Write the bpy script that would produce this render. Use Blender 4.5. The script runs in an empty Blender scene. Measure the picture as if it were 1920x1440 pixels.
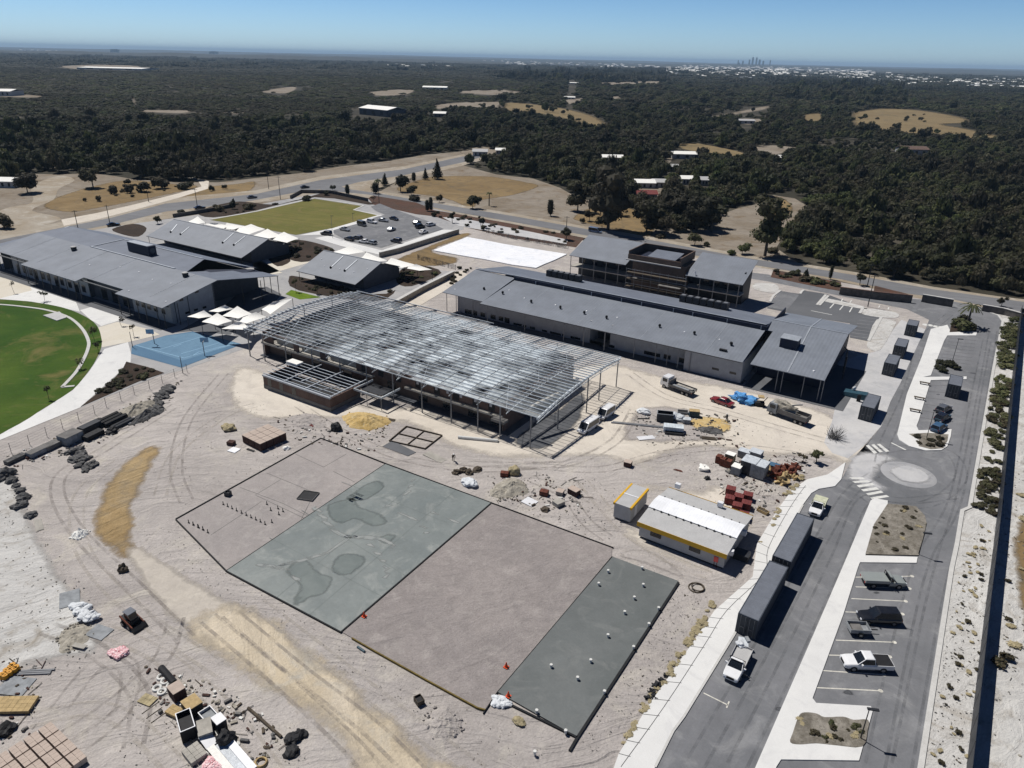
import bpy, bmesh, math, random
import numpy as np
from mathutils import Vector, Matrix, noise
R = math.radians
random.seed(7)
sc = bpy.context.scene
COL = sc.collection

# ------------------------------------------------------------------ camera (62 m up, a drone looking over the site)
F_PX, CXP, CYP, CAM_H = 1365.0, 960.0, 720.0, 62.0
def cam_axes():
    r = R(1.3); d = (107.0 - CYP) * math.cos(r)
    u = np.array([math.sin(r) * F_PX, -math.cos(r) * F_PX, d]); u /= np.linalg.norm(u)
    vy = 107.0 + math.tan(r) * 960.0
    y = np.array([960.0, vy - CYP, F_PX]); y /= np.linalg.norm(y)
    return np.array([np.cross(y, u), y, u])
RM = cam_axes()
cd = bpy.data.cameras.new('camera'); cam = bpy.data.objects.new('camera', cd); COL.objects.link(cam)
cd.sensor_width = 36.0; cd.lens = F_PX / 1920.0 * 36.0; cd.clip_start = 0.5; cd.clip_end = 90000
m = Matrix.Identity(4)
for i in range(3):
    m[i][0] = RM[i, 0]; m[i][1] = -RM[i, 1]; m[i][2] = -RM[i, 2]
m[2][3] = CAM_H
cam.matrix_world = m
sc.camera = cam

# ------------------------------------------------------------------ daylight
SUN = Vector((-0.60, 0.10, 1.0)).normalized()
w = bpy.data.worlds.new('World'); sc.world = w; w.use_nodes = True
nt = w.node_tree; bg = nt.nodes['Background']
sky = nt.nodes.new('ShaderNodeTexSky'); sky.sky_type = 'NISHITA'; sky.sun_disc = False
sky.sun_elevation = math.asin(SUN.z); sky.sun_rotation = math.atan2(SUN.x, SUN.y)
sky.altitude = 100; sky.air_density = 1.0; sky.dust_density = 0.3; sky.ozone_density = 2.5
tint = nt.nodes.new('ShaderNodeMix'); tint.data_type = 'RGBA'; tint.blend_type = 'MULTIPLY'; tint.inputs[0].default_value = 1.0
tc = nt.nodes.new('ShaderNodeTexCoord'); sp = nt.nodes.new('ShaderNodeSeparateXYZ'); rp = nt.nodes.new('ShaderNodeValToRGB')
nt.links.new(tc.outputs['Generated'], sp.inputs[0]); nt.links.new(sp.outputs[2], rp.inputs[0])
for pos, c in ((0.0, (0.66, 0.95, 1.45)), (0.085, (0.41, 0.625, 0.96)), (0.25, (0.13, 0.20, 0.33)), (1.0, (0.08, 0.12, 0.20))):
    e = rp.color_ramp.elements[0] if pos == 0 else (rp.color_ramp.elements[-1] if pos == 1.0 else rp.color_ramp.elements.new(pos)); e.position = pos; e.color = (*c, 1)
nt.links.new(sky.outputs[0], tint.inputs[6]); nt.links.new(rp.outputs[0], tint.inputs[7]); nt.links.new(tint.outputs[2], bg.inputs[0])
bg.inputs[1].default_value = 0.10
sl = bpy.data.lights.new('sun', 'SUN'); sl.energy = 4.8; sl.angle = R(0.5); sl.color = (1.0, 0.96, 0.90)
so = bpy.data.objects.new('sun', sl); COL.objects.link(so)
so.rotation_euler = SUN.to_track_quat('Z', 'Y').to_euler()
sc.view_settings.view_transform = 'Standard'; sc.view_settings.look = 'None'
sc.view_settings.exposure = 0.0; sc.view_settings.gamma = 1.0; sc.view_settings.use_curve_mapping = False

# ------------------------------------------------------------------ measuring helpers: a photo pixel to the point on a level plane
def G(px, py, z=0.0):
    d = RM @ np.array([px - CXP, py - CYP, F_PX]); t = (z - CAM_H) / d[2]
    return (float(d[0] * t), float(d[1] * t))
def PX(x, y, z=0.0):
    c = RM.T @ np.array([x, y, z - CAM_H]); return CXP + F_PX * c[0] / c[2], CYP + F_PX * c[1] / c[2]
def tall(px, py, ptop):                       # height of an upright thing standing at a pixel
    x, y = G(px, py); lo, hi = 0.0, 60.0
    for _ in range(40):
        mid = (lo + hi) / 2
        if PX(x, y, mid)[1] > ptop: lo = mid
        else: hi = mid
    return lo
def wide(px, py, wpx):
    a = G(px - wpx / 2, py); b = G(px + wpx / 2, py); return math.hypot(a[0] - b[0], a[1] - b[1])
def GP(pts, z=0.0): return [G(a, b, z) for a, b in pts]
def spline(pts, n=6, closed=False):
    P = [np.array(p, float) for p in pts]; out = []; L = len(P)
    rng = range(L) if closed else range(L - 1)
    for i in rng:
        if closed: p0, p1, p2, p3 = P[i - 1], P[i], P[(i + 1) % L], P[(i + 2) % L]
        else: p0, p1, p2, p3 = P[max(i - 1, 0)], P[i], P[i + 1], P[min(i + 2, L - 1)]
        for k in range(n):
            t = k / n
            out.append(tuple(0.5 * ((2 * p1) + (-p0 + p2) * t + (2 * p0 - 5 * p1 + 4 * p2 - p3) * t * t + (-p0 + 3 * p1 - 3 * p2 + p3) * t ** 3)))
    if not closed: out.append(tuple(P[-1]))
    return out

# ------------------------------------------------------------------ materials
def A(r, g, b, k=0.85):                       # an sRGB reading of a sunlit surface to a base colour
    f = lambda c: ((c / 255) / 12.92 if c <= 10 else ((c / 255 + 0.055) / 1.055) ** 2.4)
    return (f(r) * k, f(g) * k, f(b) * k)
def newmat(name):
    m = bpy.data.materials.new(name); m.use_nodes = True
    n = m.node_tree; return m, n, n.nodes['Principled BSDF']
def nd(n, t, **kw):
    x = n.nodes.new(t)
    for k, v in kw.items(): setattr(x, k, v)
    return x
def coord(n, kind):
    if kind == 'pos': return nd(n, 'ShaderNodeNewGeometry').outputs['Position']
    return nd(n, 'ShaderNodeTexCoord').outputs['Object']
def noise_fac(n, vec, scale, detail=5, rough=0.6, lo=0.35, hi=0.65, distort=0.0, stretch=None, rot=0.0, warp=0.0):
    if stretch:
        mp = nd(n, 'ShaderNodeMapping', vector_type='TEXTURE'); mp.inputs['Scale'].default_value = tuple(1 / q for q in stretch); mp.inputs['Rotation'].default_value = (0, 0, rot)
        if warp:
            wn = nd(n, 'ShaderNodeTexNoise'); wn.inputs['Scale'].default_value = 0.045; wn.inputs['Detail'].default_value = 3; n.links.new(vec, wn.inputs['Vector'])
            va = nd(n, 'ShaderNodeVectorMath', operation='MULTIPLY_ADD'); va.inputs[1].default_value = (warp, warp, 0); n.links.new(wn.outputs[1], va.inputs[0]); n.links.new(vec, va.inputs[2]); vec = va.outputs[0]
        n.links.new(vec, mp.inputs[0]); vec = mp.outputs[0]
    t = nd(n, 'ShaderNodeTexNoise'); t.inputs['Scale'].default_value = scale; t.inputs['Detail'].default_value = detail
    t.inputs['Roughness'].default_value = rough; t.inputs['Distortion'].default_value = distort
    n.links.new(vec, t.inputs['Vector'])
    mr = nd(n, 'ShaderNodeMapRange'); mr.inputs[1].default_value = lo; mr.inputs[2].default_value = hi
    n.links.new(t.outputs[0], mr.inputs[0]); return mr.outputs[0]
def mixc(n, fac, a, b, mode='MIX'):
    x = nd(n, 'ShaderNodeMix', data_type='RGBA', blend_type=mode)
    if isinstance(fac, (int, float)): x.inputs[0].default_value = fac
    else: n.links.new(fac, x.inputs[0])
    for s, v in ((6, a), (7, b)):
        if isinstance(v, tuple): x.inputs[s].default_value = (*v[:3], 1)
        else: n.links.new(v, x.inputs[s])
    return x.outputs[2]
def bumped(n, p, h, strength, dist=0.1):
    b = nd(n, 'ShaderNodeBump'); b.inputs['Strength'].default_value = strength; b.inputs['Distance'].default_value = dist
    n.links.new(h, b.inputs['Height']); n.links.new(b.outputs[0], p.inputs['Normal'])
def mat(name, c, rough=0.75, var=0.15, scale=1.5, metal=0.0, kind='obj', c2=None, bump=0.0, bscale=8.0, spec=0.3, fine=True):
    m, n, p = newmat(name); v = coord(n, kind)
    lo = tuple(x * (1 - var) for x in c); hi = tuple(min(1, x * (1 + var)) for x in (c2 or c))
    col = mixc(n, noise_fac(n, v, scale), lo, hi)
    if fine: col = mixc(n, noise_fac(n, v, scale * 9, lo=0.3, hi=0.7), col, mixc(n, 1.0, col, (0.82, 0.82, 0.82), 'MULTIPLY'))
    n.links.new(col, p.inputs['Base Color']); p.inputs['Roughness'].default_value = rough; p.inputs['Metallic'].default_value = metal
    p.inputs['Specular IOR Level'].default_value = spec
    if bump: bumped(n, p, noise_fac(n, v, bscale, lo=0.2, hi=0.8), bump)
    return m
M = {}
def ground_mat(name, c, c2, c3=None, big=0.03, mid=0.35, streak=None, rot=0.0, bump=0.5, rough=0.95, bscale=2.0, amt=0.9, grain=1.2, warp=0.0, bd=0.12, sk=0.14):
    m, n, p = newmat(name); v = coord(n, 'pos')
    col = mixc(n, noise_fac(n, v, big, 6, 0.6, 0.36, 0.64, 0.8), c, c2)
    if c3: col = mixc(n, noise_fac(n, v, big * 3.3, 6, 0.65, 0.52, 0.72, 1.5), col, c3)
    col = mixc(n, noise_fac(n, v, mid, 8, 0.72, 0.3, 0.7, 0.5), mixc(n, 1.0, col, (1 - 0.22 * amt,) * 3, 'MULTIPLY'), col)
    if grain: col = mixc(n, noise_fac(n, v, mid * 7, 4, 0.7, 0.3, 0.7), mixc(n, 1.0, col, (1 - 0.14 * amt * grain,) * 3, 'MULTIPLY'), col)
    h = noise_fac(n, v, bscale, 8, 0.7, 0.2, 0.8)
    if streak:
        s = noise_fac(n, v, 0.5, 5, 0.6, 0.40, 0.62, 0.6, streak, rot, warp)
        col = mixc(n, s, mixc(n, 1.0, col, (1 - sk, 1 - sk, 1 - sk), 'MULTIPLY'), col)
        ad = nd(n, 'ShaderNodeMath', operation='ADD'); n.links.new(h, ad.inputs[0]); n.links.new(s, ad.inputs[1]); h = ad.outputs[0]
    n.links.new(col, p.inputs['Base Color']); p.inputs['Roughness'].default_value = rough; p.inputs['Specular IOR Level'].default_value = 0.15
    if bump: bumped(n, p, h, bump, bd)
    return m
def leaf_mat(name, c, c2, trans=0.25):
    m, n, p = newmat(name)
    oi = nd(n, 'ShaderNodeObjectInfo'); g = nd(n, 'ShaderNodeNewGeometry')
    col = mixc(n, oi.outputs['Random'], c, c2)
    f = noise_fac(n, coord(n, 'obj'), 1.3, 4, 0.6, 0.35, 0.65)
    col = mixc(n, f, mixc(n, 1.0, col, (0.7, 0.75, 0.7), 'MULTIPLY'), mixc(n, 1.0, col, (1.3, 1.22, 1.05), 'MULTIPLY'))
    f2 = noise_fac(n, g.outputs['Position'], 0.012, 4, 0.6, 0.42, 0.6)
    col = mixc(n, f2, col, mixc(n, 0.7, col, (0.050, 0.042, 0.030)))
    n.links.new(col, p.inputs['Base Color']); p.inputs['Roughness'].default_value = 0.7; p.inputs['Specular IOR Level'].default_value = 0.15
    t = nd(n, 'ShaderNodeBsdfTranslucent'); n.links.new(col, t.inputs[0])
    ms = nd(n, 'ShaderNodeMixShader'); ms.inputs[0].default_value = trans
    n.links.new(p.outputs[0], ms.inputs[1]); n.links.new(t.outputs[0], ms.inputs[2])
    n.links.new(ms.outputs[0], n.nodes['Material Output'].inputs[0]); return m
def roof_mat(name, c, pitch=0.76, axis=0, bump=0.25):
    m, n, p = newmat(name); v = coord(n, 'pos')
    sx = nd(n, 'ShaderNodeSeparateXYZ'); n.links.new(v, sx.inputs[0])
    a = nd(n, 'ShaderNodeMath', operation='MULTIPLY'); a.inputs[1].default_value = 6.2832 / pitch; n.links.new(sx.outputs[axis], a.inputs[0])
    b = nd(n, 'ShaderNodeMath', operation='SINE'); n.links.new(a.outputs[0], b.inputs[0])
    col = mixc(n, noise_fac(n, v, 0.22, 6, 0.65, 0.35, 0.65), tuple(x * 0.88 for x in c), tuple(x * 1.08 for x in c))
    col = mixc(n, noise_fac(n, v, 1.6, 5, 0.7, 0.5, 0.75, 0, (1.0, 0.15, 1.0) if axis == 0 else (0.15, 1, 1)), col, mixc(n, 1.0, col, (0.93, 0.93, 0.92), 'MULTIPLY'))
    n.links.new(col, p.inputs['Base Color']); p.inputs['Roughness'].default_value = 0.55; p.inputs['Specular IOR Level'].default_value = 0.25
    bumped(n, p, b.outputs[0], bump, 0.03); return m
def brick_mat(name, c, c2, mortar, scale=1.0):
    m, n, p = newmat(name)
    t = nd(n, 'ShaderNodeTexBrick'); t.inputs['Scale'].default_value = scale
    t.inputs['Color1'].default_value = (*c, 1); t.inputs['Color2'].default_value = (*c2, 1); t.inputs['Mortar'].default_value = (*mortar, 1)
    t.inputs['Brick Width'].default_value = 0.24; t.inputs['Row Height'].default_value = 0.086; t.inputs['Mortar Size'].default_value = 0.008
    mp = nd(n, 'ShaderNodeMapping'); mp.inputs['Rotation'].default_value = (R(90), 0, 0)
    v = coord(n, 'pos'); sx = nd(n, 'ShaderNodeSeparateXYZ'); n.links.new(v, sx.inputs[0])
    ad = nd(n, 'ShaderNodeMath', operation='ADD'); n.links.new(sx.outputs[0], ad.inputs[0]); n.links.new(sx.outputs[1], ad.inputs[1])
    cb = nd(n, 'ShaderNodeCombineXYZ'); n.links.new(ad.outputs[0], cb.inputs[0]); n.links.new(sx.outputs[2], cb.inputs[1])
    n.links.new(cb.outputs[0], t.inputs['Vector'])
    col = mixc(n, noise_fac(n, v, 0.6), t.outputs[0], mixc(n, 1.0, t.outputs[0], (0.7, 0.7, 0.7), 'MULTIPLY'))
    n.links.new(col, p.inputs['Base Color']); p.inputs['Roughness'].default_value = 0.9; return m
def gloss(name, c, rough=0.25, spec=0.5, coat=0.6, metal=0.0):
    m, n, p = newmat(name); v = coord(n, 'obj')
    col = mixc(n, noise_fac(n, v, 1.2, 5, 0.6, 0.4, 0.75), c, tuple(x * 0.86 + 0.012 for x in c))
    n.links.new(col, p.inputs['Base Color']); p.inputs['Roughness'].default_value = rough; p.inputs['Specular IOR Level'].default_value = spec
    p.inputs['Coat Weight'].default_value = coat; p.inputs['Coat Roughness'].default_value = 0.1; p.inputs['Metallic'].default_value = metal; return m

# the ground and what lies on it
M['scrub'] = ground_mat('scrub_soil', (0.034, 0.033, 0.024), (0.060, 0.052, 0.038), (0.150, 0.132, 0.105), 0.006, 0.05, bump=0.3, bscale=0.4)
M['sand'] = ground_mat('grey_sand', A(190, 183, 179), A(210, 203, 198), A(218, 211, 200), 0.035, 0.35, (0.14, 1.0, 1), 0.6, 1.0, warp=24, bd=0.16, sk=.06, amt=.85)
M['sand_pale'] = ground_mat('pale_sand', A(214, 205, 192, .9), A(226, 218, 206, .9), A(206, 198, 188, .9), 0.04, 0.4, (0.12, 1.0, 1), 0.1, 0.4, warp=40, bd=.15, amt=.5, sk=.07)
M['sand_white'] = ground_mat('white_sand', A(208, 206, 203), A(224, 223, 220), A(176, 169, 159), 0.06, 0.6, (0.3, 1.0, 1), 1.2, 0.8, warp=14, bd=.16, amt=.6, sk=.08)
M['track_yellow'] = ground_mat('yellow_fill', A(184, 156, 112), A(200, 176, 136), A(176, 158, 130), 0.06, 0.5, (0.08, 1.0, 1), 1.35, 0.8, warp=12, bd=.25)
M['track_cream'] = ground_mat('cream_track', A(232, 219, 198), A(224, 208, 180), A(212, 206, 194), 0.05, 0.5, (0.06, 1.0, 1), -0.62, 0.7, warp=10, bd=.2, amt=.7)
M['sand_yellow'] = ground_mat('yellow_sand', A(222, 196, 142), A(212, 180, 116), A(226, 208, 168), 0.25, 1.2, None, 0, 0.8)
M['dry_field'] = ground_mat('dry_field', A(140, 118, 84), A(158, 136, 100), A(120, 108, 88), 0.03, 0.25, (0.3, 1, 1), 0.2, 0.6, warp=20)
M['dry_pale'] = ground_mat('dry_clearing', A(146, 134, 118), A(166, 157, 145), A(132, 114, 90), 0.03, 0.3, (0.3, 1, 1), 0.4, 0.6, warp=20)
M['straw'] = ground_mat('straw_field', A(140, 122, 90), A(152, 134, 100), A(118, 108, 82), 0.012, 0.06, (0.2, 1, 1), 0.8, 0.2, warp=30)
M['mulch'] = ground_mat('brown_mulch', (0.040, 0.030, 0.023), (0.062, 0.043, 0.032), (0.030, 0.026, 0.020), 0.15, 1.2, None, 0, 0.9)
M['redmulch'] = ground_mat('red_mulch', (0.115, 0.060, 0.042), (0.085, 0.055, 0.042), (0.10, 0.085, 0.07), 0.10, 1.0, None, 0, 0.9)
M['bed_grey'] = ground_mat('island_mulch', A(128, 122, 112), A(168, 162, 152), A(100, 96, 82), 0.5, 1.8, None, 0, 1.0, grain=1.6)
M['asphalt'] = ground_mat('asphalt', A(122, 124, 128), A(140, 141, 145), A(156, 157, 159), 0.05, 0.6, (0.04, 0.8, 1), 1.55, 0.15, 0.9, 12, 0.7, sk=.10)
M['asphalt_and_shade'] = ground_mat('dark_asphalt_and_shade', A(100, 102, 106), A(114, 116, 120), None, 0.06, 0.6, None, 0, 0.15, 0.9, 12, 0.5)  # real asphalt, and the painted shade under eaves and beside the hall
M['asphalt_far'] = ground_mat('road_asphalt', A(120, 121, 125), A(134, 135, 138), None, 0.03, 0.4, (0.08, 1, 1), 0.2, 0.1, 0.9, 12, 0.4)
M['dusty_road'] = ground_mat('dusty_asphalt', A(160, 161, 165), A(178, 178, 180), A(150, 152, 156), 0.06, 0.5, (0.06, 0.9, 1), 0.6, 0.1, 0.9, 8, 0.4, warp=30, sk=.06)
M['school_floor'] = ground_mat('school_paving', A(168, 168, 170), A(184, 183, 182), A(156, 157, 160), 0.05, 0.5, None, 0, 0.2, 0.9, 6, 0.5)
M['verge'] = ground_mat('sandy_verge', A(184, 176, 163), A(164, 150, 130), A(200, 193, 182), 0.04, 0.4, None, 0, 0.5)
M['path'] = ground_mat('concrete_path', A(214, 214, 213, .95), A(222, 222, 220, .95), A(205, 205, 205, .95), 0.08, 0.7, None, 0, 0.1, 0.85, 6, 0.3)
M['apron'] = ground_mat('dusty_concrete', A(188, 188, 190, .95), A(202, 201, 200, .95), A(174, 175, 178, .95), 0.05, 0.5, None, 0, 0.2, 0.9, 6, 0.6)
M['paving'] = ground_mat('cream_paving', A(214, 206, 190), A(222, 216, 204), None, 0.1, 0.8, None, 0, 0.1, 0.85, 6, 0.3)
M['grass'] = ground_mat('oval_grass', A(56, 88, 26), A(86, 108, 38), A(120, 116, 68), 0.03, 0.25, (0.03, .35, 1), 0.8, 0.5, 0.95, 6, 0.8, sk=.07)
M['grass_bright'] = ground_mat('verge_grass', A(92, 118, 30), A(116, 140, 42), None, 0.2, 0.8, None, 0, 0.5, 0.95, 6, 0.6)
M['turf_dry'] = ground_mat('dry_turf', A(112, 112, 58), A(128, 122, 68), A(140, 126, 80), 0.03, 0.3, (0.1, 1, 1), 0.1, 0.4, 0.95, 6, 0.5)
M['court'] = ground_mat('blue_court', A(102, 138, 166), A(110, 146, 173), A(96, 130, 157), 0.15, 0.8, None, 0, 0.05, 0.6, 6, 0.5)
M['court_dark'] = ground_mat('dark_blue_court', A(80, 116, 146), A(86, 123, 152), None, 0.1, 0.8, None, 0, 0.05, 0.6, 6, 0.3)
M['court_line'] = mat('court_line', A(150, 190, 220), 0.7, 0.05)
M['slab_green'] = ground_mat('damp_slab', A(126, 134, 134), A(150, 156, 154), A(164, 168, 165), 0.05, 0.35, None, 0, 0.05, 0.6, 6, 0.7)
M['slab_wet'] = ground_mat('wet_patch', A(114, 123, 122), A(128, 136, 134), None, 0.3, 0.8, None, 0, 0.02, 0.5, 6, 0.5)
M['slab_wash'] = ground_mat('dried_wash', A(164, 167, 165), A(152, 157, 156), None, 0.3, 1.5, None, 0, 0.02, 0.8, 6, 0.5)
M['slab_dark'] = ground_mat('cured_slab', A(108, 113, 113), A(122, 126, 126), A(132, 135, 134), 0.07, 0.5, (0.15, 1, 1), 1.0, 0.05, 0.75, 6, 0.6, sk=.05, warp=6)
M['pad_mauve'] = ground_mat('compacted_pad', A(176, 168, 165), A(164, 157, 155), A(186, 179, 175), 0.09, 0.6, (0.4, 1, 1), 0.9, 0.6, 0.95, 5, 1.0, sk=.06, warp=10, grain=1.6)
M['pad_grey'] = ground_mat('footing_pad', A(182, 175, 172), A(170, 164, 162), A(190, 184, 180), 0.08, 0.6, None, 0, 0.5, 0.95, 5, 0.8, grain=1.5)
M['plastic_white'] = ground_mat('white_sheeting', A(244, 246, 250, .98), A(250, 250, 252, .98), A(226, 230, 238, .95), 0.08, 0.5, (0.3, 1, 1), 0.4, 0.7, 0.4, 1.2, 0.25, sk=.05)
M['kerb'] = mat('kerb', A(208, 207, 204), 0.9, 0.06, 1.0, kind='pos')
M['line'] = mat('line_paint', A(226, 226, 222), 0.8, 0.1, 2.0, kind='pos')
M['line_cream'] = mat('bay_line', A(222, 219, 208), 0.8, 0.15, 2.0, kind='pos')
M['line_dark'] = mat('dark_joint', A(86, 86, 88), 0.9, 0.1, 2.0, kind='pos')
M['trench'] = mat('dark_plastic_edge', (0.012, 0.013, 0.015), 0.8, 0.3, 2.0, kind='pos')
M['formwork'] = mat('formwork_timber', A(120, 104, 56), 0.9, 0.25, 2.0, kind='pos')
# buildings
ROOFC = A(130, 136, 146, 0.80)
M['roof'] = roof_mat('grey_roofing', ROOFC, 0.76, 0)
M['roof_b'] = roof_mat('blue_grey_roofing', A(122, 128, 140, 0.78), 0.76, 0)
M['flash'] = mat('flashing', A(176, 182, 190), 0.5, 0.1, 1.0, 0.2, 'pos')
M['fascia'] = mat('fascia', (0.10, 0.105, 0.115), 0.6, 0.1, 1.0)
M['navy'] = mat('navy_sheet', (0.016, 0.022, 0.045), 0.6, 0.15, 1.0)
M['charcoal'] = mat('charcoal_metal', (0.030, 0.033, 0.040), 0.55, 0.2, 1.5)
M['wall'] = mat('pale_render', A(176, 178, 182), 0.85, 0.08, 0.8, kind='pos')
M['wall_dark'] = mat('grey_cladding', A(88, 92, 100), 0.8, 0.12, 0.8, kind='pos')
M['glass'] = gloss('dark_glass', (0.010, 0.013, 0.018), 0.12, 0.5, 0.0)
M['post'] = mat('grey_steel', A(140, 142, 146), 0.5, 0.1, 2.0, 0.3)
M['post_dark'] = mat('dark_steel', (0.025, 0.027, 0.032), 0.5, 0.1, 2.0)
M['galv'] = mat('galvanised_steel', A(212, 220, 226), 0.6, 0.2, 0.4, 0.0, 'pos', spec=0.3)
M['concrete'] = mat('concrete', A(176, 172, 164), 0.9, 0.18, 0.7, kind='pos')
M['concrete_d'] = mat('aged_concrete', A(120, 118, 116), 0.9, 0.2, 0.7, kind='pos')
M['brick'] = brick_mat('red_brick', (0.135, 0.072, 0.052), (0.100, 0.054, 0.042), (0.16, 0.14, 0.12))
M['brick_brown'] = brick_mat('brown_brick', (0.160, 0.105, 0.078), (0.120, 0.080, 0.060), (0.11, 0.10, 0.09))
M['limestone'] = mat('limestone', A(176, 168, 154), 0.95, 0.22, 1.2, kind='pos', bump=0.5, bscale=2.0)
M['limestone_d'] = mat('weathered_wall', A(104, 100, 96), 0.95, 0.25, 1.0, kind='pos', bump=0.5, bscale=2.0)
M['sail'] = mat('shade_sail', A(244, 243, 238, .95), 0.8, 0.03, 0.5)
M['yellow'] = gloss('yellow_trim', A(226, 176, 34), 0.5, 0.3, 0.1)
M['white'] = gloss('white_paint', A(236, 237, 240), 0.35, 0.4, 0.3)
M['offwhite'] = mat('offwhite_panel', A(190, 190, 190), 0.7, 0.06, 0.8)
M['whiteroof'] = roof_mat('white_roofing', A(240, 242, 246, 0.9), 0.4, 0, 0.15)
M['cont'] = mat('container_shade_paint', A(66, 73, 84), 0.7, 0.12, 0.8)  # darker than the roof: shade of the sides put into the paint
M['cont_roof'] = mat('container_roof', A(112, 117, 127), 0.7, 0.10, 0.8)
M['cont_d'] = mat('container_side', (0.050, 0.056, 0.064), 0.65, 0.15, 0.8)
M['tyre'] = mat('tyre', (0.016, 0.016, 0.017), 0.85, 0.2, 4)
M['rim'] = mat('rim', A(150, 152, 156), 0.4, 0.1, 4, 0.6)
M['black'] = mat('black_plastic', (0.014, 0.014, 0.016), 0.7, 0.3, 2)
M['lamp'] = gloss('headlamp', A(220, 224, 230), 0.15, 0.6, 0.3)
M['tail'] = gloss('tail_lamp', (0.25, 0.01, 0.01), 0.2, 0.5, 0.3)
M['rock'] = mat('dark_rock', (0.105, 0.104, 0.104), 0.95, 0.5, 1.5, bump=0.8, bscale=4)
M['rock_pale'] = mat('pale_rock', A(170, 164, 152), 0.95, 0.25, 1.5, bump=0.8, bscale=4)
M['wood'] = mat('raw_timber', A(188, 164, 120), 0.85, 0.2, 2.0)
M['wood_d'] = mat('weathered_timber', (0.085, 0.068, 0.050), 0.9, 0.35, 2.0)
M['rust'] = mat('rusty_steel', (0.14, 0.045, 0.028), 0.85, 0.35, 2.0)
M['redbrick_pack'] = mat('brick_pack', A(122, 62, 60), 0.9, 0.2, 1.5)
M['redbrown'] = mat('brown_pack', (0.070, 0.036, 0.030), 0.9, 0.3, 1.5)
M['blockpink'] = mat('paver_pack', A(196, 180, 168), 0.9, 0.1, 1.0)
M['greyblock'] = mat('grey_block', A(150, 154, 158), 0.9, 0.2, 1.5)
M['blue_tarp'] = mat('blue_tarp', A(90, 160, 222), 0.6, 0.2, 1.5, bump=0.6, bscale=3)
M['wrap'] = mat('clear_wrap', A(214, 220, 226), 0.35, 0.15, 1.5, bump=0.6, bscale=4)
M['bag'] = mat('white_bag', A(226, 230, 234), 0.7, 0.12, 2.0)
M['pinkbag'] = mat('pink_striped_bag', A(230, 110, 130), 0.7, 0.3, 5.0, c2=A(240, 225, 225))
M['amber'] = mat('amber_drum', A(214, 152, 36), 0.6, 0.2, 1.5)
M['orange'] = mat('orange_plastic', A(226, 84, 38), 0.6, 0.1, 2)
M['teal'] = mat('teal_sheet', A(52, 84, 98), 0.5, 0.2, 1)
M['pvc'] = mat('white_pipe', A(226, 226, 222), 0.5, 0.08, 2)
M['drygrass'] = mat('dry_tuft', A(172, 160, 128), 0.95, 0.3, 2.5)
M['mesh_steel'] = mat('mesh_wire', A(120, 118, 116), 0.7, 0.2, 2)
# foliage
M['leaf'] = leaf_mat('bush_leaf', (0.040, 0.050, 0.022), (0.105, 0.104, 0.058))
M['leaf_fresh'] = leaf_mat('fresh_leaf', (0.080, 0.104, 0.040), (0.130, 0.140, 0.066))  # brighter, fresh green kind of leaf
M['leaf_dry'] = leaf_mat('dry_leaf', (0.085, 0.074, 0.050), (0.110, 0.094, 0.064))
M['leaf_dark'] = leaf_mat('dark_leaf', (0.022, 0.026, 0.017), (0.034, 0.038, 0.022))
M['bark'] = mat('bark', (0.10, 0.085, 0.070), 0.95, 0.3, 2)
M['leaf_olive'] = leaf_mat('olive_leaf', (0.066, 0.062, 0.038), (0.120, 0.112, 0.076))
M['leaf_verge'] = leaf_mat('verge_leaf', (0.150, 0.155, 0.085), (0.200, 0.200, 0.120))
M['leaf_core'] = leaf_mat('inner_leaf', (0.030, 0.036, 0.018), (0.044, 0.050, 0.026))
def soft_mat(key):
    if key + '_soft' not in M:
        m = M[key].copy(); n = m.node_tree; out = n.nodes['Material Output']; src = out.inputs[0].links[0].from_socket
        at = nd(n, 'ShaderNodeAttribute', attribute_name='edge'); g = nd(n, 'ShaderNodeNewGeometry'); t = nd(n, 'ShaderNodeTexNoise'); t.inputs['Scale'].default_value = .35; t.inputs['Detail'].default_value = 7; t.inputs['Roughness'].default_value = .7; n.links.new(g.outputs['Position'], t.inputs['Vector'])
        a = nd(n, 'ShaderNodeMath', operation='MULTIPLY_ADD'); a.inputs[1].default_value = 1.3; n.links.new(t.outputs[0], a.inputs[0]); n.links.new(at.outputs['Fac'], a.inputs[2])
        mr = nd(n, 'ShaderNodeMapRange'); mr.inputs[1].default_value = .85; mr.inputs[2].default_value = 1.35; n.links.new(a.outputs[0], mr.inputs[0])
        tr = nd(n, 'ShaderNodeBsdfTransparent'); ms = nd(n, 'ShaderNodeMixShader'); n.links.new(mr.outputs[0], ms.inputs[0]); n.links.new(tr.outputs[0], ms.inputs[1]); n.links.new(src, ms.inputs[2]); n.links.new(ms.outputs[0], out.inputs[0]); M[key + '_soft'] = m
    return M[key + '_soft']
def veil(key, src, k):                                           # a see-through copy: woven mesh, thin dust
    m = M[src].copy(); n = m.node_tree; out = n.nodes['Material Output']; so_ = out.inputs[0].links[0].from_socket; tr = nd(n, 'ShaderNodeBsdfTransparent'); ms = nd(n, 'ShaderNodeMixShader'); nf = noise_fac(n, coord(n, 'pos'), .5, 6, .75, .38, .62); mm = nd(n, 'ShaderNodeMath', operation='MULTIPLY'); mm.inputs[1].default_value = k; n.links.new(nf, mm.inputs[0]); n.links.new(mm.outputs[0], ms.inputs[0])
    n.links.new(tr.outputs[0], ms.inputs[1]); n.links.new(so_, ms.inputs[2]); n.links.new(ms.outputs[0], out.inputs[0]); M[key] = m
M['rut_src'] = ground_mat('tyre_rut', A(150, 142, 138), A(164, 156, 150), None, 0.2, 1.0, None, 0, 0.6)
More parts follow.
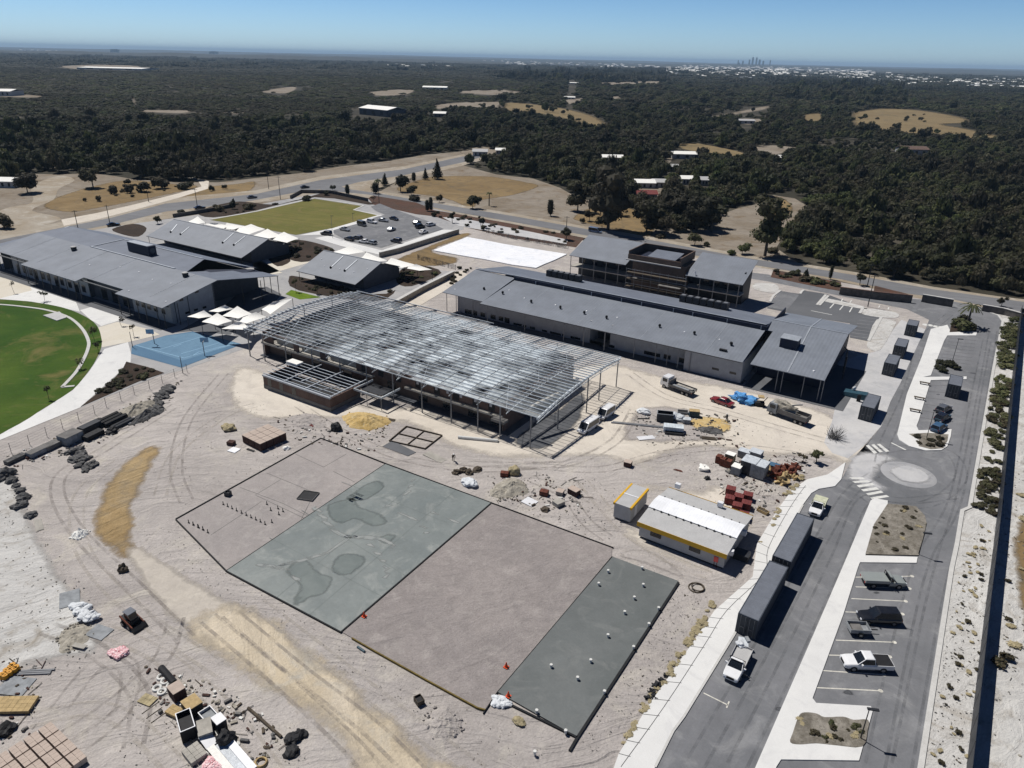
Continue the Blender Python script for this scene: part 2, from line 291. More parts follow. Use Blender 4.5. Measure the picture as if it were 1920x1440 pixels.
M['rut_pale'] = ground_mat('pale_rut', A(214, 206, 194), A(204, 196, 186), None, 0.2, 1.0, None, 0, 0.6)
veil('rut', 'rut_src', .42); veil('rut_light', 'rut_pale', .45); veil('fence_mesh', 'mesh_steel', .5)
M['oil'] = mat('oil_stain', A(84, 86, 90), 0.6, 0.2, 1.0, kind='pos'); M['tyremark_src'] = mat('tyre_mark', A(100, 102, 106), 0.85, 0.2, 1.0, kind='pos'); veil('tyremark', 'tyremark_src', .3)

# ------------------------------------------------------------------ mesh builder
def ico(sub):
    b = bmesh.new(); bmesh.ops.create_icosphere(b, subdivisions=sub, radius=1.0)
    vs = [tuple(v.co) for v in b.verts]; fs = [tuple(v.index for v in f.verts) for f in b.faces]; b.free(); return vs, fs
ICO1, ICO2, ICO3 = ico(1), ico(2), ico(3)
class MB:
    def __init__(s): s.v = []; s.f = []; s.mi = []; s.m = 0; s.T = None
    def pt(s, p): 
        if s.T is not None: p = s.T @ Vector(p)
        s.v.append((p[0], p[1], p[2])); return len(s.v) - 1
    def face(s, idx): s.f.append(tuple(idx)); s.mi.append(s.m)
    def poly(s, pts): s.face([s.pt(p) for p in pts]); return s
    def box(s, x0, y0, z0, x1, y1, z1, m=None):
        if m is not None: s.m = m
        i = [s.pt(p) for p in ((x0, y0, z0), (x1, y0, z0), (x1, y1, z0), (x0, y1, z0), (x0, y0, z1), (x1, y0, z1), (x1, y1, z1), (x0, y1, z1))]
        for f in ((3, 2, 1, 0), (4, 5, 6, 7), (0, 1, 5, 4), (1, 2, 6, 5), (2, 3, 7, 6), (3, 0, 4, 7)): s.face([i[k] for k in f])
        return s
    def obox(s, c, sx, sy, sz, rz=0.0, tilt=0.0):
        o = s.T; t = Matrix.Translation(c) @ Matrix.Rotation(rz, 4, 'Z') @ Matrix.Rotation(tilt, 4, 'Y')
        s.T = t if o is None else o @ t; s.box(-sx / 2, -sy / 2, 0, sx / 2, sy / 2, sz); s.T = o; return s
    def beam(s, p, q, w, h):
        p, q = Vector(p), Vector(q); d = (q - p).normalized()
        side = d.cross(Vector((0, 0, 1)))
        side = Vector((1, 0, 0)) if side.length < 1e-4 else side.normalized()
        up = side.cross(d).normalized(); a, b = side * w / 2, up * h / 2
        i = [s.pt(x) for x in (p - a - b, p + a - b, p + a + b, p - a + b, q - a - b, q + a - b, q + a + b, q - a + b)]
        for f in ((0, 3, 2, 1), (4, 5, 6, 7), (0, 1, 5, 4), (1, 2, 6, 5), (2, 3, 7, 6), (3, 0, 4, 7)): s.face([i[k] for k in f])
        return s
    def tube(s, p, q, r, r2=None, n=7, cap=True):
        r2 = r if r2 is None else r2
        p, q = Vector(p), Vector(q); d = (q - p).normalized(); a = d.orthogonal().normalized(); b = d.cross(a)
        A0 = [s.pt(p + (a * math.cos(k * 6.2832 / n) + b * math.sin(k * 6.2832 / n)) * r) for k in range(n)]
        B0 = [s.pt(q + (a * math.cos(k * 6.2832 / n) + b * math.sin(k * 6.2832 / n)) * r2) for k in range(n)]
        for k in range(n): s.face((A0[k], A0[(k + 1) % n], B0[(k + 1) % n], B0[k]))
        if cap: s.face(A0[::-1]); s.face(B0)
        return s
    def path(s, pts, r, n=6):
        for a, b in zip(pts[:-1], pts[1:]): s.tube(a, b, r, None, n)
        return s
    def prism(s, poly, z0, z1, bottom=False):
        n = len(poly)
        ar = sum(poly[i][0] * poly[(i + 1) % n][1] - poly[(i + 1) % n][0] * poly[i][1] for i in range(n))
        if ar < 0: poly = poly[::-1]
        b = [s.pt((p[0], p[1], z0)) for p in poly]; t = [s.pt((p[0], p[1], z1)) for p in poly]
        for k in range(n): s.face((b[k], b[(k + 1) % n], t[(k + 1) % n], t[k]))
        s.face(t)
        if bottom: s.face(b[::-1])
        return s
    def loft(s, rings, cap=True, closed=True):
        ids = [[s.pt(p) for p in r] for r in rings]; n = len(rings[0])
        for a, b in zip(ids[:-1], ids[1:]):
            for k in range(n if closed else n - 1): s.face((a[k], a[(k + 1) % n], b[(k + 1) % n], b[k]))
        if cap: s.face(ids[0][::-1]); s.face(ids[-1])
        return s
    def blob(s, c, rad, seed=0, amt=0.25, sub=2, freq=1.3, zmin=None):
        vs, fs = (ICO1, ICO2, ICO3)[sub - 1]; base = len(s.v)
        for v in vs:
            q = Vector(v); sd = Vector((seed * 3.7, seed * 1.3, seed * 2.1)); k = 1 + amt * (noise.noise(q * freq + sd) * 2 + noise.noise(q * freq * 3.1 + sd) * .8)
            p = [c[i] + v[i] * rad[i] * k for i in range(3)]
            if zmin is not None: p[2] = max(p[2], zmin)
            s.pt(p)
        for f in fs: s.face([base + k for k in f])
        return s
    def torus(s, c, R0, r, n=14, k=7, tilt=None):
        ids = []
        for i in range(n):
            a = i * 6.2832 / n; ring = []
            for j in range(k):
                b = j * 6.2832 / k; p = Vector(((R0 + r * math.cos(b)) * math.cos(a), (R0 + r * math.cos(b)) * math.sin(a), r * math.sin(b)))
                if tilt is not None: p = tilt @ p
                ring.append(s.pt(p + Vector(c)))
            ids.append(ring)
        for i in range(n):
            for j in range(k): s.face((ids[i][j], ids[(i + 1) % n][j], ids[(i + 1) % n][(j + 1) % k], ids[i][(j + 1) % k]))
        return s
    def mesh(s, name, mats, smooth=False):
        me = bpy.data.meshes.new(name); me.from_pydata(s.v, [], s.f)
        for x in (mats if isinstance(mats, (list, tuple)) else [mats]): me.materials.append(M[x] if isinstance(x, str) else x)
        me.polygons.foreach_set('material_index', s.mi)
        if smooth: me.polygons.foreach_set('use_smooth', [True] * len(s.f))
        me.update(); return me
    def build(s, name, mats, parent=None, loc=None, rz=0.0, smooth=False):
        return link(name, s.mesh(name, mats, smooth), parent, loc, rz)
def link(name, me, parent=None, loc=None, rz=0.0):
    o = bpy.data.objects.new(name, me); COL.objects.link(o)
    if parent is not None: o.parent = parent
    if loc is not None: o.location = loc
    if rz: o.rotation_euler = (0, 0, rz)
    return o
def tag(o, label, cat, group=None):
    o['label'] = label; o['category'] = cat
    if group: o['group'] = group
    return o
def thing(name, label, cat, loc, rz=0.0, group=None):
    o = bpy.data.objects.new(name, None); COL.objects.link(o); o.location = (loc[0], loc[1], loc[2] if len(loc) > 2 else 0.0); o.rotation_euler = (0, 0, rz)
    o.empty_display_size = 0.5
    return tag(o, label, cat, group)
def dup(root, loc, rz=0.0, label=None, group=None, scale=None):
    r = root.copy(); COL.objects.link(r); r.location = loc; r.rotation_euler = (0, 0, rz)
    if label: r['label'] = label
    if group: r['group'] = group
    if scale: r.scale = scale if isinstance(scale, tuple) else (scale,) * 3
    for ch in list(root.children):
        c = ch.copy(); COL.objects.link(c); c.parent = r
        for g in ch.children:
            d = g.copy(); COL.objects.link(d); d.parent = c
    return r
def struct(name, mb, mats, smooth=False):
    o = mb.build(name, mats, smooth=smooth); o['kind'] = 'structure'; return o
def sheet(name, px, z, m, n=0, closed=True, raw=False):        # a flat area of ground outlined on the photo
    pts = px if raw else GP(spline(px, n, True) if n else px)
    return struct(name, MB().poly([(x, y, z) for x, y in (pts if area2(pts) > 0 else pts[::-1])]), m)
def soft(name, px, z, m, d=2.5, n=5):              # a patch of ground that thins out towards its edge
    P = GP(spline(px, n, True) if n else px); A_ = np.array(P); lo, hi = A_.min(0) - 1, A_.max(0) + 1; c = max(.8, float((hi - lo).max()) / 110)
    nx, ny = int((hi[0] - lo[0]) / c) + 2, int((hi[1] - lo[1]) / c) + 2; X, Y = np.meshgrid(lo[0] + np.arange(nx) * c, lo[1] + np.arange(ny) * c); X, Y = X.ravel(), Y.ravel(); D = np.full(len(X), 1e9); ins = np.zeros(len(X), bool)
    for i in range(len(P)):
        p, q = A_[i - 1], A_[i]; e = q - p; t = np.clip(((X - p[0]) * e[0] + (Y - p[1]) * e[1]) / max(1e-9, e @ e), 0, 1); D = np.minimum(D, np.hypot(X - p[0] - t * e[0], Y - p[1] - t * e[1]))
        if p[1] != q[1]: ins ^= ((q[1] > Y) != (p[1] > Y)) & (X < (p[0] - q[0]) * (Y - q[1]) / (p[1] - q[1]) + q[0])
    S = np.where(ins, D, -D) / d; ix = np.full(len(X), -1); mb = MB(); val = []
    for j in range(ny - 1):
        for i in range(nx - 1):
            k = [j * nx + i, j * nx + i + 1, (j + 1) * nx + i + 1, (j + 1) * nx + i]
            if not ins[k].any(): continue
            for v in k:
                if ix[v] < 0: ix[v] = mb.pt((X[v], Y[v], z)); val.append(float(max(-.6, min(1, S[v]))))
            mb.face([int(ix[v]) for v in k])
    o = mb.build(name, [soft_mat(m)]); o['kind'] = 'structure'
    at = o.data.attributes.new('edge', 'FLOAT', 'POINT'); at.data.foreach_set('value', val); return o
def area2(p): return sum(p[i][0] * p[(i + 1) % len(p)][1] - p[(i + 1) % len(p)][0] * p[i][1] for i in range(len(p)))
def raised(name, px, z0, z1, mats, n=0, raw=False):
    pts = px if raw else GP(spline(px, n, True) if n else px)
    return struct(name, MB().prism(pts, z0, z1), mats)
def ribbon_pts(line, wd):
    P = [Vector((x, y, 0)) for x, y in line]; Lp, Rp = [], []
    for i, p in enumerate(P):
        d = (P[min(i + 1, len(P) - 1)] - P[max(i - 1, 0)]).normalized(); s = Vector((-d.y, d.x, 0)) * wd / 2
        Lp.append(p + s); Rp.append(p - s)
    return Lp, Rp
def ribbon(mb, line, wd, z):
    Lp, Rp = ribbon_pts(line, wd)
    for i in range(len(line) - 1):
        mb.poly([(Rp[i].x, Rp[i].y, z), (Rp[i + 1].x, Rp[i + 1].y, z), (Lp[i + 1].x, Lp[i + 1].y, z), (Lp[i].x, Lp[i].y, z)])
    return mb
def kerb_line(mb, line, wd, z0, z1):
    Lp, Rp = ribbon_pts(line, wd)
    for i in range(len(line) - 1):
        a, b, c, d = Rp[i], Rp[i + 1], Lp[i + 1], Lp[i]
        q = [mb.pt((p.x, p.y, z)) for z in (z0, z1) for p in (a, b, c, d)]
        for f in ((4, 5, 6, 7), (0, 1, 5, 4), (2, 3, 7, 6), (1, 2, 6, 5), (3, 0, 4, 7)): mb.face([q[k] for k in f])
    return mb

# ------------------------------------------------------------------ plants
def leafy(mb, blobs, n, size, rng, m=0):
    mb.m = m; tot = sum(b[1][0] * b[1][1] for b in blobs)
    for c, r in blobs:
        for _ in range(max(6, int(n * r[0] * r[1] / tot))):
            u = rng.uniform(-0.75, 1); a = rng.uniform(0, 6.2832); q = math.sqrt(max(0, 1 - u * u)); k = rng.uniform(0.72, 1.12)
            p = Vector((c[0] + r[0] * q * math.cos(a) * k, c[1] + r[1] * q * math.sin(a) * k, c[2] + r[2] * u * k))
            nrm = (Vector((q * math.cos(a), q * math.sin(a), u + 0.35)) + Vector((rng.gauss(0, .5), rng.gauss(0, .5), rng.gauss(0, .5)))).normalized()
            t1 = nrm.orthogonal().normalized(); t2 = nrm.cross(t1); an = rng.uniform(0, 6.28); s = size * rng.uniform(0.6, 1.4)
            e1 = (t1 * math.cos(an) + t2 * math.sin(an)) * s; e2 = (t2 * math.cos(an) - t1 * math.sin(an)) * s * rng.uniform(0.5, 0.9)
            mb.poly([p - e1, p - e2 * 0.8 + e1 * 0.1, p + e1, p + e2])
def crown_mesh(seed, rad, h0, h1, n=420, size=0.32, nb=9, mats=('leaf', 'leaf_dark'), core=True, flat=1.0, zr=(-.5, .55)):
    rng = random.Random(seed); mb = MB(); bl = []
    hc, hr = (h0 + h1) / 2, (h1 - h0) / 2
    for k in range(nb):
        a = rng.uniform(0, 6.28); d = rng.uniform(0.15, 0.72) * rad; br = rad * rng.uniform(0.34, 0.52)
        z = hc + hr * rng.uniform(*zr)
        bl.append(((d * math.cos(a), d * math.sin(a), z), (br, br, min(hr * 0.62, br) * rng.uniform(0.75, 1.0) * flat)))
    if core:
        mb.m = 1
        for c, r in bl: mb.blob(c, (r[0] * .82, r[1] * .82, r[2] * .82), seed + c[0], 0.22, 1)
    leafy(mb, bl, n, size, rng)
    return mb.mesh('crown', mats)
def trunk_mesh(seed, h, r, rad, limbs=4, mat='bark'):
    rng = random.Random(seed); mb = MB(); p = Vector((0, 0, -0.1)); q = Vector((rng.uniform(-.3, .3), rng.uniform(-.3, .3), h * 0.62))
    mb.tube(p, q, r, r * 0.62, 7)
    for k in range(limbs):
        a = k * 6.28 / limbs + rng.uniform(-.5, .5); s = p.lerp(q, rng.uniform(0.6, 1.0)); e = Vector((rad * .62 * math.cos(a), rad * .62 * math.sin(a), h * rng.uniform(.78, 1.0)))
        mid = s.lerp(e, .5) + Vector((0, 0, .25)); mb.tube(s, mid, r * .45, r * .3, 5); mb.tube(mid, e, r * .3, r * .12, 5)
    return mb.mesh('trunk', mat)
def tree(name, label, px, py, ptop, wpx, seed, kind='round', cat='tree', group=None, mats=('leaf', 'leaf_dark'), n=620, loc=None, h=None, rad=None):
    x, y = loc if loc else G(px, py)
    h = h or tall(px, py, ptop); rad = rad or wide(px, py, wpx) / 2
    t = thing(name, label, cat, (x, y), 0, group); sz = max(0.16, min(0.55, rad * 0.13))
    if kind == 'round': cr, tr = crown_mesh(seed, rad, h * .22, h, n, sz, 10, mats), trunk_mesh(seed, h * .8, max(.09, h * .03), rad)
    elif kind == 'tall': cr, tr = crown_mesh(seed, rad, h * .16, h, int(n * 1.5), sz, 24, mats, zr=(-.82, .78)), trunk_mesh(seed, h * .9, max(.12, h * .026), rad * .8, 6)
    elif kind == 'cone':
        rng = random.Random(seed); mb = MB(); bl = [((rng.uniform(-.1, .1) * rad, rng.uniform(-.1, .1) * rad, h * (.16 + .8 * k / 7)), (rad * (1.05 - .86 * k / 7),) * 2 + (h * .11,)) for k in range(8)]
        mb.m = 1
        for c, r in bl: mb.blob(c, (r[0] * .8, r[1] * .8, r[2] * .9), seed, .2, 1)
        leafy(mb, bl, n, sz, rng); cr, tr = mb.mesh('crown', mats), trunk_mesh(seed, h * .5, max(.06, h * .022), rad * .2, 2)
    elif kind == 'column':
        rng = random.Random(seed); mb = MB(); bl = [((0, 0, h * (.2 + .66 * k / 5)), (rad * (.75 + .35 * math.sin(3.14 * (k + .6) / 6)),) * 2 + (h * .14,)) for k in range(6)]
        mb.m = 1
        for c, r in bl: mb.blob(c, (r[0] * .8, r[1] * .8, r[2] * .9), seed, .2, 1)
        leafy(mb, bl, n, sz, rng); cr, tr = mb.mesh('crown', mats), trunk_mesh(seed, h * .5, max(.06, h * .022), rad * .2, 2)
    elif kind == 'sapling': cr, tr = crown_mesh(seed, rad, h * .5, h, max(60, n // 4), max(.10, rad * .2), 6, mats, False), trunk_mesh(seed, h * .9, .05, rad * .5, 3)
    link('crown', cr, t); link('trunk', tr, t); return t
def shrub_mesh(seed, rad, h, n=220, mats=('leaf', 'leaf_dark'), size=None):
    rng = random.Random(seed); mb = MB(); bl = []
    for k in range(6):
        a = rng.uniform(0, 6.28); d = rng.uniform(0.1, .62) * rad; br = rad * rng.uniform(.38, .6)
        bl.append(((d * math.cos(a), d * math.sin(a), h * rng.uniform(.32, .62)), (br, br, h * rng.uniform(.3, .42))))
    mb.m = 1
    for c, r in bl: mb.blob(c, (r[0] * .8, r[1] * .8, r[2] * .85), seed, .25, 1, zmin=-.02)
    leafy(mb, bl, n, size or max(.10, rad * .16), rng); return mb.mesh('shrub', mats)
def shrub(name, label, px, py, ptop, wpx, seed, cat='shrub', group=None, mats=('leaf', 'leaf_dark'), n=260, loc=None, h=None, rad=None):
    x, y = loc if loc else G(px, py); h = h or max(.3, tall(px, py, ptop)); rad = rad or wide(px, py, wpx) / 2
    o = link(name, shrub_mesh(seed, rad, h, n, mats), None, (x, y, 0)); return tag(o, label, cat, group)

# ------------------------------------------------------------------ vehicles (front along +X, standing on z = 0)
def wheels(t, xs, half, r, wd=0.22):
    for x in xs:
        for s in (-1, 1):
            mb = MB(); mb.m = 0; mb.tube((0, -wd / 2, 0), (0, wd / 2, 0), r, None, 14)
            wh = mb.build('wheel', ['tyre'], t, (x, s * (half - wd / 2), r))
            m2 = MB(); m2.tube((0, s * wd * .3, 0), (0, s * (wd / 2 + .012), 0), r * .62, r * .55, 10); m2.build('rim', 'rim', wh)
def ring(x, zb, zt, w):
    h = zt - zb; return [(x, -w * .90, zb), (x, -w, zb + h * .35), (x, -w, zt - h * .22), (x, -w * .90, zt), (x, w * .90, zt), (x, w, zt - h * .22), (x, w, zb + h * .35), (x, w * .90, zb)]
def cabin(t, base, roof, z0, z1, w0, w1, paint, glass='glass', dark_roof=None):
    # base = x of tail and nose at the waist; roof = x at the roof line
    (a0, b0), (a1, b1) = base, roof
    mb = MB(); mid = (z1 + .06)
    mb.loft([[(a0, -w0, z0), (b0, -w0, z0), (b0, w0, z0), (a0, w0, z0)], [(a1, -w1, z1), (b1, -w1, z1), (b1, w1, z1), (a1, w1, z1)], [(a1 + .12, -w1 * .86, mid), (b1 - .12, -w1 * .86, mid), (b1 - .12, w1 * .86, mid), (a1 + .12, w1 * .86, mid)]])
    mb.build('roof', paint, t)
    def pane(c, nm):
        c = [Vector(p) for p in c]; n = (c[1] - c[0]).cross(c[3] - c[0]).normalized(); ct = sum(c, Vector()) / 4
        q = [ct + (p - ct) * .9 + n * .012 for p in c]
        b = MB(); b.poly(q); b.build(nm, glass, t)
    pane([(b0, -w0, z0), (b0, w0, z0), (b1, w1, z1), (b1, -w1, z1)], 'windscreen')
    pane([(a0, w0, z0), (a0, -w0, z0), (a1, -w1, z1), (a1, w1, z1)], 'rear_window')
    pane([(a0, -w0, z0), (b0, -w0, z0), (b1, -w1, z1), (a1, -w1, z1)], 'side_window')
    pane([(b0, w0, z0), (a0, w0, z0), (a1, w1, z1), (b1, w1, z1)], 'side_window')
def lights(t, xf, xr, w, z):
    for s in (-1, 1):
        MB().box(-.05, -.17, -.09, .05, .17, .09).build('headlight', 'lamp', t, (xf, s * (w - .2), z))
        MB().box(-.04, -.10, -.14, .04, .10, .14).build('tail_light', 'tail', t, (xr, s * (w - .13), z + .05))
def mirrors(t, x, w, z, paint):
    for s in (-1, 1): MB().box(-.07, -.12, -.08, .07, .12, .10).build('mirror', paint, t, (x, s * (w + .10), z))
def car(label, px, py, rz, paint, kind='sedan', group=None, cat='car', L=4.5, name='parked_car', loc=None, roofpaint=None, z=0.0):
    x, y = loc if loc else G(px, py); t = thing(name, label, cat, (x, y, z), rz, group); h = L / 2; w = .90
    hood = 1.02 if kind == 'suv' else .92
    st = [(-h, .42, .82, w * .82), (-h + .15, .30, hood - .04, w * .95), (-h * .55, .26, hood, w), (h * .4, .26, hood, w), (h - .45, .28, hood - .14, w * .96), (h - .1, .34, hood - .28, w * .88), (h, .42, .62, w * .78)]
    MB().loft([ring(*s) for s in st]).build('body', paint, t, smooth=False)
    rp = roofpaint or paint
    if kind == 'sedan': cabin(t, (-h * .72, h * .38), (-h * .40, h * .06), hood - .02, 1.40, w * .92, w * .72, rp)
    elif kind == 'hatch': cabin(t, (-h * .96, h * .42), (-h * .78, h * .10), hood - .02, 1.45, w * .93, w * .74, rp)
    elif kind == 'suv': cabin(t, (-h * .97, h * .42), (-h * .86, h * .14), hood - .02, 1.72, w * .95, w * .80, rp)
    elif kind == 'van':
        cabin(t, (-h * .99, h * .78), (-h * .97, h * .42), hood - .02, 1.98, w * .98, w * .90, rp)
    wheels(t, (-h * .60, h * .62), w + .02, .33); lights(t, h - .06, -h + .05, w * .92, .70); mirrors(t, h * .30, w, hood + .08, paint)
    return t
def ute(label, px, py, rz, paint, style='dual', tray='tub', group=None, L=5.3, name='parked_ute', cat='ute', load=None, traymat=None, loc=None):
    x, y = loc if loc else G(px, py); t = thing(name, label, cat, (x, y), rz, group); h = L / 2; w = .93
    cb = -0.24 * h if style == 'dual' else .18 * h              # back of the cab
    st = [(cb - .05, .36, 1.06, w), (h * .42, .34, 1.08, w), (h - .55, .36, 1.00, w * .97), (h - .12, .42, .92, w * .9), (h, .50, .80, w * .80)]
    MB().loft([ring(*s) for s in st]).build('body', paint, t)
    cabin(t, (cb, h * .50), (cb + .12, h * .20), 1.05, 1.72, w * .93, w * .76, paint)
    MB().box(-h + .1, -.45, .38, h - .4, .45, .55).build('chassis', 'black', t)
    if tray == 'tub':
        mb = MB(); x0, x1 = -h, cb - .07
        mb.box(x0, -w, .50, x1, -w + .09, 1.08); mb.box(x0, w - .09, .50, x1, w, 1.08); mb.box(x0, -w + .09, .50, x0 + .09, w - .09, 1.08); mb.box(x1 - .08, -w + .09, .5, x1, w - .09, 1.08)
        mb.build('tray', paint, t); MB().box(x0 + .09, -w + .09, .52, x1 - .08, w - .09, .70).build('tray_liner', 'black', t)
        if load == 'cover': MB().box(x0 + .05, -w + .05, 1.04, x1 - .03, w - .05, 1.09).build('tray_cover', 'black', t)
    else:
        mb = MB(); x0, x1 = -h, cb - .12; tm = traymat or 'offwhite'
        mb.box(x0, -w - .02, .86, x1, w + .02, .96); mb.box(x0, -w - .02, .96, x1, -w + .03, 1.20); mb.box(x0, w - .03, .96, x1, w + .02, 1.20); mb.box(x0, -w + .03, .96, x0 + .05, w - .03, 1.20)
        mb.build('tray', tm, t)
        rk = MB()
        for s in (-1, 1): rk.beam((x1, s * w * .9, .96), (x1, s * w * .9, 1.78), .06, .06)
        rk.beam((x1, -w * .93, 1.75), (x1, w * .93, 1.75), .06, .06); rk.build('headboard', 'black', t)
        if load == 'cover':
            MB().box(x0 + .04, -w, 1.20, x1 - .05, w, 1.26).build('tray_cover', traymat or 'offwhite', t)
    wheels(t, (-h * .58, h * .62), w + .02, .39, .26); lights(t, h - .08, -h + .02, w * .9, .80); mirrors(t, h * .34, w, 1.14, paint)
    MB().box(-.03, -.42, -.14, .04, .42, .14).build('grille', 'black', t, (h - .01, 0, .78))
    return t

# ================================================================== THE GROUND
o = struct('ground', MB().poly([(-45000, -3000, 0), (45000, -3000, 0), (45000, 60000, 0), (-45000, 60000, 0)]), 'scrub')
def Q(ox, oy, s, pts): return [(ox + a / s, oy + b / s) for a, b in pts]

CLEAR_L = [(-300, 520), (-300, 372), (0, 350), (60, 326), (110, 327), (170, 325), (215, 330), (250, 336), (330, 342), (410, 342), (480, 334), (560, 325), (640, 312), (720, 303), (800, 290), (870, 284), (905, 284), (900, 300), (870, 310), (760, 335), (600, 362), (480, 390), (220, 440), (0, 470)]
CLEAR_M = [(690, 372), (760, 332), (860, 308), (930, 327), (1000, 335), (1050, 352), (1085, 372), (1160, 386), (1200, 400), (1225, 428), (1330, 430), (1345, 405), (1385, 390), (1410, 385), (1450, 366), (1490, 372), (1512, 385), (1518, 405), (1475, 435), (1455, 465), (1500, 495), (1500, 500), (1400, 487), (1235, 455), (1100, 432), (960, 408), (815, 384)]
sheet('dry_ground', CLEAR_L, 0.02, 'dry_pale'); sheet('dry_ground', CLEAR_M, 0.02, 'dry_pale')
soft('dry_field', [(78, 388), (110, 368), (190, 345), (250, 338), (330, 345), (375, 350), (310, 366), (200, 388), (130, 398)], 0.04, 'dry_field')
soft('dry_field', [(380, 352), (440, 345), (480, 340), (470, 358), (400, 372), (300, 392), (200, 420), (150, 425), (200, 402), (300, 378)], 0.04, 'dry_field')
soft('dry_field', [(740, 356), (800, 333), (830, 330), (920, 331), (990, 342), (1012, 350), (965, 366), (905, 376), (885, 392), (830, 372)], 0.04, 'dry_field')
soft('dry_field', [(1072, 410), (1105, 390), (1160, 386), (1200, 398), (1228, 425), (1215, 444), (1120, 424)], 0.04, 'dry_field')
soft('dry_field', [(1440, 372), (1470, 372), (1490, 392), (1462, 420), (1436, 430)], 0.04, 'dry_field')
# far clearings in the bush
FAR_CLEAR = {
    'straw_field': [[(1588, 213), (1620, 206), (1655, 203), (1740, 208), (1818, 222), (1822, 231), (1780, 234), (1830, 243), (1905, 262), (1850, 264), (1770, 258), (1700, 250), (1600, 240)],
                    [(945, 192), (1020, 197), (1080, 207), (1130, 222), (1145, 240), (1100, 238), (1060, 225), (1000, 212), (940, 206)],
                    [(1262, 274), (1300, 268), (1350, 276), (1400, 288), (1385, 294), (1320, 288)], [(1505, 215), (1540, 212), (1545, 230), (1510, 232)]],
    'bare_ground': [[(815, 197), (860, 192), (940, 191), (942, 204), (870, 200), (820, 205)], [(1412, 276), (1440, 272), (1495, 277), (1480, 284), (1450, 291), (1418, 284)], [(690, 173), (740, 168), (780, 169), (760, 178), (700, 179)],
                    [(850, 172), (945, 168), (990, 175), (920, 178)], [(1050, 188), (1095, 184), (1092, 193), (1060, 195)], [(1310, 222), (1360, 212), (1420, 200), (1450, 197), (1440, 206), (1380, 216), (1330, 225)], [(1375, 224), (1420, 222), (1432, 228), (1400, 234)],
                    [(105, 124), (180, 121), (268, 124), (268, 132), (190, 131), (130, 129)], [(-40, 176), (0, 170), (30, 176), (85, 180), (60, 183), (0, 181)], [(245, 182), (257, 181), (257, 198), (247, 197)],
                    [(220, 207), (350, 207), (352, 211), (320, 212)], [(372, 208), (430, 210), (470, 211), (440, 213)], [(485, 172), (540, 163), (560, 165), (540, 175)], [(860, 285), (905, 275), (945, 285), (900, 296)], [(1232, 300), (1262, 292), (1258, 305), (1235, 310)],
                    [(1188, 350), (1240, 345), (1262, 355), (1230, 372), (1195, 365)], [(1455, 300), (1466, 300), (1466, 306), (1455, 306)], [(1130, 183), (1170, 180), (1168, 187), (1135, 188)], [(1122, 155), (1240, 152), (1235, 158), (1130, 159)], [(1120, 298), (1175, 296), (1170, 306), (1125, 306)]]}
for nm, L in FAR_CLEAR.items():
    for q in L:
        w_ = math.hypot(*[max(c) - min(c) for c in zip(*GP(q))]); soft(nm, q, 0.06, 'straw' if nm == 'straw_field' else 'dry_pale', max(2.0, w_ * .035), 4)

# main site sand and everything man made near it
sheet('site_ground', [(-900, 1900), (300, 2300), (1150, 1640), (1228, 1440), (1376, 1192), (1521, 923), (1640, 905), (1760, 860), (1790, 760), (1830, 600), (1790, 566), (1700, 553), (1440, 503), (1060, 446), (860, 425), (700, 470), (560, 560), (480, 640), (300, 700), (0, 816), (-900, 1180)], 0.04, 'sand')
sheet('side_ground', [(1690, 1440), (1500, 1800), (2600, 1800), (2300, 640), (1930, 575), (1880, 575), (1838, 583), (1840, 590), (1860, 602), (1840, 690), (1795, 952), (1770, 1020), (1760, 1066), (1725, 1240)], 0.03, 'sand_white')
PRECINCT = [(-500, 560), (-300, 500), (0, 462), (220, 424), (420, 396), (600, 362), (690, 372), (760, 380), (860, 402), (870, 430), (720, 480), (735, 500), (860, 510), (840, 520), (730, 580), (560, 590), (470, 650), (345, 694), (300, 704), (150, 765), (0, 822), (-500, 1010)]
sheet('school_paving', PRECINCT, 0.06, 'school_floor')

# roads
sheet('road_verge', [(-300, 560), (-300, 492), (0, 440), (200, 398), (310, 372), (480, 357), (600, 331), (720, 316), (755, 312), (865, 290), (905, 283), (905, 300), (870, 310), (760, 336), (700, 356), (815, 377), (960, 400), (1100, 425), (1235, 447), (1405, 480), (1467, 488), (1500, 494), (1607, 511), (1750, 538), (1873, 556), (1960, 566), (2300, 616), (2300, 660), (1960, 600), (1870, 584), (1700, 556), (1577, 528), (1450, 506), (1330, 488), (1095, 446), (960, 420), (855, 402), (755, 382), (620, 362), (480, 380), (225, 426), (0, 468)], 0.05, 'verge')
sheet('road', [(-300, 512), (0, 450), (207, 409), (310, 382), (480, 364), (600, 338), (720, 322), (755, 318), (865, 294), (905, 287), (905, 294), (870, 304), (755, 329), (675, 341), (640, 350), (555, 361), (480, 375), (445, 381), (310, 397), (225, 418), (0, 460), (-300, 535)], 0.08, 'asphalt_far')
sheet('road', [(610, 351), (640, 350), (655, 355), (717, 364), (815, 381), (960, 405), (1100, 430), (1235, 453), (1405, 485), (1467, 494), (1607, 517), (1750, 543), (1873, 560), (1960, 572), (2300, 625), (2300, 650), (1960, 593), (1870, 579), (1788, 562), (1703, 551), (1577, 524), (1450, 503), (1330, 484), (1230, 466), (1095, 441), (960, 416), (855, 398), (755, 377), (690, 365), (600, 356)], 0.084, 'asphalt_far')
sheet('track', [(115, 412), (180, 400), (250, 384), (330, 364), (378, 350), (372, 340), (345, 334), (352, 331), (392, 340), (390, 354), (335, 371), (255, 393), (185, 411), (120, 424)], 0.07, 'sand_pale')
sheet('track', [(0, 395), (60, 380), (60, 350), (110, 330), (140, 338), (110, 355), (100, 375), (60, 395), (115, 412), (0, 440), (-80, 450)], 0.065, 'verge', 4)

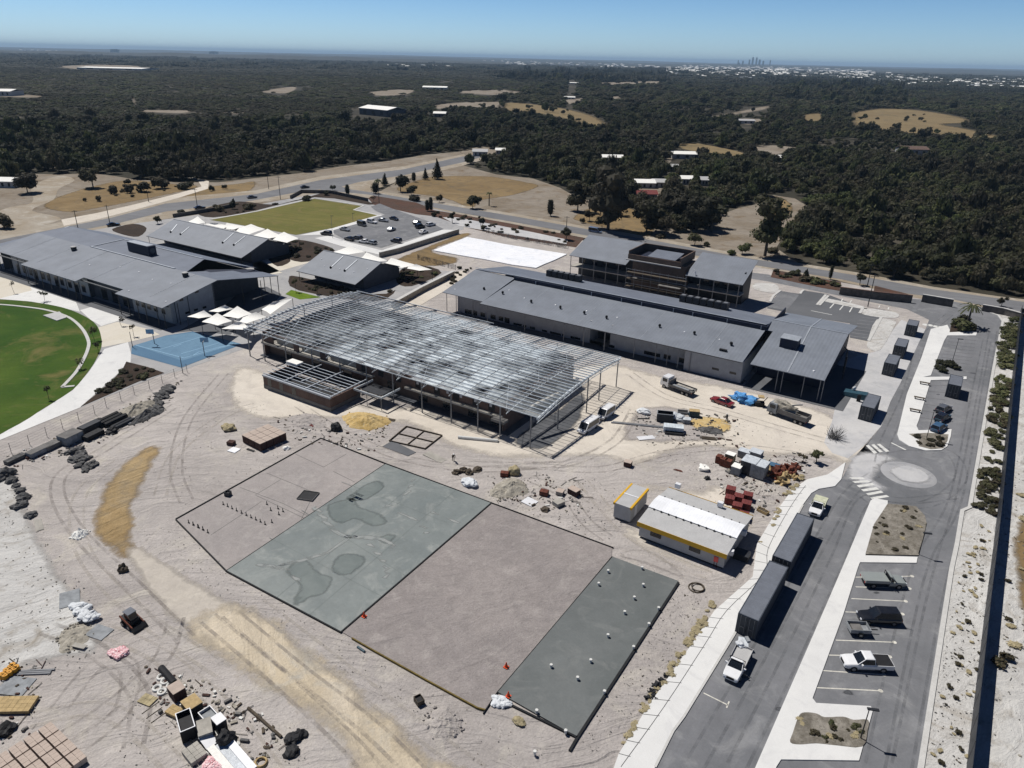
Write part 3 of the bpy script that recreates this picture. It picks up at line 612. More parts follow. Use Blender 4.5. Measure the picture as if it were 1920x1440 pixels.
# the yard: one asphalt area, with raised paths and islands laid on it
sheet('asphalt_yard', [(1150, 1640), (1228, 1440), (1262, 1372), (1282, 1345), (1376, 1192), (1440, 1070), (1505, 948), (1521, 926), (1535, 918), (1565, 913), (1577, 900), (1590, 876), (1598, 862), (1640, 815), (1652, 800), (1670, 752), (1688, 719), (1723, 642), (1735, 618), (1742, 600), (1700, 580), (1560, 552), (1440, 528), (1300, 505), (1300, 498), (1440, 515), (1560, 540), (1700, 560), (1790, 566), (1850, 578), (1872, 592), (1880, 603), (1863, 690), (1818, 952), (1804, 958), (1794, 1020), (1784, 1066), (1757, 1240), (1726, 1440), (1690, 1640)], 0.06, 'asphalt')
raised('path', [(1080, 1640), (1160, 1415), (1214, 1327), (1297, 1209), (1339, 1147), (1411, 1083), (1419, 1021), (1457, 958), (1486, 918), (1514, 900), (1552, 891), (1585, 868), (1577, 900), (1565, 913), (1535, 918), (1521, 926), (1505, 948), (1440, 1070), (1376, 1192), (1282, 1345), (1262, 1372), (1228, 1440), (1150, 1640)], 0.03, 0.17, 'path')
raised('median_path', [(1330, 1640), (1416, 1440), (1521, 1200), (1547, 1140), (1584, 1054), (1632, 940), (1640, 936), (1664, 940), (1664, 946), (1655, 975), (1622, 1043), (1720, 1046), (1718, 1057), (1612, 1056), (1608, 1066), (1581, 1153), (1523, 1311), (1530, 1320), (1632, 1326), (1636, 1334), (1610, 1428), (1464, 1426), (1455, 1440), (1400, 1640)], 0.03, 0.17, 'path')
raised('median_path', [(1745, 618), (1776, 610), (1781, 620), (1790, 622), (1832, 622), (1830, 630), (1776, 630), (1770, 640), (1745, 705), (1730, 708), (1812, 707), (1812, 712), (1745, 714), (1722, 790), (1718, 800), (1722, 808), (1784, 806), (1782, 820), (1776, 838), (1765, 845), (1735, 846), (1705, 838), (1686, 826), (1682, 815), (1700, 740), (1728, 670)], 0.03, 0.17, 'path')
sheet('garden_bed', [(1638, 985), (1664, 946), (1717, 951), (1733, 968), (1737, 982), (1722, 1043), (1622, 1041)], 0.19, 'bed_grey')
sheet('garden_bed', [(1497, 1345), (1508, 1338), (1530, 1340), (1546, 1347), (1580, 1346), (1600, 1352), (1627, 1352), (1626, 1372), (1616, 1402), (1570, 1400), (1530, 1396), (1500, 1398), (1481, 1394), (1486, 1376)], 0.19, 'bed_grey', 3)
sheet('garden_bed', [(1703, 815), (1740, 813), (1778, 816), (1776, 828), (1768, 842), (1745, 844), (1722, 838), (1722, 826)], 0.19, 'bed_grey')
sheet('garden_bed', [(1780, 624), (1784, 605), (1806, 598), (1830, 616), (1831, 622)], 0.19, 'mulch')
sheet('concrete_apron', [(1590, 860), (1560, 850), (1545, 830), (1560, 790), (1580, 700), (1592, 672), (1640, 660), (1690, 600), (1735, 618), (1723, 642), (1688, 719), (1670, 752), (1652, 800), (1618, 838)], 0.075, 'apron')
mb = MB()
for a in ([(1726, 1440), (1757, 1240), (1784, 1066), (1794, 1020), (1804, 958), (1818, 952), (1863, 690), (1880, 603), (1872, 592), (1840, 580)], [(1690, 1640), (1726, 1440)]): kerb_line(mb, GP(a), 0.55, 0.03, 0.16)
struct('kerb', mb, 'kerb')
mb = MB(); kerb_line(mb, GP([(1228, 1440), (1262, 1372), (1282, 1345), (1376, 1192), (1440, 1070), (1505, 948)]), 0.25, 0.03, 0.172); struct('kerb', mb, 'kerb')
# island in the turning circle
cx0, cy0 = G(1703, 890); r0 = 0.5 * math.hypot(G(1655, 890)[0] - G(1752, 893)[0], G(1655, 890)[1] - G(1752, 893)[1])
mb = MB(); mb.loft([[(cx0 + r0 * k * math.cos(a * .2094), cy0 + r0 * k * math.sin(a * .2094), z) for a in range(30)] for k, z in ((1.0, 0.05), (0.97, 0.10), (0.7, 0.20), (0.02, 0.26))], cap=False); struct('roundabout_island', mb, 'dusty_road', True)
soft('island_sand', [(1662, 885), (1690, 872), (1730, 882), (1748, 898), (1735, 910), (1690, 905)], .275, 'apron', 1.2)
soft('dust', [(1590, 850), (1640, 845), (1690, 862), (1660, 880), (1650, 900), (1680, 918), (1640, 925), (1600, 905), (1575, 895)], 0.066, 'apron')
# painted lines
mb = MB()
for a, b, c, d in (((345, 1132), (372, 1145), (490, 1150), (470, 1130)), ((372, 1168), (398, 1182), (535, 1172), (512, 1156)), ((412, 1203), (436, 1222), (578, 1200), (552, 1182)), ((452, 1240), (476, 1258), (618, 1240), (590, 1218)), ((496, 1276), (520, 1294), (655, 1268), (632, 1250)), ((535, 1312), (556, 1332), (708, 1306), (680, 1290))):
    mb.poly([(*G(*p), 0.07) for p in Q(1520, 660, 4.8, (a, b, c, d))])
for a, b, c, d in (((495, 845), (520, 838), (600, 910), (570, 918)), ((545, 838), (570, 832), (650, 902), (622, 908)), ((595, 832), (622, 828), (708, 896), (676, 902)), ((718, 820), (730, 818), (862, 882), (848, 886))):
    mb.poly([(*G(*p), 0.07) for p in Q(1520, 660, 4.8, (a, b, c, d))])
for q in ((810, 775), (865, 782), (925, 795), (980, 803)):
    x, y = G(*Q(1600, 480, 6, [q])[0]); mb.prism([(x + .75 * math.cos(k * .524), y + .9 * math.sin(k * .524)) for k in range(12)], 0.061, 0.07)
struct('crossing_marking', mb, 'line')
mb = MB()
BAY = [((1597, 1083), (1710, 1081)), ((1604, 1101), (1705, 1104)), ((1596, 1123), (1698, 1128)), ((1585, 1148), (1692, 1152)), ((1567, 1201), (1677, 1205)), ((1553, 1229), (1668, 1232)), ((1542, 1258), (1657, 1266)), ((1530, 1290), (1651, 1296))]
for a, b in BAY:
    ribbon(mb, [G(*a), G(*b)], 0.14, 0.066); x, y = G(*b); mb.prism([(x + .26 * math.cos(k * .785), y + .26 * math.sin(k * .785)) for k in range(8)], .061, .068)
for a, b in (((1319, 1300), (1365, 1323)), ((1362, 1328), (1367, 1316))): ribbon(mb, [G(*a), G(*b)], 0.14, 0.066)
struct('bay_marking', mb, 'line_cream')
mb = MB()
def lines(mb, L0, L1, n, wd, z):
    for k in range(n):
        t = k / (n - 1); ribbon(mb, [G(L0[0][0] + (L0[1][0] - L0[0][0]) * t, L0[0][1] + (L0[1][1] - L0[0][1]) * t), G(L1[0][0] + (L1[1][0] - L1[0][0]) * t, L1[0][1] + (L1[1][1] - L1[0][1]) * t)], wd, z)
lines(mb, ((1780, 635), (1762, 676)), ((1830, 639), (1820, 684)), 8, 0.16, 0.066)
lines(mb, ((1745, 722), (1722, 782)), ((1778, 724), (1762, 790)), 6, 0.12, 0.066)
struct('bay_marking', mb, 'line_dark')
for pts in ([(1605, 1190), (1612, 1206)], [(1569, 1236), (1576, 1255)], [(1553, 1264), (1563, 1285)], [(1541, 1293), (1551, 1318)]):
    pass
# bays beside the long building and the construction stores
sheet('asphalt_yard', Q(1360, 480, 6, [(510, 520), (620, 395), (840, 430), (880, 390), (1140, 430), (1540, 585), (1500, 650), (1755, 690), (1600, 960), (1400, 920), (1400, 760), (900, 680), (470, 590)]), 0.08, 'asphalt_and_shade')
sheet('apron', Q(1360, 480, 6, [(510, 520), (620, 395), (830, 440), (770, 520), (690, 610), (470, 580)]), 0.085, 'asphalt')
mb = MB(); L = lambda pts: Q(1360, 480, 6, pts)
lines(mb, L([(640, 420), (500, 580)]), L([(820, 460), (700, 600)]), 6, 0.35, 0.09); lines(mb, L([(1520, 690), (1400, 900)]), L([(1740, 715), (1620, 930)]), 7, 0.4, 0.09); struct('bay_marking', mb, 'asphalt')
mb = MB()
for a, b in (((1225, 535), (1175, 590)), ((1330, 555), (1285, 610)), ((1430, 575), (1395, 635)), ((1320, 485), (1300, 520)), ((1420, 500), (1400, 530)), ((1735, 560), (1725, 585)), ((1840, 580), (1830, 605)), ((965, 618), (1200, 665))): ribbon(mb, GP(L([a, b])), 0.3, 0.095)
struct('bay_marking', mb, 'line')
for a in ([(1140, 480), (1550, 570), (1545, 600), (1100, 510)], [(1560, 590), (1920, 640), (1920, 700), (1700, 690), (1530, 650)], [(330, 310), (560, 320), (600, 385), (540, 420), (330, 380)], [(1700, 720), (1900, 735), (1900, 800), (1740, 1060), (1610, 1040), (1600, 960)]): raised('sand_strip', L(a), 0.03, 0.12, 'sand_white', 3)
mb = MB()
for a in ([(500, 520), (540, 450), (620, 390)], [(840, 430), (860, 400), (885, 385)], [(1030, 555), (1130, 440)], [(1055, 560), (1160, 450)], [(1755, 690), (1610, 960)], [(1510, 650), (1550, 585)]): kerb_line(mb, GP(L(a)), 0.7, 0.05, 0.2)
struct('kerb', mb, 'kerb')

# school precinct
sheet('oval_grass', [(-300, 545), (0, 562), (62, 567), (117, 577), (156, 592), (181, 610), (190, 633), (190, 652), (179, 677), (165, 698), (137, 731), (83, 766), (0, 815), (-300, 960)], 0.10, 'grass', 4)
mb = MB(); kerb_line(mb, GP(spline([(-60, 570), (0, 572), (52, 577), (90, 583), (129, 596), (154, 617), (166, 640), (165, 656), (156, 677), (142, 700), (117, 727)], 5)), 0.7, 0.05, 0.22); kerb_line(mb, GP([(116, 727), (140, 725)]), 0.7, 0.05, 0.22); struct('kerb', mb, 'court_line' if False else 'kerb')
raised('ramp', [(81, 593), (112, 586), (125, 597), (107, 603)], 0.05, 0.3, 'apron')
sheet('path', [(0, 548), (60, 530), (140, 560), (150, 585), (60, 566), (0, 561)], 0.085, 'path'); sheet('cream_paving', [(0, 520), (55, 534), (60, 545), (0, 560), (-60, 560), (-60, 510)], 0.09, 'paving')
sheet('cream_paving', [(183, 615), (220, 604), (280, 618), (300, 628), (250, 640), (191, 652)], 0.09, 'paving')
sheet('path', [(150, 582), (175, 575), (235, 598), (190, 612), (170, 600)], 0.088, 'path')
sheet('path', [(196, 655), (240, 642), (246, 664), (245, 680), (150, 765), (0, 826), (0, 816), (83, 767), (137, 732), (166, 699)], 0.095, 'path')
sheet('court', [(247, 650), (310, 630), (362, 622), (410, 634), (454, 646), (340, 690), (246, 664)], 0.10, 'court_dark'); sheet('court', [(252, 648), (310, 631), (362, 624), (446, 645), (342, 677)], 0.105, 'court')
mb = MB()
for a, b in (((300, 656), (385, 630)), ((255, 648), (345, 672)), ((340, 664), (420, 641)), ((325, 651), (340, 646)), ((360, 668), (372, 661)), ((372, 661), (440, 645)), ((345, 672), (440, 645))): ribbon(mb, GP([a, b]), 0.16, 0.112)
struct('court_line', mb, 'court_line')
raised('garden_bed', [(237, 679), (277, 689), (308, 700), (260, 716), (152, 763), (177, 743), (212, 713), (231, 691)], 0.05, 0.14, 'mulch')
sheet('turf', [(590, 373), (680, 387), (661, 394), (708, 404), (640, 425), (555, 441), (440, 420), (395, 413)], 0.10, 'turf_dry')
mb = MB(); kerb_line(mb, GP([(395, 412), (480, 397), (590, 372), (682, 386), (664, 394), (710, 404)]), 1.2, 0.05, 0.18); struct('kerb', mb, 'kerb')
for a in ([(530, 456), (560, 450), (600, 458), (628, 470), (600, 484), (565, 492), (530, 480)], [(752, 506), (790, 498), (828, 512), (772, 537), (744, 530)], [(542, 522), (565, 520), (700, 552), (742, 544), (700, 566), (560, 545)], [(395, 388), (450, 378), (520, 384), (590, 366), (620, 362), (690, 378), (690, 384), (590, 370), (480, 395), (400, 408), (370, 400)], [(500, 480), (530, 478), (545, 490), (520, 500)], [(210, 430), (250, 420), (275, 428), (260, 444), (230, 440)]): sheet('garden_bed', a, 0.10, 'mulch', 3)
for a in ([(690, 372), (700, 367), (780, 380), (812, 393), (815, 406), (780, 402), (700, 384)], [(812, 394), (860, 402), (960, 420), (1095, 447), (1080, 464), (960, 447), (880, 428), (815, 406)], [(1450, 506), (1577, 530), (1574, 546), (1540, 540), (1445, 520)], [(1640, 536), (1703, 552), (1702, 556), (1638, 546)]): sheet('mulch_strip', a, 0.10, 'redmulch')
sheet('lawn', [(535, 552), (546, 544), (602, 558), (562, 562)], 0.10, 'grass_bright')
sheet('path', [(440, 470), (470, 478), (590, 490), (520, 510), (480, 520), (530, 512)], 0.09, 'paving')
sheet('path', [(618, 442), (655, 455), (716, 470), (830, 431), (858, 432), (720, 480), (640, 462), (590, 447)], 0.12, 'path'); sheet('path', [(560, 442), (625, 428), (680, 412), (712, 403), (740, 408), (670, 422), (625, 440)], 0.12, 'path')
sheet('car_park', [(625, 438), (625, 432), (670, 420), (706, 407), (722, 403), (705, 396), (695, 388), (712, 382), (737, 392), (802, 415), (832, 430), (787, 443), (715, 465), (652, 452)], 0.13, 'asphalt')
sheet('path', [(830, 408), (858, 408), (1000, 436), (1065, 450), (1062, 458), (940, 438), (860, 424)], 0.11, 'apron')
soft('dry_field', [(735, 490), (800, 462), (862, 438), (885, 442), (815, 470), (862, 484), (850, 496), (790, 500)], 0.09, 'dry_field')
raised('sheeted_slab', [(812, 471), (845, 458), (876, 446), (905, 451), (945, 459), (1000, 468), (1063, 478), (1040, 489), (1020, 497), (1005, 504), (960, 498), (910, 488), (862, 480)], 0.05, 0.35, 'plastic_white')
sheet('path', [(735, 575), (850, 512), (868, 508), (880, 520), (860, 530), (760, 590), (720, 600)], 0.10, 'sand_pale')

# the building site: tracks, pads and slabs
soft('yellow_track', Q(0, 660, 4.8, [(1300, 838), (1480, 838), (1500, 862), (1430, 980), (1370, 1100), (1290, 1300), (1240, 1440), (1280, 1550), (1240, 1660), (1300, 1770), (1250, 1850), (1130, 1900), (1020, 1880), (950, 1790), (830, 1720), (780, 1570), (820, 1440), (920, 1180), (1180, 920)]), 0.06, 'track_yellow')
soft('worn_track', [(225, 1040), (300, 1150), (360, 1200), (400, 1235), (470, 1140), (420, 1115), (330, 1060), (285, 1030), (262, 1020)], 0.062, 'rut_pale', 2.0)
soft('cream_track', [(322, 1178), (390, 1245), (430, 1275), (540, 1335), (590, 1380), (640, 1440), (720, 1580), (1000, 1580), (900, 1440), (815, 1395), (750, 1335), (700, 1295), (670, 1255), (610, 1222), (560, 1172), (480, 1128), (420, 1122)], 0.066, 'track_cream', 4.0)
soft('pale_yard', [(440, 690), (420, 720), (425, 760), (480, 790), (560, 790), (640, 790), (760, 800), (850, 845), (960, 865), (1100, 860), (1150, 868), (1190, 880), (1300, 845), (1380, 850), (1450, 862), (1540, 860), (1610, 880), (1650, 850), (1560, 775), (1400, 730), (1230, 700), (1150, 680), (1060, 690), (1000, 740), (760, 760), (600, 740), (490, 690)], 0.06, 'sand_pale', 3.5)
soft('grey_patch', [(1170, 790), (1200, 762), (1290, 765), (1340, 800), (1370, 825), (1300, 832), (1190, 832), (1160, 820)], 0.07, 'sand')
soft('pale_yard', [(1180, 905), (1230, 905), (1300, 915), (1340, 905), (1400, 930), (1420, 990), (1390, 1010), (1260, 930), (1190, 940)], 0.06, 'sand_pale', 3.5)
soft('pale_yard', [(1150, 985), (1195, 985), (1260, 1030), (1360, 1070), (1340, 1085), (1240, 1050), (1170, 1015)], 0.06, 'sand_pale', 3.5)
soft('rough_ground', [(-300, 1000), (0, 880), (40, 900), (60, 960), (130, 1080), (200, 1160), (180, 1230), (60, 1250), (0, 1300), (-300, 1400)], 0.06, 'sand_white')
def slab(name, px, h, m, edge=None):
    raised(name, px, 0.03, h, m)
slab('footing_pad', [(602, 824), (722, 872), (425, 1072), (330, 975)], 0.12, 'pad_grey')
slab('concrete_slab', [(722, 872), (920, 945), (640, 1187), (425, 1072)], 0.22, 'slab_green')
slab('compacted_pad', [(922, 946), (1147, 1029), (1147, 1044), (932, 1300), (908, 1335), (642, 1187)], 0.14, 'pad_mauve')
slab('concrete_slab', [(1148, 1046), (1272, 1092), (1081, 1384), (933, 1300)], 0.24, 'slab_dark')
mb = MB()
for a, wd in (([(602, 823), (724, 871), (920, 944), (1150, 1029)], .22), ([(602, 823), (330, 975)], .3), ([(330, 976), (425, 1073), (640, 1188)], .3), ([(920, 946), (640, 1187)], .32), ([(1272, 1094), (1082, 1386), (1068, 1410)], .5), ([(1082, 1385), (960, 1325)], .38), ([(1148, 1046), (932, 1301), (906, 1340)], .16), ([(722, 872), (425, 1072)], .14)):
    kerb_line(mb, GP(a), wd * .55, 0.05, 0.25)
struct('slab_edge_trench', mb, 'trench')
mb = MB(); kerb_line(mb, GP([(660, 1199), (700, 1222), (800, 1278), (895, 1330), (910, 1334)]), 0.14, 0.05, 0.30); struct('slab_formwork', mb, 'formwork')
for a in ([(608, 952), (625, 942), (640, 938), (668, 932), (676, 950), (690, 956), (720, 966), (732, 985), (700, 992), (680, 985), (665, 977), (640, 987), (620, 978)], [(540, 1058), (560, 1050), (580, 1050), (600, 1072), (628, 1085), (610, 1118), (580, 1128), (560, 1146), (543, 1130), (558, 1100), (532, 1080)], [(640, 1038), (690, 1046), (668, 1078), (640, 1085), (615, 1070)], [(645, 936), (700, 902), (726, 912), (700, 935), (670, 945)], [(700, 1010), (740, 1000), (745, 1015), (720, 1025)]): soft('wet_patch', a, 0.226, 'slab_wet', 1.0)
for a, wd in (([(588, 950), (605, 972), (625, 995), (650, 1008), (690, 1010), (725, 1016), (742, 1034)], 1.2), ([(660, 1008), (625, 1030), (605, 1042), (570, 1052), (520, 1064)], 1.0), ([(690, 1020), (712, 1045), (725, 1070), (722, 1090)], .9), ([(775, 900), (765, 925), (740, 948), (720, 950)], .8), ([(480, 1060), (520, 1066), (545, 1075), (562, 1095)], 1.0), ([(745, 960), (775, 975), (795, 992), (800, 1005)], .7), ([(860, 985), (835, 970), (805, 960)], .8)):
    L_, R_ = ribbon_pts(GP(spline(a, 3)), wd); P_ = [PX(p.x, p.y)[:2] for p in L_] + [PX(p.x, p.y)[:2] for p in R_[::-1]]; soft('dried_wash', P_, 0.23, 'slab_wash', wd * .42, 0)
mb = MB()
for a in ([(640, 905), (838, 982)], [(565, 958), (760, 1082)], [(505, 1010), (715, 1120)], [(790, 898), (520, 1122)], [(855, 921), (580, 1156)]): ribbon(mb, GP(a), .06, .232)
struct('slab_joint', mb, 'slab_wet')
mb = MB()
for a in ([(555, 853), (607, 877)], [(607, 877), (650, 852)], [(500, 888), (590, 925)], [(590, 925), (560, 985)], [(450, 915), (530, 945), (610, 985)], [(527, 900), (478, 930)], [(490, 942), (395, 1005)], [(625, 885), (665, 905)], [(480, 930), (575, 975)]): ribbon(mb, GP(a), .10, 0.126)
struct('string_line', mb, 'concrete_d')

mb = MB()
for a in ([(1164, 1440), (1245, 1327), (1322, 1209), (1362, 1147), (1432, 1078), (1440, 1030), (1480, 955), (1510, 912)], ): ribbon(mb, GP(spline(a, 4)), .07, .176)
for k in range(26):
    t = k / 25; L0 = [(1160, 1415), (1214, 1327), (1297, 1209), (1339, 1147), (1411, 1083), (1419, 1021), (1457, 958), (1486, 918)]; L1 = [(1180, 1418), (1245, 1327), (1322, 1209), (1362, 1147), (1432, 1078), (1440, 1030), (1480, 955), (1510, 912)]
    f = t * 6.999; i = int(f); u = f - i; p = [L0[i][j] + (L0[i + 1][j] - L0[i][j]) * u for j in (0, 1)]; q = [L1[i][j] + (L1[i + 1][j] - L1[i][j]) * u for j in (0, 1)]; ribbon(mb, GP([p, (q[0] + 2, q[1] + 3)]), .07, .177)
struct('path_joint', mb, 'line_dark')
soft('grey_patch', [(1170, 1030), (1215, 1030), (1262, 1055), (1290, 1090), (1270, 1085), (1200, 1058), (1160, 1046)], 0.08, 'sand', 1.2)

# dark paving by the court; eave and hall shade painted as dark sheets
sheet('dark_paving', [(330, 624), (420, 575), (452, 545), (500, 538), (528, 552), (512, 572), (456, 602), (432, 628), (362, 621)], 0.098, 'asphalt_and_shade')
struct('roof_shade_sheet', MB().poly([(-247, 93.8, .1), (-160, 93.8, .1), (-160, 98.4, .1), (-247, 98.4, .1)]), 'asphalt_and_shade'); struct('roof_shade_sheet', MB().poly([(-111, 144.2, .1), (-34, 144.2, .1), (-34, 147.3, .1), (-111, 147.3, .1)]), 'asphalt_and_shade'); struct('roof_shade_sheet', MB().poly([(-33.5, 143.2, .1), (-13.8, 143.2, .1), (-13.4, 168, .1), (-33.5, 168, .1)]), 'asphalt_and_shade')
# wheel ruts left by trucks and loaders
rr_ = random.Random(8); mr, ml = MB(), MB()
RUT = [[(190, 1180), (300, 1230), (420, 1330), (520, 1460)], [(60, 1420), (200, 1330), (300, 1240), (330, 1160)], [(110, 1330), (180, 1250), (240, 1250), (230, 1330), (150, 1400)], [(330, 1440), (250, 1360), (170, 1330), (60, 1350)], [(350, 1200), (250, 1100), (140, 990), (110, 900), (200, 840), (330, 760)], [(420, 700), (350, 790), (330, 880), (350, 940)], [(300, 930), (330, 850), (420, 780), (480, 760)], [(560, 760), (640, 810), (760, 860), (900, 880), (1040, 870)], [(880, 870), (1010, 875), (1130, 880), (1250, 850), (1400, 840), (1560, 865)], [(1090, 900), (1140, 960), (1180, 1000), (1250, 1045), (1330, 1080)], [(1180, 700), (1250, 745), (1350, 770), (1450, 800), (1560, 830)], [(1190, 770), (1150, 830), (1060, 870), (960, 870)], [(230, 860), (150, 930), (160, 1040), (260, 1150), (420, 1260)], [(430, 1150), (560, 1260), (700, 1370), (800, 1470)], [(390, 1160), (520, 1270), (650, 1390), (720, 1470)], [(480, 1130), (620, 1240), (760, 1350), (900, 1450)], [(90, 1180), (180, 1220), (260, 1300), (250, 1400)], [(1000, 900), (1060, 930), (1100, 980), (1140, 1010)]]
for k, c in enumerate(RUT):
    line = GP(spline(c, 9)); L_, R_ = ribbon_pts(line, 1.8); t_ = mr if k % 3 else ml
    for side in (L_, R_): ribbon(t_, [(p.x, p.y) for p in side], rr_.uniform(.3, .5), .078 + .0025 * k + (.001 if side is R_ else 0))
struct('tyre_rut', mr, 'rut'); struct('tyre_rut', ml, 'rut_light')
mb = MB()
for k, c in enumerate([[(1300, 1440), (1420, 1230), (1530, 1030), (1590, 930), (1640, 890)], [(1380, 1440), (1470, 1260), (1570, 1050), (1620, 940), (1700, 940), (1790, 930)], [(1640, 1440), (1690, 1200), (1730, 1050), (1790, 940), (1830, 740), (1850, 640)], [(1690, 1440), (1740, 1180), (1770, 1050), (1805, 930), (1845, 720), (1862, 620)], [(1650, 870), (1660, 830), (1700, 740), (1730, 640), (1780, 590)], [(1620, 930), (1650, 945), (1740, 945), (1800, 900), (1780, 850), (1700, 840), (1640, 850)]]):
    L_, R_ = ribbon_pts(GP(spline(c, 8)), 1.7)
    for side in (L_, R_): ribbon(mb, [(p.x, p.y) for p in side], .32, .0672 + .0006 * k + (.0003 if side is R_ else 0))
struct('tyre_mark', mb, 'tyremark')
rr_ = random.Random(3)
for px, py in ((1640, 1112), (1632, 1176), (1600, 1245), (1395, 1270), (1590, 1300), (1700, 1180), (1540, 1010), (1760, 740), (1745, 655), (1800, 660), (1560, 1120), (1460, 1330)): x, y = G(px, py); soft('oil_stain', [PX(x + rr_.uniform(.4, .9) * math.cos(a), y + rr_.uniform(.3, .7) * math.sin(a)) for a in (0, 1, 2, 3, 4, 5)], 0.0715, 'oil', .35, 3)

soft('dark_patch', [(1000, 790), (1040, 770), (1085, 735), (1100, 745), (1095, 780), (1080, 800), (1040, 835), (1005, 845), (960, 830)], 0.075, 'asphalt_and_shade', 1.5)  # darker patch of ground under the right end of the frame
soft('dry_field', [(1893, 1010), (1925, 960), (1990, 1000), (1980, 1180), (1925, 1210), (1900, 1130)], 0.05, 'dry_field', 2.0)
soft('dry_field', [(2000, 900), (2120, 860), (2220, 940), (2140, 1040)], 0.05, 'dry_field', 4.0)

# ================================================================== BUILDINGS
def atY(px, py, y):
    d = RM @ np.array([px - CXP, py - CYP, F_PX]); t = y / d[1]; return float(d[0] * t), float(CAM_H + d[2] * t)
def atX(px, py, x):
    d = RM @ np.array([px - CXP, py - CYP, F_PX]); t = x / d[0]; return float(d[1] * t), float(CAM_H + d[2] * t)
def onplane(px, py, y0, z0, slope):           # roof plane z = z0 + slope (y - y0)
    d = RM @ np.array([px - CXP, py - CYP, F_PX]); t = (z0 - slope * y0 - CAM_H) / (d[2] - slope * d[1])
    return Vector((d[0] * t, d[1] * t, CAM_H + d[2] * t))
def roofq(mb, pts, th=0.14):
    mb.poly(pts)
    lo = [(p[0], p[1], p[2] - th) for p in pts]; mb.poly(lo[::-1])
    for i in range(len(pts)):
        j = (i + 1) % len(pts); mb.poly([lo[i], lo[j], pts[j], pts[i]])
    return mb
def windows_y(t, y, rects, m='glass', name='window'):          # windows on a wall facing -Y, read off the wall plane
    for a, b, c, d in rects:
        x0, z1 = atY(a, b, y); x1, z0 = atY(c, d, y); z0 = max(z0, .25); z1 = max(z1, z0 + .5)
        f = MB().box(x0, y - .03, z0, x1, y + .02, z1).build(name, m, t)
        MB().box(x0 - .05, y - .05, z0 - .10, x1 + .05, y - .031, z0 - .01).build('sill', 'flash', f)
def RQ(ox, oy, s, L): return [(ox + a / s, oy + b / s, ox + c / s, oy + d / s) for a, b, c, d in L]

# ---- the long classroom block
t = thing('classroom_block', 'long grey roofed classroom block with a navy clerestory strip along its ridge', 'building', (-70, 160))
t.location = (0, 0, 0)
S4 = 2.4 / 15.8
mb = MB(); roofq(mb, [(-101.5, 144.4, 5.0), (-34.7, 144.4, 5.0), (-34.7, 160.2, 7.4), (-101.5, 160.2, 7.4)]); roofq(mb, [(-114.6, 145.9, 5.2), (-101.51, 145.6, 5.18), (-101.51, 161.0, 7.9), (-114.6, 161.0, 8.1)]); rf = mb.build('roof', 'roof', t)
mb = MB(); roofq(mb, [(-114.6, 161.0, 8.1), (-102, 161.0, 8.4), (-34.9, 161.0, 8.5), (-34.9, 177.6, 5.4), (-114.6, 177.6, 5.4)]); rn = mb.build('roof', 'roof_b', t)
mb = MB(); mb.box(-101.5, 160.25, 7.2, -34.7, 160.6, 8.32); mb.build('clerestory', 'navy', t)
for q in ((1109, 640), (1420, 700), (1740, 760)): pass
for px, py in [(1004.5, 533), (1056.5, 543), (1109, 552), (1165.5, 562), (1203, 569), (1263, 579), (1299.5, 585), (1364, 598), (1428, 609)]:
    x, z = atY(px, py, 160.2); MB().box(x - .09, 160.12, 7.42, x + .09, 160.24, 8.3).build('mullion', 'flash', t)
mb = MB(); mb.box(-110.5, 147.3, 0, -71.6, 147.5, 5.3); mb.box(-66.3, 147.3, 0, -47, 147.5, 5.3); mb.box(-71.8, 147.5, 0, -71.6, 152, 5.6); mb.box(-66.3, 147.5, 0, -66.1, 152, 5.6); mb.box(-47, 144.85, 0, -34.8, 145.05, 4.95); mb.box(-34.8, 144.85, 0, -34.6, 160, 4.95); mb.box(-110.7, 147.3, 0, -110.5, 175, 5.0); mb.box(-110.5, 175, 0, -34.8, 175.2, 5.3); mb.box(-47.2, 144.85, 0, -47, 147.5, 4.95); mb.build('wall', 'wall', t)
MB().box(-71.6, 151.8, 0, -66.3, 152, 5.6).build('recess_wall', 'charcoal', t)
windows_y(t, 147.3, RQ(820, 420, 6, [(312, 955, 388, 1030), (403, 970, 448, 1035), (485, 990, 537, 1050), (600, 1015, 655, 1075), (692, 1035, 742, 1095), (757, 1048, 810, 1165), (857, 1108, 950, 1180), (967, 1132, 1000, 1190), (1043, 1150, 1097, 1210), (1178, 1185, 1230, 1245), (1268, 1205, 1390, 1275), (1405, 1235, 1425, 1290), (1500, 1258, 1608, 1330), (1722, 1305, 1848, 1385), (1863, 1340, 1885, 1400)]) + RQ(1060, 420, 6, [(282, 1305, 410, 1385), (422, 1340, 445, 1405), (490, 1355, 550, 1425)]) + RQ(1160, 660, 4.8, [(230, -15, 372, 50), (408, 18, 465, 72), (545, 48, 587, 102), (622, 65, 750, 140)]))
windows_y(t, 144.85, RQ(1160, 660, 4.8, [(840, 148, 900, 170), (997, 185, 1055, 206)]))
for px, py in Q(820, 420, 6, [(92, 785), (208, 805), (240, 812), (390, 850), (537, 920), (953, 1018), (1398, 1118), (1618, 1170), (1857, 1226)]) + Q(1060, 420, 6, [(180, 1172), (415, 1224), (760, 1298), (1015, 1345), (1270, 1402)]) + [(1250, 650), (1293, 660)]:
    x, y = G(px, py, 5.0); MB().tube((x, 144.75 if x > -101 else 146.2, 0), (x, 144.75 if x > -101 else 146.2, 5.0), .09).build('post', 'post', t)
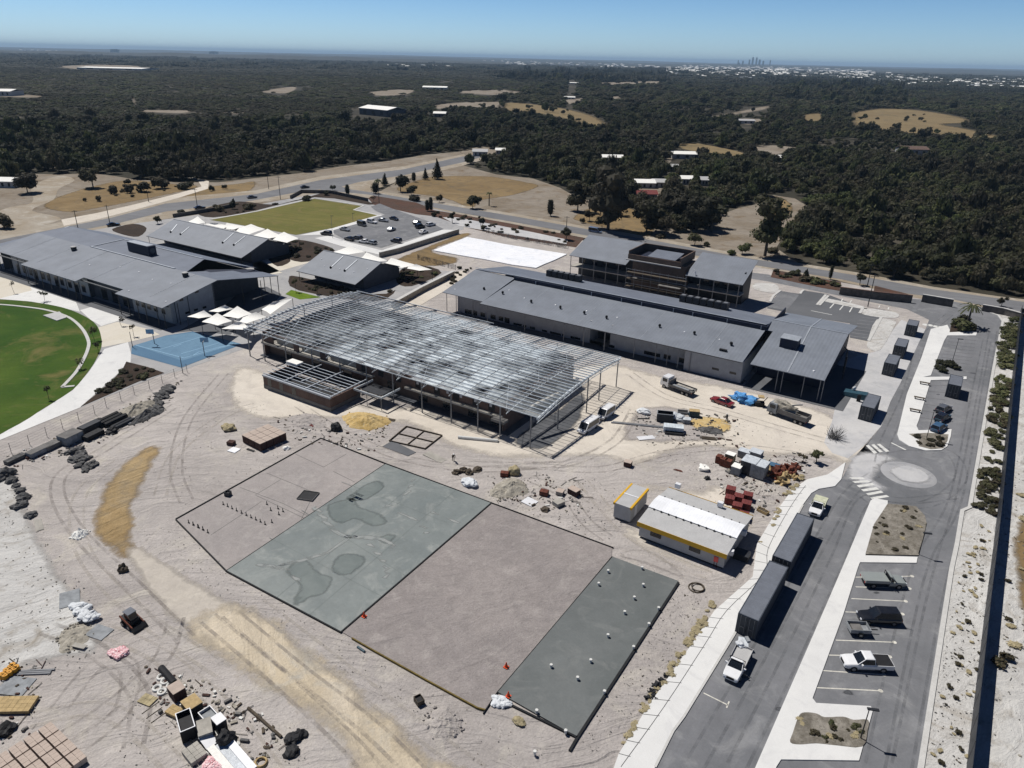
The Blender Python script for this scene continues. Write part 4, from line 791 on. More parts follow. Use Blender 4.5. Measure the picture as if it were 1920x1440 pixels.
for k, (px, py) in enumerate(Q(820, 420, 6, [(525, 743), (735, 788), (1055, 885), (1383, 953), (1652, 1012), (1902, 1065)]) + Q(1060, 420, 6, [(1060, 1162), (1450, 1243), (1863, 1363)]) + [(1371, 648)]):
    p = onplane(px, py, 144.4, 5.0, S4); mb = MB(); mb.tube(p, p + Vector((0, 0, .35)), .16, None, 8); mb.tube(p + Vector((0, 0, .3)), p + Vector((0, 0, .75)), .34, .26, 10); mb.build('vent', 'black', rf)
for px, py in Q(820, 420, 6, [(670, 570), (515, 690), (200, 735), (810, 745), (980, 835), (1330, 912), (1680, 980)]) + Q(1060, 420, 6, [(585, 1053), (1340, 1213), (1735, 1300)]):
    p = onplane(px, py, 144.4, 5.0, S4); MB().blob(p, (.22, .22, .18), 1, .1, 1).build('roof_cap', 'white', rf)
MB().box(-40.6, 147, 5.5, -39, 147.6, 5.85).build('roof_box', 'black', rf)
for x0, x1 in ((-98.5, -87.5), (-59.5, -46.5)): MB().box(x0, 171.5, 6.25, x1, 174.3, 6.39).build('plant_platform', 'flash', rn)
for x0, n in ((-98.3, 6), (-59.3, 7)):
    for k in range(n):
        c = MB().box(x0 + k * 1.8, 171.9, 6.4, x0 + k * 1.8 + 1.45, 173.8, 8.1).build('condenser', 'charcoal', rn); MB().tube((x0 + k * 1.8 + .72, 172.9, 8.1), (x0 + k * 1.8 + .72, 172.9, 8.16), .55, None, 12).build('fan_grille', 'post', c)
for px, py in Q(1060, 420, 6, [(780, 698), (1045, 748), (1360, 805), (1742, 937), (125, 580)]):
    p = onplane(px, py, 161.0, 8.5, -3.1 / 16.6); MB().tube(p, p + Vector((0, 0, .5)), .25, None, 8).build('vent', 'black', rn)

mb = MB(); mb.beam((-101.5, 144.3, 4.93), (-34.7, 144.3, 4.93), .16, .18); mb.build('gutter', 'fascia', t); mb = MB(); mb.beam((-114.6, 161.0, 8.56), (-34.9, 161.0, 8.56), .3, .06); mb.build('ridge_cap', 'flash', rn)
for x in (-90, -74, -58, -43): MB().beam((x, 144.5, 5.03), (x, 160.1, 7.41), .07, .03).build('sheet_lap', 'flash', rf)
# ---- the hall at its right end
t = thing('school_hall', 'dark walled grey roofed hall with a boxy roof cowl, joined to the long classroom block', 'building', (0, 0))
mb = MB(); roofq(mb, [(-33.1, 144.5, 5.0), (-18.4, 144.5, 5.0), (-18.4, 166.3, 8.3), (-34.7, 166.3, 8.3), (-34.7, 160.6, 7.44), (-33.1, 160.6, 7.44)]); roofq(mb, [(-34.7, 166.3, 8.3), (-18.4, 166.3, 8.3), (-18.4, 180.6, 6.1), (-34.7, 180.6, 6.1)]); rf = mb.build('roof', 'roof', t)
MB().box(-34.75, 160.62, 5, -34.55, 178, 8.1).build('side_wall', 'navy', t)
mb = MB(); mb.box(-33.2, 152, 0, -19.6, 152.2, 6); mb.box(-19.8, 152.2, 0, -19.6, 179, 6.1); mb.box(-34.6, 179, 0, -19.6, 179.2, 6); mb.build('wall', 'navy', t)
mb = MB(); mb.beam((-25.6, 144.6, 5.06), (-26.3, 166.3, 8.36), .28, .05); mb.beam((-26.3, 166.3, 8.36), (-26.6, 180.5, 6.16), .28, .05); mb.beam((-34.6, 166.3, 8.34), (-18.5, 166.3, 8.34), .3, .06); mb.build('flashing', 'flash', rf)
p = onplane(1480, 650, 144.5, 5.0, 3.3 / 21.8)
mb = MB(); mb.box(p.x - 1.9, p.y - 1.0, p.z - .35, p.x + 1.7, p.y + 2.2, p.z + 1.9); cw = mb.build('roof_cowl', 'navy', rf); MB().box(p.x - 2.0, p.y - 1.1, p.z + 1.9, p.x + 1.8, p.y + 2.3, p.z + 1.98).build('cowl_top', 'flash', cw)
p = onplane(1526, 696, 144.5, 5.0, 3.3 / 21.8); MB().blob(p, (.3, .3, .25), 1, .1, 1).build('roof_cap', 'white', rf)
for px, py in ((1457.5, 696.5), (1467, 699), (1507, 708), (1538, 714), (1545, 715)): x, y = G(px, py, 5.0); MB().tube((x, 144.8, 0), (x, 144.8, 5.0), .09).build('post', 'post', t)
MB().tube((-17.6, 164, 0), (-17.6, 164, 5.4), .12).beam((-17.6, 164, 5.4), (-18.4, 164, 6), .2, .2).build('downpipe', 'post_dark', t); MB().tube((-17.0, 160, 0), (-17.0, 160, 5.4), .12).build('downpipe', 'post_dark', t)

# ---- two storey block under construction behind it
t = thing('two_storey_block', 'unfinished two storey block with two grey roof halves and a brown brick core between', 'building', (0, 0))
SL = 4.0 / 12.3
for x0, x1 in ((-103.5, -84.6), (-66.3, -50.0)): mb = MB(); roofq(mb, [(x0, 194.7, 7.0), (x1, 194.7, 7.0), (x1, 207.5, 11.1), (x0, 207.5, 11.1)]); mb.build('roof', 'roof', t)
mb = MB(); mb.box(-84.2, 195.0, 8.9, -68.2, 195.3, 10.3); mb.box(-84.2, 195.3, 8.9, -83.9, 207, 11.3); mb.box(-68.5, 195.3, 8.9, -68.2, 207, 11.3); mb.box(-83.9, 206.7, 8.9, -68.5, 207, 11.3); mb.build('parapet', 'brick_brown', t)
MB().box(-84.6, 194.5, 8.6, -67.8, 194.95, 8.88).build('coping', 'offwhite', t)
mb = MB(); mb.box(-83.9, 195.3, 8.9, -68.5, 206.7, 9.0); mb.build('deck', 'navy', t)
mb = MB(); roofq(mb, [(-79, 197, 10.0), (-70.5, 197, 10.0), (-70.5, 204.0, 10.7), (-79, 204.0, 10.7)]); mb.build('core_roof', 'roof_b', t)
MB().box(-83.0, 196.2, 0, -67, 205, 8.88).build('core_wall', 'brick_brown', t)
MB().box(-102.5, 199.5, 0, -83.1, 200, 8.2).build('wall', 'charcoal', t); MB().box(-66.9, 199.5, 0, -51, 200, 8.2).box(-51.3, 200, 0, -51, 207, 9).build('wall', 'charcoal', t)
MB().box(-103, 195, 3.5, -83.2, 199.4, 3.75).build('floor_slab', 'concrete', t); MB().box(-66, 195, 3.5, -50.5, 199.4, 3.75).build('floor_slab', 'concrete', t)
MB().box(-83, 193.6, 3.2, -65, 196.1, 3.45).build('floor_slab', 'concrete_d', t)
for x in (-103, -99, -95, -91, -87, -66, -62, -58, -54, -51): MB().tube((x, 195.1, 0), (x, 195.1, 7.0), .11).build('post', 'post', t)
for x in (-101, -97, -93, -89, -61.5, -58.5, -55.5, -52.5): MB().box(x - .8, 199.44, 4.2, x + .8, 199.49, 6.6).build('window', 'glass', t)
sc_ = thing('scaffold', 'brown boarded scaffold with pale rails against the brick core of the unfinished two storey block', 'scaffold', (-74, 192.6))
for z in (1.6, 3.9, 5.8): MB().box(-9, -.6, z, 9, .6, z + .06).build('deck_boards', 'wood_d', sc_)
for z in (2.6, 4.9, 6.8): MB().beam((-9, -.62, z), (9, -.62, z), .07, .07).build('rail', 'flash', sc_)
for k in range(8): MB().tube((-9 + k * 18 / 7, -.62, 0), (-9 + k * 18 / 7, -.62, 7.2), .05).build('standard', 'post', sc_)
MB().box(1.5, -2.2, 3.9, 8, -.62, 4.0).build('loading_bay', 'concrete_d', sc_)

# ---- main building on the left
t = thing('main_school_building', 'broad grey gabled school building beside the oval, dark air conditioning plant on its roof', 'building', (0, 0))
mb = MB()
roofq(mb, [(-247, 97.2, 6.08), (-225.5, 97.2, 6.08), (-225.5, 94.8, 5.6), (-197.2, 94.8, 5.6), (-197.2, 97.2, 6.08), (-179, 97.2, 6.08), (-179, 94.8, 5.6), (-159.3, 94.8, 5.6), (-159.3, 110.8, 8.8), (-247, 110.8, 8.8)])
rs = mb.build('roof', 'roof', t)
mb = MB(); roofq(mb, [(-247, 110.81, 8.78), (-172, 110.81, 8.78), (-178.5, 121, 9.1), (-247, 121, 9.1)]); roofq(mb, [(-247, 121.01, 9.1), (-178.5, 121.01, 9.1), (-170.5, 132, 5.5), (-247, 132, 5.3)]); roofq(mb, [(-172, 110.81, 8.78), (-159.3, 110.81, 8.78), (-159.3, 130, 5.6), (-166, 130, 5.6), (-166, 123.5, 6.75), (-170, 123.5, 6.7), (-170, 116.5, 7.75), (-172, 116.5, 7.75)]); mb.build('roof', 'roof_b', t)
mb = MB(); roofq(mb, [(-247.02, 97.2, 6.08), (-247.02, 121, 9.1), (-256, 119, 6.8), (-256, 97.2, 5.0)]); mb.build('roof', 'roof_b', t)
mb = MB(); mb.poly([(-178.4, 117, 7.0), (-166, 117, 6.6), (-166, 130, 5.4), (-171, 131, 5.3)]); mb.build('roof_well', 'navy', t)
mb = MB(); mb.beam((-217, 110.9, 8.9), (-177, 110.9, 8.9), .45, .16); mb.beam((-217, 110.9, 8.9), (-217, 121, 9.2), .4, .12); mb.beam((-217, 121, 9.2), (-179, 121, 9.2), .35, .12); mb.beam((-247, 97.2, 6.16), (-247, 121, 9.2), .5, .1); mb.build('flashing', 'flash', rs)
mb = MB(); mb.box(-239, 98.4, 0, -198, 98.6, 6); mb.box(-178, 98.4, 0, -161.8, 98.6, 6); mb.build('wall', 'wall', t)
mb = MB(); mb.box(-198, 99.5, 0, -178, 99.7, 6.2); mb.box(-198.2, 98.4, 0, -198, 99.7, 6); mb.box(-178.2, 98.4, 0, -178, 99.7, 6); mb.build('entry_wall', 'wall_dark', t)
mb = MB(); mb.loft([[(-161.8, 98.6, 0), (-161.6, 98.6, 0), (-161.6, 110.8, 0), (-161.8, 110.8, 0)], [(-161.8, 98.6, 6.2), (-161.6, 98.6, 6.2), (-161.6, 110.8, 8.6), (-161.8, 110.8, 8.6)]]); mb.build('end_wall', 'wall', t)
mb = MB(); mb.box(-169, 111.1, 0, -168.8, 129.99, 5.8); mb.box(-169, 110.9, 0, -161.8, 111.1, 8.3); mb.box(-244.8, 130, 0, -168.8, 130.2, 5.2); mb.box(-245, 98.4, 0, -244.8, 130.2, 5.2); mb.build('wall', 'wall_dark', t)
rng = random.Random(3)
for k, x in enumerate([-236, -232.5, -229, -226, -222, -219, -215, -212, -208, -204.5, -201]): MB().box(x - .9, 98.34, 1.0 if k % 3 else .2, x + .9, 98.39, 3.1).build('window', 'glass', t)
for x in (-176, -173.5, -171, -168.2, -165): MB().box(x - .75, 98.34, 2.0, x + .75, 98.39, 3.3).build('window', 'glass', t)
for x in (-193, -188, -183): MB().box(x - 1.3, 99.42, .1, x + 1.3, 99.49, 3.2).build('door', 'glass', t)
for y, z in ((101.5, 5.2), (106, 6.2), (102.5, 1.6), (105, 1.7), (107.5, 1.7)): MB().box(-161.58, y - .55, z, -161.54, y + .55, z + .55).build('vent_window', 'glass', t)
for y in (99.5, 103.2, 110.6): MB().box(-161.59, y - .06, 0, -161.5, y + .06, 6.2 + (y - 98.6) * .19).build('downpipe', 'post_dark', t)
for x in [-238, -233, -228.5, -224.5, -220, -216, -211.5, -207, -203, -199] : MB().tube((x, 95.2 if x > -225 else 97.4, 0), (x, 95.2 if x > -225 else 97.4, 5.7), .1).build('post', 'post_dark', t)
for x in (-196.5, -178.6, -174.5, -170.5, -167.1, -162.4, -159.7): MB().tube((x, 95.2, 0), (x, 95.2, 5.6), .1).build('post', 'post_dark', t)
for x, y in ((-159.6, 99), (-159.6, 129.8), (-162.7, 129.8), (-165.4, 129.8), (-168.2, 129.8), (-159.6, 124), (-159.6, 118), (-246, 98), (-252, 98), (-246, 104)): MB().tube((x, y, 0), (x, y, 5.6), .1).build('post', 'post_dark', t)
MB().box(-246, 96.5, 5.2, -159.7, 96.9, 5.4).build('gutter', 'fascia', t)
for px, py in Q(0, 400, 4.8, [(808, 467), (1083, 485), (1252, 528), (1375, 597), (1540, 632), (1162, 698), (1495, 795)]):
    p = onplane(px, py, 94.8, 5.6, .2); MB().blob(p, (.28, .28, .22), 1, .1, 1).build('roof_cap', 'white', rs)
for px, py in ((139, 469), (348, 518)):
    p = onplane(px, py, 94.8, 5.6, .2); v = MB().tube(p - Vector((0, 0, .2)), p + Vector((0, 0, 1.0)), .7, .8, 12).build('vent_pod', 'charcoal', rs); MB().tube(p + Vector((0, 0, 1.0)), p + Vector((0, 0, 1.15)), .8, .5, 12).build('pod_cap', 'offwhite', v)
a = MB().box(-203.5, 114.2, 9.0, -193.5, 116.6, 11.6).build('plant_unit', 'navy', t); MB().box(-202.5, 114.4, 8.8, -194.5, 116.4, 9.0).build('plinth', 'black', a); MB().box(-203.5, 114.3, 11.6, -194.0, 116.5, 11.7).build('plant_top', 'flash', a); MB().tube((-193.5, 115.4, 10.3), (-193.42, 115.4, 10.3), .8, None, 14).build('fan', 'wall_dark', a)  # navy puts the unit's shaded front into its colour

for x in (-236, -222, -208, -194, -168): MB().beam((x, 97.4, 6.16), (x, 110.7, 8.83), .07, .03).build('sheet_lap', 'flash', rs)
# ---- the two low gabled classrooms
def gable_room(label, x0, x1, strips, seed):
    t = thing('gabled_classroom', label, 'building', (0, 0), 0, 'low gabled classrooms with shade sails')
    y0, zr = 142.6, 7.0
    mb = MB(); roofq(mb, [(x0, y0, 3.0), (x1, y0, 3.0), (x1, y0 + 3, 4.0), (x0, y0 + 3, 4.0)]); roofq(mb, [(x0, y0 + 3, 4.0), (x1, y0 + 3, 4.0), (x1, 153.8, zr), (x0, 153.8, zr)]); r = mb.build('roof', 'roof', t)
    mb = MB(); roofq(mb, [(x0, 153.82, zr), (x1, 153.82, zr), (x1, 165, 3.0), (x0, 165, 3.0)]); mb.build('roof', 'roof_b', t)
    mb = MB(); y1 = 147.5; mb.box(x0 + 2, y1, 0, x1 - 1.5, y1 + .2, 4.3)
    for x in (x0 + 2, x1 - 1.7): mb.loft([[(x, y1 + .2, 0), (x + .2, y1 + .2, 0), (x + .2, 163, 0), (x, 163, 0)], [(x, y1 + .2, 4.4), (x + .2, y1 + .2, 4.4), (x + .2, 163, 3.4), (x, 163, 3.4)]]); mb.poly([(x + .2, y1 + .2, 4.4), (x + .2, 163, 3.4), (x + .2, 153.8, 6.7)]); mb.poly([(x, y1 + .2, 4.4), (x, 163, 3.4), (x, 153.8, 6.7)])
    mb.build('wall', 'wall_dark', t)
    k = x0 + 4
    while k < x1 - 4: MB().box(k, y1 - .05, .6, k + 2, y1 - .01, 2.4).build('window', 'glass', t); k += 4.2
    MB().beam((x0, 153.8, zr + .06), (x1, 153.8, zr + .06), .3, .07).build('ridge_cap', 'flash', r); MB().beam((x0, y0 - .08, 2.95), (x1, y0 - .08, 2.95), .14, .16).build('gutter', 'fascia', t)
    for x in (x0 + .6, (x0 + x1) / 2, x1 - .6): MB().tube((x, y0 + .3, 0), (x, y0 + .3, 3.0), .08).build('post', 'post_dark', t)
    for a, b in strips:
        p, q = onplane(*a, 145.6, 4.0, 3 / 8.2), onplane(*b, 145.6, 4.0, 3 / 8.2)
        if q.y > 153.6: q = p.lerp(q, (153.6 - p.y) / (q.y - p.y))
        s = MB().beam(p + Vector((0, 0, .08)), q + Vector((0, 0, .08)), .3, .12).build('roof_pipe', 'flash', r); MB().blob(p + Vector((0, 0, .2)), (.36, .36, .34), 2, .1, 1).build('pipe_cowl', 'black', s)
    return t, r
U = lambda L: Q(240, 380, 6, L); V = lambda L: Q(520, 380, 6, L)
t, r = gable_room('longer low gabled classroom behind the main building, four pale pipes on its roof', -241, -191.3, [U([(480, 335), (555, 245)]), U([(590, 360), (690, 275)]), U([(1065, 455), (1190, 345)]), U([(1190, 480), (1320, 378)])], 1)
t, r = gable_room('shorter low gabled classroom ringed by garden beds, two pale pipes on its roof', -166.4, -142.9, [V([(600, 735), (740, 605)]), V([(757, 770), (900, 645)])], 2)
for q in V([(497, 637), (533, 710), (705, 745), (862, 780), (1015, 745)]):
    p = onplane(*q, 145.6, 4.0, 3 / 8.2); MB().blob(p, (.25, .25, .2), 1, .1, 1).build('roof_cap', 'white', r)

# ---- shade sails
def sail(pts, hs, label):
    c = [Vector((*G(px, py, h), h)) for (px, py), h in zip(pts, hs)]
    o = sum(c, Vector()) / len(c); t = thing('shade_sail', label, 'shade sail', (o.x, o.y), 0, 'white shade sails over the school yards')
    c = [p - Vector((o.x, o.y, 0)) for p in c]; n = 6; mb = MB(); g = []
    for i in range(n + 1):
        for j in range(n + 1):
            u, v = i / n, j / n; p = c[0] * (1 - u) * (1 - v) + c[1] * u * (1 - v) + c[2] * u * v + c[3] * (1 - u) * v
            m = sum(c, Vector()) / 4; e = max(abs(u - .5), abs(v - .5)) * 2; k = .13 * e * (1 - min(abs(u - .5), abs(v - .5)) * 2) ** 1
            p = p.lerp(m, .5 * k if e > .3 else 0); g.append(mb.pt(p))
    for i in range(n):
        for j in range(n): mb.face((g[i * (n + 1) + j], g[(i + 1) * (n + 1) + j], g[(i + 1) * (n + 1) + j + 1], g[i * (n + 1) + j + 1]))
    mb.build('fabric', 'sail', t, smooth=True)
    for p in (c[0], c[2]) if len(set(hs)) > 1 else c: MB().tube((p.x, p.y, 0), (p.x, p.y, p.z + .1), .07).build('post', 'post_dark', t)
HY = (3.4, 4.8, 3.4, 4.4)
for L, lab in ((U([(665, 1282), (855, 1210), (962, 1280), (795, 1300)]), 'small white shade sail closest to the end wall of the main building'), (U([(905, 1222), (1090, 1150), (1192, 1195), (1010, 1232)]), 'narrow white shade sail farthest back in the cluster near the blue court'),
               (U([(825, 1340), (1005, 1240), (1172, 1332), (1010, 1380)]), 'white kite shaped sail in the middle of the cluster near the blue court'), (U([(1055, 1275), (1230, 1163), (1398, 1250), (1240, 1302)]), 'tall peaked white sail in the cluster beside the dark verandah shadow'),
               (U([(1190, 1330), (1440, 1228), (1562, 1285), (1330, 1357)]), 'white sail touching the corner of the bare steel roof frame'), (U([(1050, 1420), (1230, 1338), (1400, 1370), (1290, 1428)]), 'white sail lowest in the cluster, above the blue court corner'),
               (U([(1500, 1200), (1640, 1110), (1850, 1080), (1600, 1255)]), 'long white sail running behind the bare steel roof frame'),
               (U([(678, 214), (785, 153), (872, 224), (780, 242)]), 'pointed white sail by the far end of the longer gabled classroom'), (U([(845, 240), (965, 222), (1150, 262), (1075, 292)]), 'low white sail second along the back of the longer gabled classroom'),
               (U([(1060, 292), (1110, 225), (1312, 265), (1190, 302)]), 'white sail third along the back of the longer gabled classroom'), (U([(1180, 302), (1385, 240), (1542, 295), (1320, 372)]), 'large white sail at the middle of the row beside the dry turf'),
               (U([(1400, 372), (1570, 293), (1745, 380), (1590, 402)]), 'white sail near the gable end of the longer classroom'), (U([(1580, 402), (1755, 328), (1922, 400), (1750, 467)]), 'last white sail of the row beside the dry turf, above the planted bed'),
               (V([(585, 570), (820, 485), (992, 555), (800, 582)]), 'white sail between the car park and the shorter gabled classroom'), (V([(920, 640), (1000, 558), (1237, 650), (1090, 672)]), 'white sail over the far eave of the shorter gabled classroom'),
               (V([(1180, 702), (1280, 620), (1572, 702), (1400, 732)]), 'cream white sail beside the limestone terrace wall'), (V([(1420, 735), (1560, 690), (1742, 755), (1600, 765)]), 'small white sail end piece by the wire fence')):
    sail(L, HY, lab)

# ================================================================== THE BARE STEEL HALL
def netting():
    m, n, p = newmat('roof_safety_mesh'); v = coord(n, 'pos')
    p.inputs['Base Color'].default_value = (*A(226, 236, 242, .95), 1); p.inputs['Roughness'].default_value = 0.6
    g = noise_fac(n, v, 1.0, 6, 0.8, 0.30, 0.52, 0.8, (0.4, 1.6, 1))
    q = nd(n, 'ShaderNodeVectorMath', operation='DIVIDE'); q.inputs[1].default_value = (3.16, 1.172, 50); n.links.new(v, q.inputs[0]); off = nd(n, 'ShaderNodeVectorMath', operation='ADD'); off.inputs[1].default_value = (.3, -.31, 0); n.links.new(q.outputs[0], off.inputs[0])
    fl = nd(n, 'ShaderNodeVectorMath', operation='FLOOR'); n.links.new(off.outputs[0], fl.inputs[0]); wn = nd(n, 'ShaderNodeTexWhiteNoise', noise_dimensions='3D'); n.links.new(fl.outputs[0], wn.inputs['Vector'])
    fb = noise_fac(n, v, 0.10, 4, 0.6, 0.32, 0.62, 0.6); fs = nd(n, 'ShaderNodeMath', operation='MULTIPLY_ADD'); fs.inputs[1].default_value = .7; n.links.new(wn.outputs[0], fs.inputs[0]); n.links.new(fb, fs.inputs[2])
    fr = nd(n, 'ShaderNodeMapRange'); fr.inputs[1].default_value = .40; fr.inputs[2].default_value = 1.25; n.links.new(fs.outputs[0], fr.inputs[0]); f = fr.outputs[0]
    sx = nd(n, 'ShaderNodeSeparateXYZ'); n.links.new(v, sx.inputs[0])
    mr = nd(n, 'ShaderNodeMapRange'); mr.inputs[1].default_value = -122; mr.inputs[2].default_value = -95; mr.inputs[3].default_value = 0.05; mr.inputs[4].default_value = 1.0; n.links.new(sx.outputs[0], mr.inputs[0])
    m2_ = nd(n, 'ShaderNodeMapRange'); m2_.inputs[1].default_value = -68; m2_.inputs[2].default_value = -62; m2_.inputs[3].default_value = 1.0; m2_.inputs[4].default_value = .3; n.links.new(sx.outputs[0], m2_.inputs[0]); mq = nd(n, 'ShaderNodeMath', operation='MULTIPLY'); n.links.new(mr.outputs[0], mq.inputs[0]); n.links.new(m2_.outputs[0], mq.inputs[1]); mr = mq
    a = nd(n, 'ShaderNodeMath', operation='MULTIPLY'); n.links.new(f, a.inputs[0]); n.links.new(g, a.inputs[1])
    b = nd(n, 'ShaderNodeMath', operation='MULTIPLY'); n.links.new(a.outputs[0], b.inputs[0]); n.links.new(mr.outputs[0], b.inputs[1])
    c = nd(n, 'ShaderNodeMath', operation='MULTIPLY'); n.links.new(b.outputs[0], c.inputs[0]); c.inputs[1].default_value = 0.80
    tr = nd(n, 'ShaderNodeBsdfTransparent'); ms = nd(n, 'ShaderNodeMixShader')
    n.links.new(c.outputs[0], ms.inputs[0]); n.links.new(tr.outputs[0], ms.inputs[1]); n.links.new(p.outputs[0], ms.inputs[2])
    n.links.new(ms.outputs[0], n.nodes['Material Output'].inputs[0]); return m
M['net'] = netting()
t = thing('steel_framed_hall', 'half built hall with a bare arched steel roof frame over brick and concrete', 'building', (0, 0))
XW, XE, YS, YN = -130.5, -54.7, 95.3, 129.5
def arch(y): u = (y - 112.4) / 17.1; return 6.4 + 1.15 * (1 - u * u)
def back_y(x): return 131.5 if x < -88 else (129.8 if x < -70 else 128.2)
NP = 30
for k in range(NP):
    y = YS + (YN - YS) * k / (NP - 1) + (1.2 if k == NP - 1 else 0); z = arch(y) + .1
    if k == NP - 1: MB().box(XW, y - .07, z - .1, -88, y + .07, z + .1).build('purlin', 'galv', t)
    else:
        x1 = XE + random.uniform(-.3, .3); jog = random.uniform(-.06, .06)
        MB().box(XW + random.uniform(-.4, .3), y - .055 + jog, z - .04, x1, y + .055 + jog, z + .12).build('purlin', 'galv', t)
for k in range(13):
    x = XW + .4 + (XE - XW - .8) * k / 12; pts = [(x, YS + (back_y(x) - YS) * i / 12, arch(YS + (back_y(x) - YS) * i / 12) - .25) for i in range(13)]
    mb = MB()
    for a, b in zip(pts[:-1], pts[1:]): mb.beam(a, b, .22, .42)
    mb.build('rafter', 'galv' if k in (0, 12) else 'post', t)
for k in range(12):                                             # bridging and diagonal ties between the rafters
    x0 = XW + .4 + (XE - XW - .8) * k / 12; x1 = XW + .4 + (XE - XW - .8) * (k + 1) / 12; xm = (x0 + x1) / 2; mb = MB()
    for i in range(12): y0, y1 = YS + (128 - YS) * i / 12, YS + (128 - YS) * (i + 1) / 12; mb.beam((xm, y0, arch(y0) - .02), (xm, y1, arch(y1) - .02), .07, .07)
    mb.build('bridging', 'post', t)
    if k % 3 == 1:
        for ya, yb in ((YS, 106), (106, 117), (117, 128)): MB().beam((x0, ya, arch(ya) - .1), (x1, yb, arch(yb) - .1), .06, .06).build('tie_rod', 'galv', t); MB().beam((x1, ya, arch(ya) - .1), (x0, yb, arch(yb) - .1), .06, .06).build('tie_rod', 'galv', t)
for k in range(13):                                             # open web under each rafter
    x = XW + .4 + (XE - XW - .8) * k / 12; mb = MB(); n_ = 22
    for i in range(n_): y0, y1 = YS + (128 - YS) * i / n_, YS + (128 - YS) * (i + 1) / n_; mb.beam((x, y0, arch(y0) - (.4 if i % 2 else 1.0)), (x, y1, arch(y1) - (1.0 if i % 2 else .4)), .06, .06); mb.beam((x, y0, arch(y0) - 1.0), (x, y1, arch(y1) - 1.0), .10, .10)
    mb.build('truss_web', 'galv', t)
mb = MB(); g = []; nx, ny = 38, 14
for i in range(nx + 1):
    for j in range(ny + 1):
        y = YS + .2 + (128 - YS) * j / ny; x = XW + (XE - XW) * i / nx; g.append(mb.pt((x, y, arch(y) - .06)))
for i in range(nx):
    for j in range(ny): mb.face((g[i * (ny + 1) + j], g[(i + 1) * (ny + 1) + j], g[(i + 1) * (ny + 1) + j + 1], g[i * (ny + 1) + j + 1]))
mb.build('roof_mesh', 'net', t)
for x in (-129.5, -124.6, -117.5, -109.5, -101.5, -94.3, -87.5, -80.4, -73.5, -67.5, -62.7, -56.4): MB().tube((x, 95.5, 0), (x, 95.5, 6.3), .13).build('post', 'post', t)
for x, y in ((-129.5, 103), (-129.5, 112), (-129.5, 121), (-129.5, 130), (-118, 130.5), (-106, 130.5), (-94, 130.5), (-82, 128.5), (-70, 128.5), (-55.4, 128), (-55.4, 120), (-54.9, 113.7), (-56, 104.5)): MB().tube((x, y, 0), (x, y, arch(y) - .2), .12).build('post', 'post', t)
MB().prism([(-128, 97), (-62, 97), (-62, 126), (-128, 126)], .05, .22).build('ground_slab', 'wall_dark', t)  # slab coloured dark to stand for the shade under the roof
mb = MB(); mb.box(-127.5, 97.2, 3.05, -108, 125, 3.42); mb.box(-107.9, 97.2, 3.05, -94.6, 125, 3.42); mb.box(-86, 97.0, 3.05, -63.5, 125, 3.40); mb.box(-94.5, 103, 3.05, -86.1, 125, 3.4); mb.build('upper_floor_slab', 'concrete', t); MB().box(-126.8, 99.6, 3.43, -64, 124, 3.47).build('floor_shade_sheet', 'charcoal', t)  # thin charcoal sheet paints the interior shade onto the upper floor
MB().box(-64.8, 95.6, 2.9, -62.0, 97.1, 3.35).build('floor_slab', 'concrete_d', t)
mb = MB(); y = 97.7
for x0, x1 in ((-127, -124), (-117.5, -116), (-109.5, -107.5), (-99.2, -63.7)): mb.box(x0, y, 3.43, x1, y + .25, 5.7)
mb.box(-127, y, 5.0, -99.2, y + .25, 5.75); mb.box(-63.7, y, .22, -63.45, 124, 5.8); mb.box(-127.2, y, .22, -127, 124, 5.8)
mb.build('brick_wall', 'brick', t)
mb = MB(); mb.box(-127, 99.0, .22, -63.8, 99.18, 3.04); mb.box(-127, 124.2, .22, -63.8, 124.4, 5.9); mb.build('brick_wall', 'brick_brown', t)
for x0, x1 in ((-123.8, -118), (-115.9, -109.7), (-107.4, -99.4)): MB().box(x0, 98.6, 3.45, x1, 98.7, 5.0).build('opening_light_panel', 'concrete', t)  # pale panels stand in for light seen through the openings
for x in (-121, -112, -103, -91, -83, -77, -71, -66): MB().box(x - 1.1, 98.9, .5, x + 1.1, 98.97, 2.6).build('window', 'glass', t)
for k in range(6): MB().box(-117 + k * 9, 103, 3.45, -116.8 + k * 9, 123, 5.6).build('partition', 'concrete_d' if k % 2 else 'brick_brown', t)
for x in (-97, -92.5, -88, -83, -78.5, -74, -69.5, -66): MB().box(x - .7, 97.64, 3.75, x + .7, 97.69, 4.9).build('window_opening', 'black', t)
for x in (-81, -76.6, -74, -71, -67.8, -64.5): MB().box(x - .3, 95.2, 5.9, x + .2, 95.26, 6.45).build('fixing_plate', 'offwhite', t)
mb = MB(); mb.box(-94.2, 91.6, 2.55, -87.0, 91.75, 2.95); mb.box(-87.15, 91.76, 2.55, -87.0, 97, 2.95); mb.box(-94.2, 91.76, 2.55, -94.05, 97, 2.95); mb.build('canopy_frame', 'galv', t)
MB().box(-93, 92.6, 2.6, -88, 96, 2.7).build('canopy_deck', 'charcoal', t)
for x in (-91, -87.3): MB().tube((x, 91.8, 0), (x, 91.8, 2.55), .07).build('post', 'post', t)
mb = MB(); mb.beam((-59.5, 100, 5.2), (-57.2, 107, 6.2), .5, .5); mb.beam((-60, 99, 4.9), (-56.6, 99, 4.9), .4, .4); mb.build('end_bracing', 'concrete', t)
e = thing('brick_annex', 'low red brick annex with bare white roof battens, in front of the steel roof frame', 'building', (0, 0))
mb = MB(); X0, X1, Y0, Y1 = -113.4, -94.7, 85.9, 93.8
